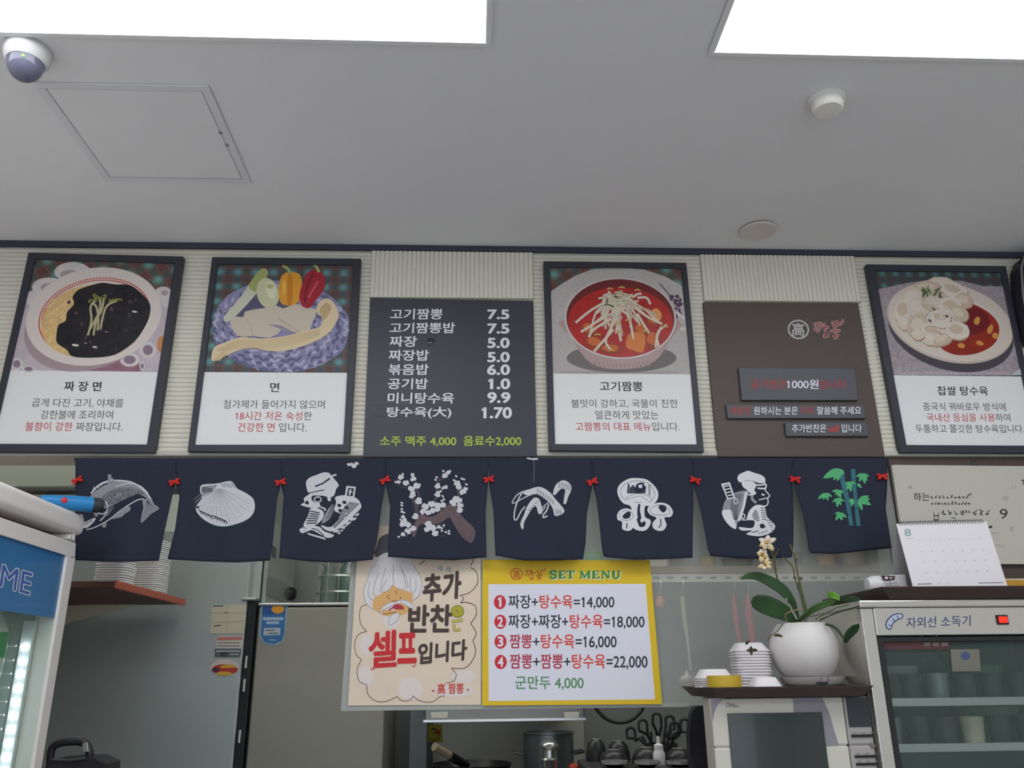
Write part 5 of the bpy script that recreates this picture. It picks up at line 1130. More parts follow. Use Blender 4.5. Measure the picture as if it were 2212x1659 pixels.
# ladles and tongs standing in a holder
th = thing('utensil_holder', 'dark steel holder with black handled ladles behind the stone bowls', 'utensil holder', (XY(1430, 1630, 2.74).x, 2.74, ZB))
c = XY(1430, 1630, 2.74); MB(steel_d).lathe([(0.045, 0.0006), (0.05, 0.045), (0.046, 0.045), (0.042, 0.006), (0.0001, 0.006)], (c.x, 2.74, ZB), 24).build('cup', th, smooth=True)
for k, (tx, ty, lab) in enumerate(((1362, 1571, 'black ladle leaning furthest left in the utensil holder'), (1388, 1555, 'black ladle second from the left in the utensil holder'), (1418, 1541, 'tallest black ladle in the utensil holder'), (1446, 1546, 'black ladle just right of the tallest in the utensil holder'), (1456, 1560, 'short dark ladle in front at the right of the utensil holder'), (1478, 1553, 'black ladle leaning furthest right in the utensil holder'))):
    tp = XY(tx, ty, 2.74-0.01*(k % 3)); b = Vector((c.x+(k-2.5)*0.009, 2.735+0.006*(k % 2), ZB+0.02)); hw = 9*mpp(tx, ty, 2.74)
    mb = MB(mat('utensil_black', (52, 52, 56), 0.35, 0.3))
    mb.tube([b, b.lerp(tp, 0.55)+Vector((-hw*0.5, 0, 0)), tp+Vector((-hw, 0, -0.03))]+[tp+Vector((hw*math.cos(a), 0, hw*0.9*math.sin(a)-0.012)) for a in [math.pi*(1-i/6) for i in range(7)]]+[tp+Vector((hw, 0.0, -0.04)), b.lerp(tp, 0.62)+Vector((hw*0.7, 0, 0)), b.lerp(tp, 0.4)], 0.0042, 8)
    o = mb.build('ladle', smooth=True); tag(o, lab, 'ladle', 'black handled ladles in the holder')
# white squeeze bottle
c = XY(1421, 1590, 2.58); q = mpp(1421, 1600, 2.58); h = c.z-ZB
t = thing('squeeze_bottle', 'white squeeze bottle among the black bowls', 'bottle', (c.x, 2.58, ZB))
MB(whitep).lathe([(13*q, 0.0006), (13*q, h-34*q), (9*q, h-26*q)], (c.x, 2.58, ZB), 20).build('body', t, smooth=True); MB(whitep).lathe([(10*q, h-26*q), (10*q, h-18*q), (4*q, h-14*q), (3*q, h), (0.0001, h)], (c.x, 2.58, ZB), 20).build('nozzle', t, smooth=True)
# hanging hose loop
hp = [XY(1283, 1523, 3.0), XY(1292, 1536, 3.0), XY(1310, 1553, 3.0), XY(1336, 1561, 3.0), XY(1362, 1556, 3.0), XY(1382, 1540, 3.0), XY(1392, 1522, 3.0)]
zt_ = XY(1300, 1515, 3.0).z+0.06
o = MB(mat('hose_black', (44, 46, 48), 0.4)).tube([Vector((hp[0].x+0.06, YK-0.001, hp[0].z+0.12)), hp[0]+Vector((0.02, 0.1, 0.09))]+spline(hp, 4)+[hp[-1]+Vector((0.01, 0.1, 0.09)), Vector((hp[-1].x+0.02, YK-0.001, hp[-1].z+0.12))], 0.006, 10).build('hose', smooth=True); tag(o, 'black hose hanging in a loop below the set menu sign', 'hose')
# dark bag hanging beside the microwave
pts = [(1497, 1532), (1530, 1528), (1545, 1570), (1548, 1690), (1500, 1690), (1488, 1600)]
P = [XY(*p, 2.426) for p in pts]; o = MB(mat('dark_bag', (36, 36, 42), 0.45, bump=0.6, bscale=14)).prism([tuple(v) for v in spline(P, 4, True)], (0, 0.03, 0)).build('dark_bag', bevel=0.010); tag(o, 'dark crumpled bag hanging left of the microwave', 'bag')

# punched rail with hanging tools, shelf above
yr = 3.42; crop(0, 0, 1.0)
za_, zb_ = XY(1660, 1256, yr).z, XY(1660, 1237, yr).z; x0, x1 = XY(1240, 1246, yr).x, XY(1990, 1246, yr).x
t = thing('punched_rail', 'pale punched metal shelf rail across the kitchen behind the plastic sheet', 'shelf rail', ((x0+x1)/2, yr, za_))
MB(mat('rail_pale', (206, 204, 192), 0.5)).box(x0, x1, yr, yr+0.003, za_, zb_).box(x0, x1, yr+0.003, yr+0.04, zb_-0.003, zb_).build('angle', t)
sl = mat('rail_slot', (120, 118, 110), 0.7)
for k in range(18):
    px = 1417+k*31; c = XY(px, 1248, yr); MB(sl).prism([tuple(v) for v in [Vector((c.x+0.015*math.cos(a)*(1 if abs(math.cos(a)) > 0 else 1), yr-0.0012, c.z+0.005*math.sin(a))) for a in [i*math.pi/8 for i in range(16)]]], (0, 0.001, 0)).build('slot', t)
t2 = thing('high_shelf', 'brown edged shelf above the punched rail, holding small blurred goods', 'shelf', ((x0+x1)/2, yr+0.15, zb_))
MB(mat('high_shelf_tan', (164, 146, 130), 0.6)).box(x0, x1, yr-0.004, YK-0.001, zb_+0.0005, XY(1660, 1222, yr).z).build('board', t2)
ztop = XY(1660, 1222, yr).z
for k, (px, wpx, hpx, rgb, lab) in enumerate(((1283, 40, 34, (108, 160, 110), 'green carton on the high shelf between the shrimp and mushroom panels'), (1425, 46, 18, (222, 222, 216), 'small white carton on the high shelf above the set menu sign'), (1535, 30, 22, (170, 148, 96), 'tan tub on the high shelf right of the white carton'), (1605, 60, 20, (96, 104, 92), 'dark grey tub on the high shelf under the profile panel'), (1720, 44, 30, (108, 112, 108), 'grey tin on the high shelf behind the orchid stems'), (1800, 40, 24, (176, 140, 118), 'peach coloured tub on the high shelf under the bamboo panel'), (1860, 60, 40, (158, 150, 140), 'large beige tub on the high shelf left of the whiteboard'))):
    c = XY(px, 1222, yr+0.03); q = mpp(px, 1222, yr+0.03)
    o = MB(mat('goods_%s' % 'abcdefg'[k], rgb, 0.6)).lathe([(wpx*q*0.5, 0), (wpx*q*0.55, hpx*q*0.9), (wpx*q*0.57, hpx*q*0.92), (wpx*q*0.57, hpx*q), (0.0001, hpx*q)], (c.x, yr+0.03+wpx*q*0.6, ztop+0.0005), 20, squash=sq if k < 2 else None).build('food_tub', smooth=True); tag(o, lab, 'tub')
def hook(px, Y=yr): return XY(px, 1256, Y)
def hangtool(name, label, cat, parts, px):
    t = thing(name, label, cat, hook(px)); 
    p = hook(px); MB(wire).tube([p+Vector((0, -0.004, 0.012)), p+Vector((0, -0.010, 0.006)), p+Vector((0, -0.012, -0.02)), XY(parts[0][1][0][0], parts[0][1][0][1], yr-0.014)], 0.0018, 6).build('hook', t, smooth=True)
    for nm, pts, rad, m in parts: MB(m).tube([XY(x, y, yr-0.014) for x, y in pts], rad, 10).build(nm, t, smooth=True)
    return t
tan = mat('tool_tan', (188, 176, 140), 0.6); redp = mat('tool_red', (186, 58, 62), 0.5)
t = hangtool('long_ladle', 'long ladle with tan handle hanging from the punched rail', 'ladle', [('handle', [(1474, 1288), (1477, 1325), (1483, 1364)], [0.008, 0.009, 0.008], tan), ('shaft', [(1483, 1364), (1487, 1400), (1492, 1448)], 0.0055, mat('tool_pale', (196, 192, 186), 0.4))], 1474)
c = XY(1486, 1474, yr-0.014); MB(mat('tool_bowl', (168, 158, 152), 0.35, 0.3)).lathe([(0.0001, -0.035), (0.022, -0.030), (0.036, -0.012), (0.038, 0.004), (0.034, 0.018), (0.012, 0.03), (0.004, 0.045)], c, 24, sy=0.5).build('scoop', t, smooth=True)
hangtool('red_tongs', 'narrow red handled tool hanging from the rail, left of the pair', 'tongs', [('handle', [(1584, 1286), (1589, 1330), (1596, 1375), (1600, 1420)], [0.006, 0.012, 0.010, 0.008], redp)], 1584)
hangtool('red_tongs', 'wider red handled tool hanging from the rail, right of the pair', 'tongs', [('handle', [(1615, 1284), (1618, 1330), (1625, 1375), (1630, 1420)], [0.006, 0.016, 0.014, 0.009], redp)], 1615)
hangtool('orange_scrubber', 'small orange scrubber hanging beside the set menu sign', 'scrubber', [('brush', [(1426, 1288), (1426, 1300), (1424, 1312)], [0.01, 0.02, 0.014], mat('tool_orange', (198, 112, 84), 0.6))], 1426)
hangtool('green_scrubber', 'bright green scrubber hanging at the right of the rail above the orchid leaf', 'scrubber', [('brush', [(1798, 1284), (1800, 1292), (1803, 1300)], [0.008, 0.016, 0.010], mat('tool_green', (108, 176, 70), 0.6))], 1785)
# ------------------------------------------------------------------ serving counter with microwave and steriliser
crop(0, 0, 1.0)
YW = 2.0
ZC = 1.165
x0 = PY(1478, 1480, 1.95).x-0.05
o = MB(wood_dark).box(PY(1525, 1600, YW).x-0.02, XR-0.2, 1.90, 2.315, 0, ZC).build('serving_counter', bevel=0.005); tag(o, 'dark brown counter under the microwave and the steriliser cabinet', 'counter')
# microwave
crop(1500, 1460, 4.809)
tl, tr_ = PY(*W((165, 228)), YW), PY(*W((1858, 214)), YW)
mz = (tl.z+tr_.z)/2; mx0 = tl.x; mx1 = PY(1840+75/3.78, 1220+400/3.78, 1.985).x-0.0048
t = thing('microwave', 'beige microwave oven with large dark window under the brown tray', 'microwave', ((mx0+mx1)/2, YW+0.15, ZC))
mw = mat('microwave_beige', (204, 202, 190), 0.4); mwg = mat('microwave_grey', (168, 164, 162), 0.35); mlav = mat('microwave_lavender', (140, 136, 146), 0.35)
MB(mw).box(mx0+0.03, mx1-0.02, YW+0.022, YW+0.19, ZC+0.0005, mz).build('body', t, bevel=0.006)
def mp(x, y, Y=YW): return PY(*W((x, y)), Y)
dx = mp(1560, 400).x; seam = mp(800, 736).z
d1 = MB(mw).box(mx0, dx, YW, YW+0.021, seam+0.0015, mz-0.001); d1.box(mx0, dx, YW, YW+0.021, ZC+0.006, seam-0.0015); d1.box(mx0+0.004, dx-0.002, YW+0.003, YW+0.021, ZC+0.008, mz-0.004)
door = d1.build('door', t, bevel=0.003)
gl = mat('microwave_window', (50, 58, 56), 0.12, coat=0.3)
wq = [(340, 385), (1320, 382), (1420, 1010), (400, 1010)]
wx0, wx1 = mp(338, 385).x, mp(1322, 385).x; wz1 = mp(800, 384).z
MB(gl).box(wx0, wx1, YW-0.003, YW-0.0002, ZC+0.045, wz1).build('window', door, bevel=0.001)
S = Surf(YW-0.0004)
L = Art(S, 0.0); L.poly([(1022, 228), (1330, 225), (1400, 380), (1450, 560), (1500, 715), (1372, 722), (1322, 383), (1030, 383)], mlav); L.build('door_decal', door); L = Art(S, 0.0); L.poly([(168, 232), (310, 232), (250, 290), (215, 360), (190, 470)], mlav, 0); L.build('door_decal', door)
L = Art(S, 0.0002); L.text('Clean', (328, 322), (420, 318), 44, gray_t, shear=0.3); L.text('wave', (400, 326), (462, 324), 16, gray_t); L.build('door_lettering', door)
cp = MB(mwg).box(dx+0.0015, mx1, YW, YW+0.021, seam+0.0015, mz-0.001); cp.box(dx+0.0015, mx1, YW, YW+0.021, ZC+0.006, seam-0.0015); cp.box(dx+0.003, mx1-0.003, YW+0.003, YW+0.021, ZC+0.008, mz-0.004)
panel = cp.build('control_panel', t, bevel=0.003)
sx0, sx1 = mp(1572, 250).x, mp(1808, 250).x
MB(mat('display_dark', (48, 52, 58), 0.15, coat=0.3)).box(sx0, sx1, YW-0.002, YW-0.0002, mp(1700, 530).z, mp(1690, 222).z).build('display', panel, bevel=0.001)
for (xa2, xb2, yt, yb_) in ((1625, 1870, 606, 636), (1662, 1906, 822, 850), (1674, 1918, 902, 930)):
    MB(blackp).box(mp(xa2, yt).x, mp(xb2, yt).x-0.004, YW-0.003, YW-0.0002, mp(1760, yb_).z, mp(1760, yt).z).build('button', panel, bevel=0.001)
    L = Art(S, 0.0002)
    for k in range(3): L.stroke([(xa2+20+k*90, yt-16), (xa2+62+k*90, yt-16)], 9, mat('tiny_print', (120, 116, 114), 0.6), 0, hold=k > 0)
    L.build('button_print', panel)
MB(mat('button_rim', (120, 116, 114), 0.4)).lathe([(0.0045, 0), (0.006, 0.0005), (0.005, 0.002), (0.0001, 0.002)], mp(1850, 724)+Vector((0, -0.0003, 0)), 20, axis=(0, -1, 0)).build('open_button', panel, smooth=True)
# brown tray on the microwave
crop(0, 0, 1.0)
tray_m = mat('tray_brown', (74, 62, 58), 0.45)
yt0 = YW-0.05
tx0, tx1 = PY(1488, 1490, 2.16).x, PY(1890, 1490, yt0).x; ttop = PY(1690, 1483, yt0).z; tb = mz+0.0008
def tray(name, label, x0, x1, y0, y1, zb, zt, lip=0.02, chamf=0.02):
    t = thing(name, label, 'tray', ((x0+x1)/2, (y0+y1)/2, zb))
    mb = MB(tray_m); q = [(x0, y0), (x1, y0), (x1, y1), (x0, y1)]
    def loop(ins, z): return [Vector((a, b, z)) for a, b in ((x0+ins, y0+ins), (x1-ins, y0+ins), (x1-ins, y1-ins), (x0+ins, y1-ins))]
    rings = [loop(chamf, zb), loop(0.003, zt-0.004), loop(0.0, zt), loop(0.006, zt), loop(0.010, zt-0.002)]
    V = [v for r in rings for v in r]; Fc = [(3, 2, 1, 0)]
    for i in range(4):
        for k in range(4): Fc.append((i*4+k, i*4+(k+1) % 4, (i+1)*4+(k+1) % 4, (i+1)*4+k))
    Fc.append((16, 17, 18, 19)); mb.add(V, Fc)
    return mb.build('tray_body', t, bevel=0.0015)
tray('serving_tray', 'dark brown serving tray lying on the microwave, carrying the orchid pot', tx0, tx1, yt0, 2.235, tb, ttop)
ZT = ttop-0.0018
# orchid
crop(1400, 1150, 4.424)
yo = 2.12
pc = PY(*W((1487, 1100)), yo); q = mpp(1736, 1420, yo)
t = thing('potted_orchid', 'orchid with cream flowers in a round white pot on the brown tray', 'orchid', (pc.x, yo, ZT+0.021))
pz0 = ZT+0.0215; ptop = PY(*W((1487, 862)), yo-0.04).z; ph = ptop-pz0; R = 71*q
prof = [(0.62, 0), (0.70, 0.02), (0.86, 0.16), (0.97, 0.34), (1.0, 0.52), (0.97, 0.68), (0.88, 0.83), (0.76, 0.95), (0.69, 1.0), (0.66, 1.0), (0.72, 0.94), (0.74, 0.86)]
MB(mat('pot_white', (222, 218, 216), 0.45)).lathe([(r*R, h*ph) for r, h in prof]+[(0.0001, ph*0.86)], (pc.x, yo, pz0), 56).build('pot', t, smooth=True)
MB(mat('bark', (92, 70, 52), 0.9, noise=0.4, nscale=70, bump=0.8, bscale=90)).lathe([(R*0.73, ph*0.862), (R*0.66, ph*0.95), (R*0.3, ph*1.0), (0.0001, ph*1.01)], (pc.x, yo, pz0), 32).build('bark_chips', t)
lf_m = mat('orchid_leaf', (48, 78, 46), 0.35, noise=0.15, nscale=18); lf2 = mat('orchid_leaf_light', (78, 116, 62), 0.4, noise=0.15, nscale=18)
def leaf(spine, widths, ys, m=lf_m, name='leaf', cup=0.18):
    """blade along a spine given at its own distances, widths in crop units"""
    n = 22; S2 = spline([(a, b, 0) for a, b in spine], 8); m_ = len(S2); V = []; w_ = 7
    for i, p in enumerate(S2):
        u = i/(m_-1); k = u*(len(widths)-1); j = min(len(widths)-2, int(k)); wd = widths[j]+(widths[j+1]-widths[j])*(k-j)
        k = u*(len(ys)-1); j = min(len(ys)-2, int(k)); Y = ys[j]+(ys[j+1]-ys[j])*(k-j)
        a = S2[max(0, i-1)]; b = S2[min(m_-1, i+1)]; tx, ty = (b-a).normalized()[:2]
        for s_ in range(w_):
            f = (s_/(w_-1)-0.5)*2; off = wd/2*f
            V.append(PY(*W((p.x-ty*off, p.y+tx*off)), Y+cup*abs(f)*wd/2*0.00027*-1+0.004*f))
    Fc = [(i*w_+s_, i*w_+s_+1, (i+1)*w_+s_+1, (i+1)*w_+s_) for i in range(m_-1) for s_ in range(w_-1)]
    o = mkobj(name, V, Fc, [0]*len(Fc), [m], t, True); md = o.modifiers.new('thickness', 'SOLIDIFY'); md.thickness = 0.002; return o
leaf([(1430, 850), (1380, 680), (1300, 560), (1190, 480), (1060, 420), (960, 415), (885, 440)], [40, 70, 95, 100, 80, 56, 6], [2.11, 2.08, 2.03])
leaf([(1430, 850), (1340, 790), (1230, 735), (1120, 690), (1030, 660), (992, 650)], [50, 130, 175, 180, 130, 10], [2.11, 2.07, 2.02])
leaf([(1440, 850), (1560, 750), (1650, 705), (1740, 672), (1800, 668)], [30, 56, 66, 50, 8], [2.10, 2.06, 2.03], lf2)
leaf([(1790, 668), (1880, 640), (1960, 636), (2024, 646)], [10, 46, 46, 6], [2.03, 2.00, 1.97])
leaf([(1690, 880), (1780, 910), (1850, 990), (1890, 1040)], [16, 22, 18, 14], [2.06, 2.03, 2.01], name='leaf')
leaf([(1884, 1056), (1920, 980), (1975, 925), (2022, 884)], [30, 76, 80, 10], [2.01, 1.985, 1.96])
leaf([(1715, 600), (1755, 600), (1800, 620), (1820, 650)], [50, 66, 50, 8], [2.04, 2.02, 2.01], mat('new_leaf', (112, 168, 62), 0.45))
leaf([(1430, 850), (1400, 780), (1370, 700), (1350, 640)], [50, 60, 44, 30], [2.12, 2.10, 2.09])
st = mat('orchid_stem', (104, 98, 62), 0.6, noise=0.2, nscale=60); stk = mat('stake_grey', (150, 156, 150), 0.5)
def stem(pts, ys, r, m=st, name='stem', parent=None):
    n = len(pts); P = [PY(*W(p), ys[0]+(ys[1]-ys[0])*i/(n-1)) for i, p in enumerate(pts)]
    return MB(m).tube(spline(P, 4), r, 8).build(name, parent or t, smooth=True)
s1 = stem([(1435, 840), (1340, 650), (1260, 500), (1220, 380), (1205, 260), (1170, 170), (1140, 110)], (2.11, 2.06), 0.0022, name='flower_stem')
stem([(1520, 760), (1470, 560), (1430, 400), (1405, 250), (1380, 180), (1355, 115)], (2.11, 2.08), 0.0022)
stem([(1440, 560), (1405, 440), (1380, 330), (1330, 270), (1290, 230)], (2.11, 2.07), 0.0016)
stem([(1420, 830), (1360, 720), (1310, 630)], (2.10, 2.09), 0.0032, stk, 'stake')
stem([(1500, 770), (1460, 600), (1440, 480)], (2.115, 2.10), 0.003, mat('stake_green', (86, 104, 70), 0.5), 'stake')
stem([(1205, 260), (1225, 200), (1245, 165)], (2.07, 2.05), 0.0018)
for x, y in ((1400, 430), (1462, 440), (1412, 252), (1218, 352)): MB(st).lathe([(0.0001, -0.005), (0.0045, 0), (0.0001, 0.005)], PY(*W((x, y)), 2.085), 10).build('stem_node', t, smooth=True)
stem([(1640, 840), (1800, 770), (1950, 725), (2020, 704)], (2.10, 1.97), 0.0014, mat('leaf_spike', (44, 56, 44), 0.5), 'leaf_spike')
stem([(1600, 830), (1780, 730), (1920, 690)], (2.10, 2.0), 0.0012, lf2, 'leaf_spike')
stem([(1330, 860), (1310, 800), (1330, 770), (1420, 740), (1490, 735)], (2.06, 2.04), 0.0016, mat('root_tan', (140, 122, 84), 0.6), 'air_root')
stem([(1290, 872), (1240, 940), (1180, 985), (1140, 1030)], (2.04, 1.99), 0.0011, mat('root_dark', (92, 84, 66), 0.6), 'trailing_root')
tw = mat('dry_leaf', (92, 88, 72), 0.7)
for pts, yy in (([(1205, 990), (1240, 985), (1285, 1000)], 2.005), ([(940, 1075), (950, 1055), (975, 1040)], 1.985)): leaf(pts, [8, 24, 4], [yy, yy-0.004], tw, 'dry_leaf')
for dx_, dy_ in ((60, 0), (-40, -10), (-4, 46), (6, -36)): leaf([(985, 1128), (985+dx_*0.5, 1128+dy_*0.5), (985+dx_, 1128+dy_)], [12, 26, 3], [1.99, 1.985], tw, 'dry_leaf')
pet = mat('petal_cream', (222, 200, 150), 0.6); ptw = mat('petal_pale', (226, 214, 196), 0.6); lip = mat('petal_ochre', (190, 140, 72), 0.6)
def petal(mb, c, dv, L_, w_, m):
    mb.use(m); side = Vector((-dv.z, 0, dv.x)); V = [c]; 
    for k in range(1, 6):
        u = k/6; ww = w_*math.sin(math.pi*(0.15+0.8*u)); V += [c+dv*L_*u+side*ww+Vector((0, -0.006*math.sin(u*2.4), 0)), c+dv*L_*u-side*ww+Vector((0, -0.006*math.sin(u*2.4), 0))]
    V.append(c+dv*L_+Vector((0, -0.002, 0))); Fc = [(0, 1, 2)]+[(2*k-1, 2*k+1, 2*k+2, 2*k) for k in range(1, 5)]+[(9, 11, 10)]
    mb.add(V, Fc)
for (x, y, yy, sp) in ((1128, 105, 2.05, ((-100, 6, 10, 1), (150, 13, 7, 1), (25, 17, 6, 1), (-160, 12, 7, 0), (-50, 15, 7, 0), (70, 13, 7, 1), (-120, 12, 6, 0))), (1090, 215, 2.055, ((160, 9, 7, 0), (60, 10, 7, 1), (-20, 9, 6, 0), (-110, 13, 7, 0), (110, 9, 6, 1))), (1112, 310, 2.05, ((60, 13, 5, 0), (20, 11, 4, 0), (-30, 11, 5, 0), (-160, 12, 5, 0), (-110, 9, 5, 1)))):
    c = PY(*W((x, y)), yy); mb = MB(pet)
    for an, L_, w_, pl in sp:
        a = math.radians(an); petal(mb, c, Vector((math.cos(a), 0, math.sin(a))), L_*0.0017, w_*0.0010, ptw if pl else pet)
    mb.use(lip).lathe([(0.0001, -0.004), (0.004, 0), (0.0001, 0.004)], c+Vector((0, -0.005, 0)), 10)
    f = mb.build('flower', t, smooth=True); md = f.modifiers.new('thickness', 'SOLIDIFY'); md.thickness = 0.0012
stem([(1150, 150), (1110, 160), (1090, 200)], (2.062, 2.058), 0.0012, name='flower_stalk'); stem([(1205, 260), (1150, 280), (1120, 300)], (2.068, 2.054), 0.0012, name='flower_stalk')
# saucer and clip
sc_ = 67*mpp(1740, 1470, yo)
o = MB(mat('saucer_white', (216, 210, 208), 0.45)).lathe([(sc_*0.78, 0), (sc_*0.9, 0.006), (sc_*1.0, 0.0205), (sc_*0.96, 0.0205), (sc_*0.84, 0.008), (sc_*0.7, 0.0055), (0.0001, 0.0055)], (pc.x+0.012, yo, ZT+0.0004), 44).build('plant_saucer', smooth=True); tag(o, 'white saucer under the orchid pot on the brown tray', 'saucer')
cxp = PY(1775, 1475, 1.99)
t = thing('binder_clip', 'black binder clip standing on the tray in front of the white saucer', 'clip', (cxp.x, 1.99, ZT))
MB(blackp).prism([(cxp.x-0.014, 1.985, ZT+0.0006), (cxp.x+0.010, 1.985, ZT+0.0006), (cxp.x+0.014, 1.985, ZT+0.010), (cxp.x-0.006, 1.985, ZT+0.010)], (0, 0.02, 0)).build('clip_body', t, bevel=0.001)
MB(steel_d).tube([(cxp.x-0.005, 1.984, ZT+0.010), (cxp.x-0.001, 1.984, ZT+0.022), (cxp.x+0.015, 1.984, ZT+0.022), (cxp.x+0.013, 1.984, ZT+0.010)], 0.0013, 6).build('clip_lever', t, smooth=True)
# white foam trays stacked upside down
foam = mat('foam_white', (230, 226, 228), 0.5)
def foam_tray(x, y, z, r, pitch, n, who):
    grp = 'white foam trays in the '+who
    def one(h, top):
        pr = [(r*0.96, 0), (r, 0.0008), (r, 0.0020), (r*0.93, 0.0030)]+([(r*0.66, h), (r*0.62, h+0.001), (0.0001, h+0.001)] if top else [(r*0.93, 0.0031), (r*0.905, pitch-0.0004), (r*0.6, pitch-0.0004), (0.0001, pitch-0.0004)])
        return MB(foam).lathe(pr, (x, y, z), 40, squash=sq, sy=0.9).build('foam_tray', smooth=True)
    if n > 1:
        base = one(0, False); tag(base, 'upturned white foam tray within the '+who, 'foam tray', grp)
        for k in range(1, n-1): copy_tree(base, (0.001*math.sin(k*1.7), 0, pitch*k))
    tp = one(0.020, True); tp.location.z += pitch*(n-1); tag(tp, ('top tray of the ' if n > 1 else '')+('single white foam tray lying in front of the tall stack' if n == 1 else who), 'foam tray', None)
crop(0, 0, 1.0)
q = mpp(1620, 1440, 2.13)
c = PY(1621, 1440, 2.13); top_z = PY(1621, 1389, 2.13).z; n = 13; foam_tray(c.x, 2.13, ZT+0.0004, 41*q/1.06, (top_z-0.021-ZT)/(n-1), n, 'tall foam stack left of the orchid pot')
q = mpp(1540, 1460, 2.06); c = PY(1541, 1460, 2.06); top_z = PY(1541, 1446, 2.06).z; n = 5; foam_tray(c.x, 2.06, ZT+0.0004, 40*q/1.06, max(0.0035, (top_z-0.021-ZT)/(n-1)), n, 'short foam stack at the tray end')
q = mpp(1640, 1475, 2.02); c = PY(1650, 1475, 2.03); foam_tray(c.x, 2.025, ZT+0.0004, 34*q/1.06, 0.004, 1, '')
# amber tape roll
c = PY(1567, 1475, 1.985); rr = 37*mpp(1567, 1475, 1.985); hh = PY(1567, 1459, 1.985).z-ZT
t = thing('tape_roll', 'amber packing tape roll lying on the tray in front of the short foam stack', 'tape', (c.x, 1.993, ZT))
MB(mat('tape_amber', (196, 164, 48), 0.35)).lathe([(rr, 0.0006), (rr, hh), (rr*0.76, hh), (rr*0.76, 0.0006), (rr, 0.0006)], (c.x, 1.993, ZT), 40, sy=0.75).build('tape', t, smooth=True)
MB(mat('tape_core', (176, 150, 112), 0.7)).lathe([(rr*0.755, 0.0008), (rr*0.755, hh-0.0005), (rr*0.70, hh-0.0005), (rr*0.70, 0.0008), (rr*0.755, 0.0008)], (c.x, 1.993, ZT), 40, sy=0.75).build('core', t, smooth=True)

# ---- steriliser cabinet
crop(1840, 1220, 3.78)
YS = 1.985
def sp_(x, y, Y=YS): return PY(*W((x, y)), Y)
sx = sp_(75, 400).x; sx1 = sx+0.56; szt = sp_(500, 288).z; yb2 = 2.315
zc0, zc1 = ZC+0.0005, szt
zh0 = sp_(600, 575).z; zcap = sp_(500, 347).z
t = thing('sterilizer_cabinet', 'stainless ultraviolet cup steriliser cabinet with glass door, right of the microwave', 'steriliser', (sx+0.28, YS+0.16, ZC))
ss = mat('cabinet_steel', (214, 211, 204), 0.2, 0.8, bump=0.2, bscale=6); wi = 0.030
inn = mat('cabinet_inner', (84, 92, 92), 0.4, 0.5)
MB(ss).box(sx-0.003, sx1+0.003, YS-0.006, yb2, zcap, zc1).build('top_cap', t, bevel=0.003)
cb = MB(ss); cb.box(sx, sx+0.004, YS+0.02, yb2, zc0, zcap-0.0005); cb.box(sx1-0.004, sx1, YS+0.02, yb2, zc0, zcap-0.0005); cb.box(sx+0.004, sx1-0.004, yb2-0.004, yb2, zc0, zcap-0.0005); cb.box(sx+0.004, sx1-0.004, YS+0.02, yb2-0.004, zc0, zc0+0.02)
cb.build('casing', t)
MB(inn).box(sx+0.0045, sx1-0.0045, yb2-0.0065, yb2-0.0045, zc0+0.02, zcap-0.001).build('inner_back', t)
hdr = MB(ss).box(sx+wi, sx1-wi, YS-0.002, YS+0.019, zh0, zcap-0.001).build('header_panel', t, bevel=0.002)
for a, b in ((sx, sx+wi-0.0005), (sx1-wi+0.0005, sx1)): MB(ss).box(a, b, YS, YS+0.019, zc0, zcap-0.001).build('stile', t, bevel=0.002)
S = Surf(YS-0.0022)
L = Art(S, 0.0003); nav = mat('letter_navy', (52, 66, 108), 0.5)
L.text('자외선 소독기', (446, 518), (970, 500), 88, nav); L.build('lettering', hdr)
L = Art(S, 0.0003)
arc = [(290, 520), (280, 480), (310, 430), (360, 402), (410, 402), (412, 432), (370, 450), (335, 480), (318, 522)]
L.poly(arc, mat('emblem_pale', (180, 188, 204), 0.5), 3); L.loop([tuple(p) for p in spline(arc, 3, True)], 9, nav, 0)
for p in ([(300, 490), (325, 500)], [(330, 440), (350, 460)], [(370, 415), (380, 440)]): L.stroke(p, 8, nav, 0)
L.build('emblem', hdr)
c = sp_(1222, 450); MB(blackp).box(c.x-0.014, c.x+0.014, YS-0.005, YS-0.0022, c.z-0.011, c.z+0.011).build('switch_bezel', hdr, bevel=0.001)
MB(mat('switch_red', (235, 40, 30), 0.3, emit=1.2)).box(c.x-0.010, c.x+0.010, YS-0.009, YS-0.0052, c.z-0.007, c.z+0.007).build('power_switch', hdr, bevel=0.001)
df = MB(mat('door_gasket', (34, 36, 38), 0.5)); dx0, dx1 = sx+wi+0.001, sx1-wi-0.001; dzt = zh0-0.004
for q4 in ((dx0, dx0+0.012, zc0+0.022, dzt), (dx1-0.012, dx1, zc0+0.022, dzt)): df.box(q4[0], q4[1], YS+0.002, YS+0.018, q4[2], q4[3])
df.box(dx0+0.012, dx1-0.012, YS+0.002, YS+0.018, dzt-0.010, dzt).box(dx0+0.012, dx1-0.012, YS+0.002, YS+0.018, zc0+0.022, zc0+0.034)
dr = df.build('door_frame', t, bevel=0.001)
MB(glass_mat('cabinet_glass', (150, 170, 164), 0.10, 0.03, (0.88, 0.92, 0.91))).box(dx0+0.0125, dx1-0.0125, YS+0.008, YS+0.012, zc0+0.035, dzt-0.0105).build('door_glass', dr)
S = Surf(YS+0.0079)
L = Art(S, 0.0002); L.poly([(240, 605), (800, 600), (800, 690), (246, 690)], mat('notice_red', (88, 50, 52), 0.5)); 
for k in range(3): L.stroke([(590+k*72, 650), (640+k*72, 648)], 26, mat('notice_grey', (112, 116, 116), 0.5), 0, hold=k > 0)
L.build('red_notice', dr)
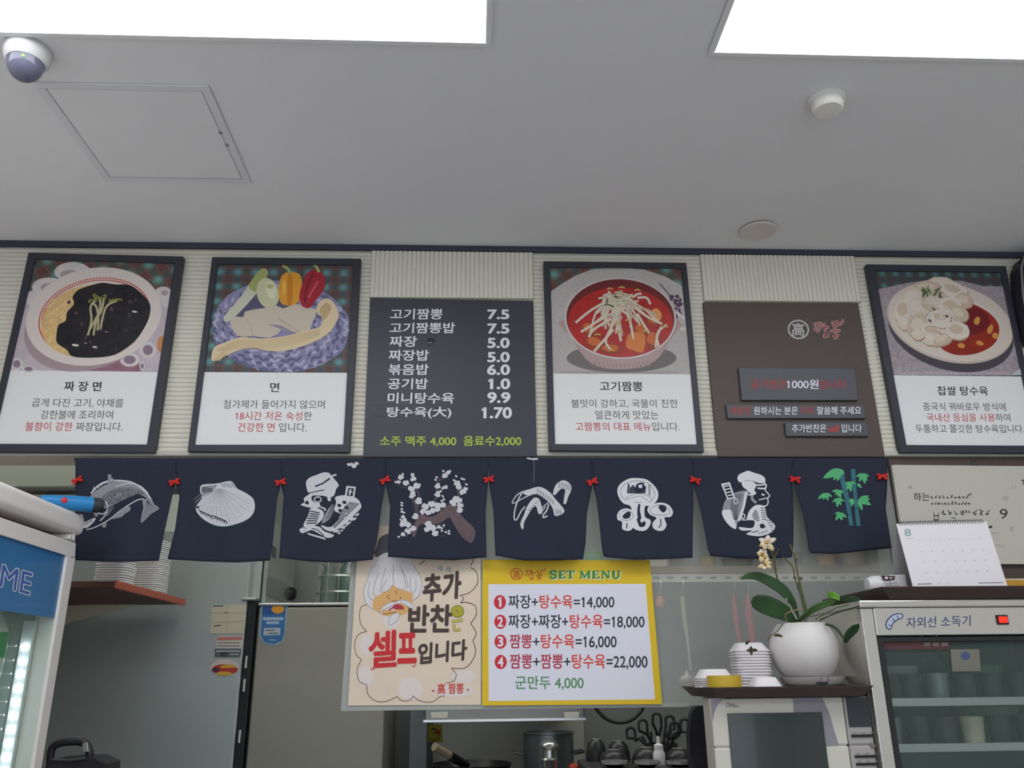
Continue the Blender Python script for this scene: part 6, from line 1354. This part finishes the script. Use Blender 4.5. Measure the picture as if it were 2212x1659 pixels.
L = Art(S, 0.0002); L.poly([(806, 690), (1040, 690), (1052, 868), (820, 872)], mat('notice_beige', (116, 114, 104), 0.5)); L.poly(ell(928, 745, 40, 36, 0, 20), mat('notice_blue', (70, 86, 118), 0.5)); L.stroke([(840, 815), (1030, 812)], 8, mat('notice_line', (116, 116, 108), 0.5), 0)
L.build('beige_notice', dr)
zs1 = sp_(800, 1128, YS+0.05).z; zs0 = sp_(800, 1500, YS+0.05).z
for z in (zs1, zs0):
    MB(steel_l).box(sx+0.006, sx1-0.006, YS+0.04, yb2-0.009, z-0.003, z+0.003).build('inner_shelf', t, bevel=0.001)
    MB(steel_l).box(sx+0.006, sx1-0.006, YS+0.036, YS+0.0395, z-0.006, z+0.012).build('shelf_rail', t, bevel=0.001)
MB(mat('uv_tube', (200, 206, 212), 0.3)).tube([(sx+0.08, yb2-0.05, zcap-0.03), (sx1-0.08, yb2-0.05, zcap-0.03)], 0.009, 12).build('tube_lamp', t, smooth=True)
# what stands inside
cupm = [mat('cup_steel', (140, 146, 146), 0.3, 0.5), mat('cup_smoke', (48, 54, 57), 0.25), mat('cup_green', (128, 152, 126), 0.35), mat('cup_beige', (196, 184, 160), 0.5)]
def tumbler(x, y, z, r, h, m, label, grp):
    o = MB(m).lathe([(r*0.8, 0), (r, h), (r*0.93, h), (r*0.75, 0.004), (0.0001, 0.004)], (x, y, z), 24).build('tumbler', smooth=True); return tag(o, label, 'cup', grp)
for k in range(7):
    tumbler(sx+0.075+k*0.066, YS+0.10, zs1+0.0034, 0.027, 0.062, cupm[(1, 1, 0, 1, 1, 1, 0)[k]], 'tumbler standing on the upper shelf inside the steriliser cabinet', 'tumblers on the upper shelf of the steriliser')
    tumbler(sx+0.075+k*0.066, YS+0.10, zs0+0.0034, 0.027, 0.062, cupm[(0, 1, 1, 3, 1, 1, 1)[k]], 'tumbler standing on the lower shelf inside the steriliser cabinet', 'tumblers on the lower shelf of the steriliser')
for x, z, m, w_, lab in ((0.36, zs1, cupm[2], 0.075, 'green plastic bowl at the back of the steriliser upper shelf'), (0.38, zs0, cupm[2], 0.08, 'green plastic bowl at the back of the steriliser lower shelf'), (0.15, zs1, mat('bowl_white', (206, 212, 206), 0.4), 0.07, 'pale plastic bowl at the back of the steriliser upper shelf')):
    o = MB(m).lathe([(w_*0.6, 0), (w_, 0.08), (w_*0.96, 0.08), (w_*0.55, 0.004), (0.0001, 0.004)], (sx+x, YS+0.215, z+0.0034), 28).build('plastic_bowl', smooth=True); tag(o, lab, 'bowl')
for k, (xx, lab) in enumerate(((590, 'black handled scissors hanging inside the steriliser left of the other pair'), (710, 'black handled scissors hanging inside the steriliser beside the beige notice'))):
    p = sp_(xx, 700, YS+0.045); z_ = zcap-0.006
    t = thing('kitchen_scissors', lab, 'scissors', (p.x, YS+0.045, z_))
    MB(wire).tube([(p.x, YS+0.045, z_), (p.x, YS+0.045, p.z+0.030)], 0.0012, 6).build('hook', t)
    for sg in (-1, 1):
        MB(blackp).tube([Vector((p.x+sg*0.012+0.011*math.cos(a), YS+0.045, p.z+0.014+0.015*math.sin(a))) for a in [i*math.pi/9 for i in range(19)]], 0.0035, 8, False).build('handle', t, smooth=True)
        MB(blackp if sg < 0 else steel_d).prism([(p.x+sg*0.010, YS+0.043+0.002*sg, p.z), (p.x-sg*0.002, YS+0.043+0.002*sg, p.z-0.012), (p.x-sg*0.012, YS+0.043+0.002*sg, p.z-0.046), (p.x-sg*0.002, YS+0.043+0.002*sg, p.z-0.02)], (0, 0.0018, 0)).build('blade', t)
# tray on the steriliser
crop(0, 0, 1.0)
zt2 = PY(2050, 1266, YS-0.03).z
tray('serving_tray', 'dark brown serving tray lying on the steriliser cabinet under the calendar', PY(1905, 1270, YS-0.03).x, sx1+0.03, YS-0.03, 2.312, szt+0.0008, zt2, chamf=0.03)
ZT2 = zt2-0.0015
# desk calendar
crop(1880, 970, 5.184)
yc0 = 2.07; tilt = math.radians(14); N = Vector((0, -math.cos(tilt), math.sin(tilt))); P0 = Vector((0, yc0, ZT2))
S = Surf(P=P0, N=N)
q = [(290, 838), (1302, 812), (1528, 1505), (475, 1532)]
t = thing('desk_calendar', 'white tent desk calendar open at August, standing on the steriliser tray', 'calendar', (S.at(*W((1000, 1518))).x, yc0+0.03, ZT2))
bl, br_ = S.at(*W(q[3])), S.at(*W(q[2])); tl_, trr = S.at(*W(q[0])), S.at(*W(q[1]))
dzc = min(bl.z, br_.z)-(ZT2+0.0008)
lowl = bl+(tl_-bl)*((ZT2+0.0008-bl.z)/(tl_.z-bl.z)); lowr = br_+(trr-br_)*((ZT2+0.0008-br_.z)/(trr.z-br_.z))
pp = mat('calendar_paper', (226, 222, 226), 0.6)
MB(pp).hexa([tl_, trr, lowr, lowl], [v-N*0.0012 for v in (tl_, trr, lowr, lowl)]).build('front_sheet', t)
top_b = [tl_-N*0.002, trr-N*0.002]; back = [Vector((lowl.x+0.006, yc0+0.135, ZT2+0.0008)), Vector((lowr.x+0.006, yc0+0.135, ZT2+0.0008))]
MB(mat('calendar_card', (196, 192, 192), 0.7)).hexa([top_b[0], top_b[1], back[1], back[0]], [v+Vector((0, 0.0015, 0)) for v in (top_b[0], top_b[1], back[1], back[0])]).build('back_card', t)
wb = MB(mat('spiral_grey', (120, 120, 124), 0.4, 0.4))
for k in range(34):
    c = tl_.lerp(trr, (k+1.2)/36)+Vector((0, 0.001, 0.001)); wb.tube([c+Vector((0, 0.005*math.cos(a), 0.005*math.sin(a))) for a in [i*math.pi/5 for i in range(11)]], 0.0009, 5, False)
wb.build('spiral_binding', t, smooth=True)
L = Art(S, 0.0004); L.text('8', (388, 974), (458, 972), 78, mat('calendar_green', (120, 160, 150), 0.6), lean=-8); L.build('month_number', t)
L = Art(S, 0.0004); ci = mat('calendar_grey', (168, 166, 172), 0.6)
days = [str(i) for i in range(1, 32)]
for r in range(5):
    L = Art(S, 0.0004)
    for c_ in range(7):
        i = r*7+c_
        if i > 30: continue
        x = 545+r*24+c_*113-(0 if r < 4 else 0); y = 1012+r*122-c_*3+(8 if r == 1 else 0)
        L.text(days[i], (x, y+16), (x+(14 if i < 9 else 26), y+16), 18, ci, hold=True)
    L.build('week_row', t)
L = Art(S, 0.0004); L.stroke([(395, 1004), (480, 1002)], 3, ci, 0); L.build('month_rule', t); L = Art(S, 0.0004); L.stroke([(530, 1512), (690, 1508)], 9, mat('calendar_dark', (110, 108, 112), 0.6), 0); L.build('footer_print', t); L = Art(S, 0.0004); L.stroke([(1210, 1500), (1490, 1494)], 8, MATS['calendar_dark'], 0)
L.build('footer_print', t)
# small white device with rounded end
c = PY(1905, 1262, 2.14); 
t = thing('label_dispenser', 'small white rounded device with dark label at the left end of the upper tray', 'device', (c.x, 2.14, ZT2))
xl, xr2 = PY(1870, 1262, 2.14).x, PY(1949, 1262, 2.14).x; hz2 = PY(1900, 1243, 2.14).z-ZT2
MB(mat('device_white', (222, 220, 222), 0.4)).lathe([(0.0001, 0), (hz2*0.36, 0.003), (hz2*0.49, 0.02), (hz2*0.49, 0.052)], (xl, 2.14, ZT2+hz2*0.5), 28, axis=(1, 0, 0)).build('round_end', t, smooth=True)
b = MB(mat('device_grey', (196, 194, 198), 0.5)).box(xl+0.0525, xr2, 2.115, 2.165, ZT2+0.0006, ZT2+hz2*0.98).build('case', t, bevel=0.002)
S = Surf(2.1148); crop(1880, 970, 5.184)
L = Art(S, 0.0003); L.poly([(112, 1418), (280, 1422), (270, 1468), (150, 1470)], mat('device_label', (62, 50, 44), 0.5)); L.poly(ell(180, 1442, 18, 14), lw); L.poly([(215, 1430), (262, 1440), (215, 1460)], mat('device_pink', (196, 150, 140), 0.5)); L.stroke([(150, 1500), (300, 1502)], 9, mat('device_print', (140, 138, 142), 0.5), 0); L.stroke([(170, 1525), (320, 1527)], 9, MATS['device_print'], 0)
L.build('label_print', b)
# striped box behind the calendar
xq = PY(*W((1540, 1480)), 2.2)
o = MB(mat('box_cream', (216, 206, 186), 0.6)).box(xq.x-0.04, xq.x+0.16, 2.19, 2.26, ZT2+0.0006, PY(*W((1600, 1450)), 2.19).z).use(mat('box_yellow', (206, 156, 54), 0.6)).box(xq.x-0.04, xq.x+0.16, 2.188, 2.1899, ZT2+0.006, PY(*W((1600, 1468)), 2.19).z).build('striped_box'); tag(o, 'flat cream box with a yellow stripe right of the calendar', 'box')
# whiteboard
YWB = D-0.001
t = thing('whiteboard', 'whiteboard with black handwriting hung on the brown wood wall above the calendar', 'whiteboard', PY(*W((1000, 1285)), YWB))
q = [(236, 176), (1860, 192), (1980, 1290), (408, 1282)]
MB(mat('board_white', (198, 196, 184), 0.35)).prism([tuple(PY(*W(p), YWB-0.012)) for p in rrect(q, 0.02)], (0, 0.0115, 0)).build('writing_surface', t, bevel=0.002)
S = Surf(YWB-0.012); mk = mat('marker_black', (58, 60, 50), 0.6); mk2 = mat('marker_faint', (150, 148, 138), 0.6)
L = Art(S, 0.0003)
L.text('하는', (485, 585), (665, 580), 95, mk, bold=0.008)
random.seed(12)
def scrawl(x0, x1, y, h, m_, wd):
    x = x0
    while x < x1:
        w_ = h*0.7; L.stroke([(x, y-h*random.random()), (x+w_*0.5, y-h*0.9*random.random()), (x+w_*0.3, y-h*0.4*random.random()), (x+w_, y-h*random.random())], wd, m_, 3); L.stroke([(x+w_*0.2, y-h*0.1), (x+w_*0.9, y-h*0.3*random.random())], wd, m_, 0); x += h*1.05
scrawl(675, 1090, 552, 42, mk, 7); scrawl(680, 1120, 622, 36, mk, 7); L.stroke([(1120, 490), (1130, 520)], 7, mk, 0); L.stroke([(1105, 500), (1108, 526)], 7, mk, 0)
L.build('handwriting', t)
L = Art(S, 0.0003); scrawl(800, 1010, 740, 66, mk, 9); scrawl(1030, 1130, 715, 32, mk, 8); scrawl(1150, 1320, 740, 66, mk, 9); L.build('handwriting', t)
L = Art(S, 0.0003); L.text('보', (700, 850), (775, 850), 140, mk); L.build('handwriting', t); L = Art(S, 0.0003); L.text('고', (900, 850), (960, 850), 84, mk); L.build('handwriting', t)
L = Art(S, 0.0003); L.text('9', (1450, 780), (1536, 780), 108, mk, bold=0.004); L.build('number', t)
for tx, p0, p1, h in (('10', (1484, 578), (1545, 578), 48), ('11', (1580, 452), (1630, 452), 44), ('8', (1562, 918), (1602, 918), 48)):
    L = Art(S, 0.0003); L.text(tx, p0, p1, h, mk2); L.build('faint_number', t)
L = Art(S, 0.0003); L.stroke([(1690, 352), (1730, 346)], 12, mk, 0); L.stroke([(1716, 350), (1716, 400)], 10, mk, 0); L.build('handwriting', t)
L = Art(S, 0.0003); L.poly(ell(1345, 872, 24, 14, -0.3, 14), mk); L.stroke([(1355, 936), (1400, 944), (1440, 950)], 7, mk2, 3); L.stroke([(1400, 1070), (1505, 1075)], 4, mk2, 0); L.stroke([(1400, 1090), (1505, 1095)], 4, mk2, 0); L.build('handwriting', t)
L = Art(S, 0.0003); L.poly(ell(446, 428, 22, 20), mat('board_stain', (172, 164, 140), 0.6)); L.build('stain', t)
MB(steel_d).lathe([(0.008, 0), (0.008, 0.004), (0.004, 0.008)], PY(*W((1170, 170)), D-0.0005), 14, axis=(0, -1, 0)).build('hanging_hook', t, smooth=True)
# dark speaker at the right end of the header
crop(0, 0, 1.0)
P = [(2206, 575), (2214, 552), (2240, 545), (2400, 548), (2440, 735), (2236, 735), (2222, 700), (2210, 640)]
t = thing('wall_speaker', 'dark rounded box speaker on the wall at the right edge of the photo', 'speaker', PY(2300, 735, 2.2))
spk = mat('speaker_dark', (46, 44, 54), 0.5); MB(spk).prism([tuple(PY(x, y, 2.25)) for x, y in P], (0, D-2.25-0.008, 0)).build('housing', t, bevel=0.006)
MB(mat('speaker_edge', (130, 128, 130), 0.4)).tube([PY(x, y, 2.247) for x, y in ((2222, 700), (2210, 640), (2206, 580), (2213, 553), (2238, 546))], 0.003, 8).build('edge_trim', t, smooth=True)

# ------------------------------------------------------------------ drinks cooler at the left, facing right
XC = -1.0
ye = PX(166, 1172, XC).y; zd = PX(120, 1157, XC).z
y0 = 1.35; zc_top = PX(100, 1082, XC).z; zc_bot = PX(120, 1140, XC).z
cw = mat('cooler_white', (246, 240, 237), 0.35)
t = thing('drinks_cooler', 'white glass door drinks cooler with blue header at the left edge', 'cooler', (XC-0.28, (y0+ye)/2, 0))
ybk = ye-0.004
sh = MB(cw); sh.box(XL+0.004, XC-0.045, y0, y0+0.04, 0, zd+0.004); sh.box(XL+0.004, XC-0.045, ybk-0.035, ybk, 0, zd+0.004); sh.box(XL+0.004, XL+0.03, y0+0.04, ybk-0.035, 0, zd+0.004); sh.box(XL+0.03, XC-0.045, y0+0.04, ybk-0.035, 0, 0.15)
sh.build('casing', t, bevel=0.004)
MB(cw).box(XL+0.004, XC+0.012, y0-0.005, ye+0.006, zc_bot, zc_top).build('top_cap', t, bevel=0.014, bseg=4)
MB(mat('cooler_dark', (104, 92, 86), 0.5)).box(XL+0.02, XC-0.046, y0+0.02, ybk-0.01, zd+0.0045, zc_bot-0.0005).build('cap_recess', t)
for k in range(2): MB(cw).box(XC-0.05, XC+0.004, ye-0.05+0.018*k, ye-0.038+0.018*k, zd+0.002, zd+0.014+0.006*k).build('hinge', t, bevel=0.002)
fw_ = 0.040; zs_ = PX(117, 1334, XC).z
fr = MB(cw)
fr.box(XC-0.044, XC, y0, ye, zd-fw_*0.85, zd); fr.box(XC-0.044, XC, ye-fw_, ye, 0.1, zd-fw_*0.85); fr.box(XC-0.044, XC, y0, y0+fw_, 0.1, zd-fw_*0.85); fr.box(XC-0.044, XC, y0+fw_, ye-fw_, 0.1, 0.16)
door = fr.build('door', t, bevel=0.004)
MB(mat('header_blue', (62, 128, 186), 0.25, noise=0.10, nscale=3, coat=0.3)).box(XC-0.012, XC-0.006, y0+fw_+0.0005, ye-fw_-0.0005, zs_, zd-fw_*0.85-0.0005).build('header_panel', door)
MB(glass_mat('cooler_glass', (190, 205, 200), 0.08, 0.03, (0.93, 0.97, 0.95))).box(XC-0.012, XC-0.007, y0+fw_+0.0005, ye-fw_-0.0005, 0.165, zs_-0.001).build('door_glass', door)
S = Surf(P=(XC-0.0058, 0, 0), N=(1, 0, 0)); crop(0, 1150, 3.26)
L = Art(S, 0.0006); L.text('TIME', (-165, 330), (207, 440), 150, mat('cooler_letter_rim', (206, 216, 226), 0.4), bold=0.05, lean=22); L.text('TIME', (-165, 330), (207, 440), 150, mat('cooler_letter_blue', (70, 104, 190), 0.4), bold=0.0, lean=22); L.build('lettering', door)
# inside: lamp strip, shelves, bottles
crop(0, 0, 1.0)
yi = ybk-0.036
MB(mat('cooler_inner', (176, 190, 180), 0.4)).box(XL+0.031, XC-0.05, yi-0.002, yi, 0.15, zd-0.003).build('inner_wall', t)
bl_ = [(55, 1397), (48, 1428), (43, 1457), (36, 1487), (31, 1517), (26, 1546), (21, 1576), (16, 1606), (11, 1636), (6, 1666)]
pb = [PY(x, y, yi-0.014) for x, y in bl_]
xm = sum(p.x for p in pb)/len(pb)
MB(mat('strip_white', (226, 234, 232), 0.4)).box(xm-0.014, xm+0.014, yi-0.010, yi-0.0025, pb[-1].z-0.1, pb[0].z+0.06).build('lamp_strip', t, bevel=0.001)
led = mat('led_white', (240, 244, 255), 0.4, emit=9.0)
for p in pb:
    MB(led).lathe([(0.0001, -0.006), (0.009, 0), (0.0001, 0.006)], (xm, yi-0.0145, p.z), 12).build('led', t, smooth=True)
    MB(mat('led_streak', (226, 230, 228), 0.4)).tube([(XL+0.04, yi-0.020, p.z+0.002), (xm-0.016, yi-0.020, p.z+0.002)], 0.0028, 6).build('wire', t, smooth=True)  # pale rods stand in for LED reflections and bulb leads
for z in (pb[2].z-0.01, pb[7].z): 
    MB(wire).box(XL+0.035, XC-0.14, y0+0.045, yi-0.03, z-0.004, z).build('shelf', t)
zsf = pb[2].z-0.01
c = PY(4, 1380, yi-0.12)
o_t = thing('green_bottle', 'bottle with green label standing in the drinks cooler at the left edge', 'bottle', (c.x-0.022, yi-0.12, zsf))
cx_ = c.x-0.022
MB(mat('bottle_pale', (206, 216, 206), 0.25)).lathe([(0.03, 0.0005), (0.032, 0.03), (0.032, 0.10), (0.012, 0.145), (0.012, 0.17), (0.0001, 0.17)], (cx_, yi-0.12, zsf), 24).build('body', o_t, smooth=True)
MB(mat('bottle_green', (40, 150, 74), 0.4)).lathe([(0.0325, 0.045), (0.0328, 0.05), (0.0328, 0.098), (0.0325, 0.10)], (cx_, yi-0.12, zsf), 24).build('bottle_label', o_t, smooth=True)
# blue torch on the cooler
a, b = PY(84, 1083, ye-0.10), PY(222, 1098, ye-0.015)
a.z = zc_top+0.0205; b.z = zc_top+0.0215
dv = (b-a).normalized(); Lg = (b-a).length; r = 0.0195
t = thing('blue_torch', 'blue tube shaped torch with a red dot lying on top of the drinks cooler', 'torch', (a+b)/2-Vector((0, 0, 0.02)))
MB(mat('torch_blue', (40, 136, 200), 0.35)).lathe([(0.0001, 0), (r*0.62, 0.004), (r*0.72, 0.02), (r*0.98, Lg*0.55), (r*1.0, Lg*0.82)], a, 28, axis=dv).build('tube', t, smooth=True)
MB(mat('torch_cap', (54, 58, 64), 0.4)).lathe([(r*0.98, Lg*0.821), (r*0.98, Lg*0.93), (r*0.86, Lg*0.96), (r*0.8, Lg), (0.0001, Lg)], a, 28, axis=dv).build('end_cap', t, smooth=True)
dn_ = Vector((0.25, -1, 0.1)); c = a+dv*Lg*0.36; dn_ = (dn_-dv*dn_.dot(dv)).normalized()
MB(mat('torch_red', (206, 44, 62), 0.4)).lathe([(0.0075, -0.004), (0.0075, 0.0), (0.005, 0.0015), (0.0001, 0.0015)], c+dn_*r*0.90, 18, axis=dn_).build('red_button', t, smooth=True)
# black handbag at the bottom left
yq = 2.22; c = PY(150, 1650, yq); q = mpp(150, 1640, yq)
t = thing('black_handbag', 'black handbag with loop handle and silver clasp, bottom left beside the cooler', 'bag', (c.x, yq+0.04, 1.081))
lb = mat('bag_black', (36, 34, 40), 0.35, bump=0.2, bscale=40)
zb_ = 1.081; P = [PY(x, y, yq) for x, y in ((100, 1648), (110, 1640), (150, 1637), (200, 1636), (228, 1650))]; 
pts = [tuple(p) for p in P]+[(P[-1].x+0.02, yq, zb_), (P[0].x-0.02, yq, zb_)]
MB(lb).prism(pts, (0, 0.09, 0)).build('bag_body', t, bevel=0.012, bseg=3)
hpz = [PY(x, y, yq+0.04) for x, y in ((108, 1650), (112, 1618), (128, 1606), (160, 1602), (184, 1606), (194, 1628), (190, 1648))]
MB(lb).tube(spline(hpz, 5), 0.009, 10).build('loop_handle', t, smooth=True)
MB(steel_l).slab([(177, 1606), (188, 1604), (191, 1624), (180, 1626)], yq+0.024, 0.006).build('clasp', t, bevel=0.001)
MB(steel_d).tube([PY(112, 1640, yq-0.004), PY(150, 1642, yq-0.004), PY(186, 1638, yq-0.004)], 0.003, 8).build('zip', t, smooth=True)
for o_ in list(bpy.data.materials):
    if o_.name.startswith('slot') and o_.users == 0: bpy.data.materials.remove(o_)
bpy.data.objects.remove(TXO); bpy.data.curves.remove(TXT)
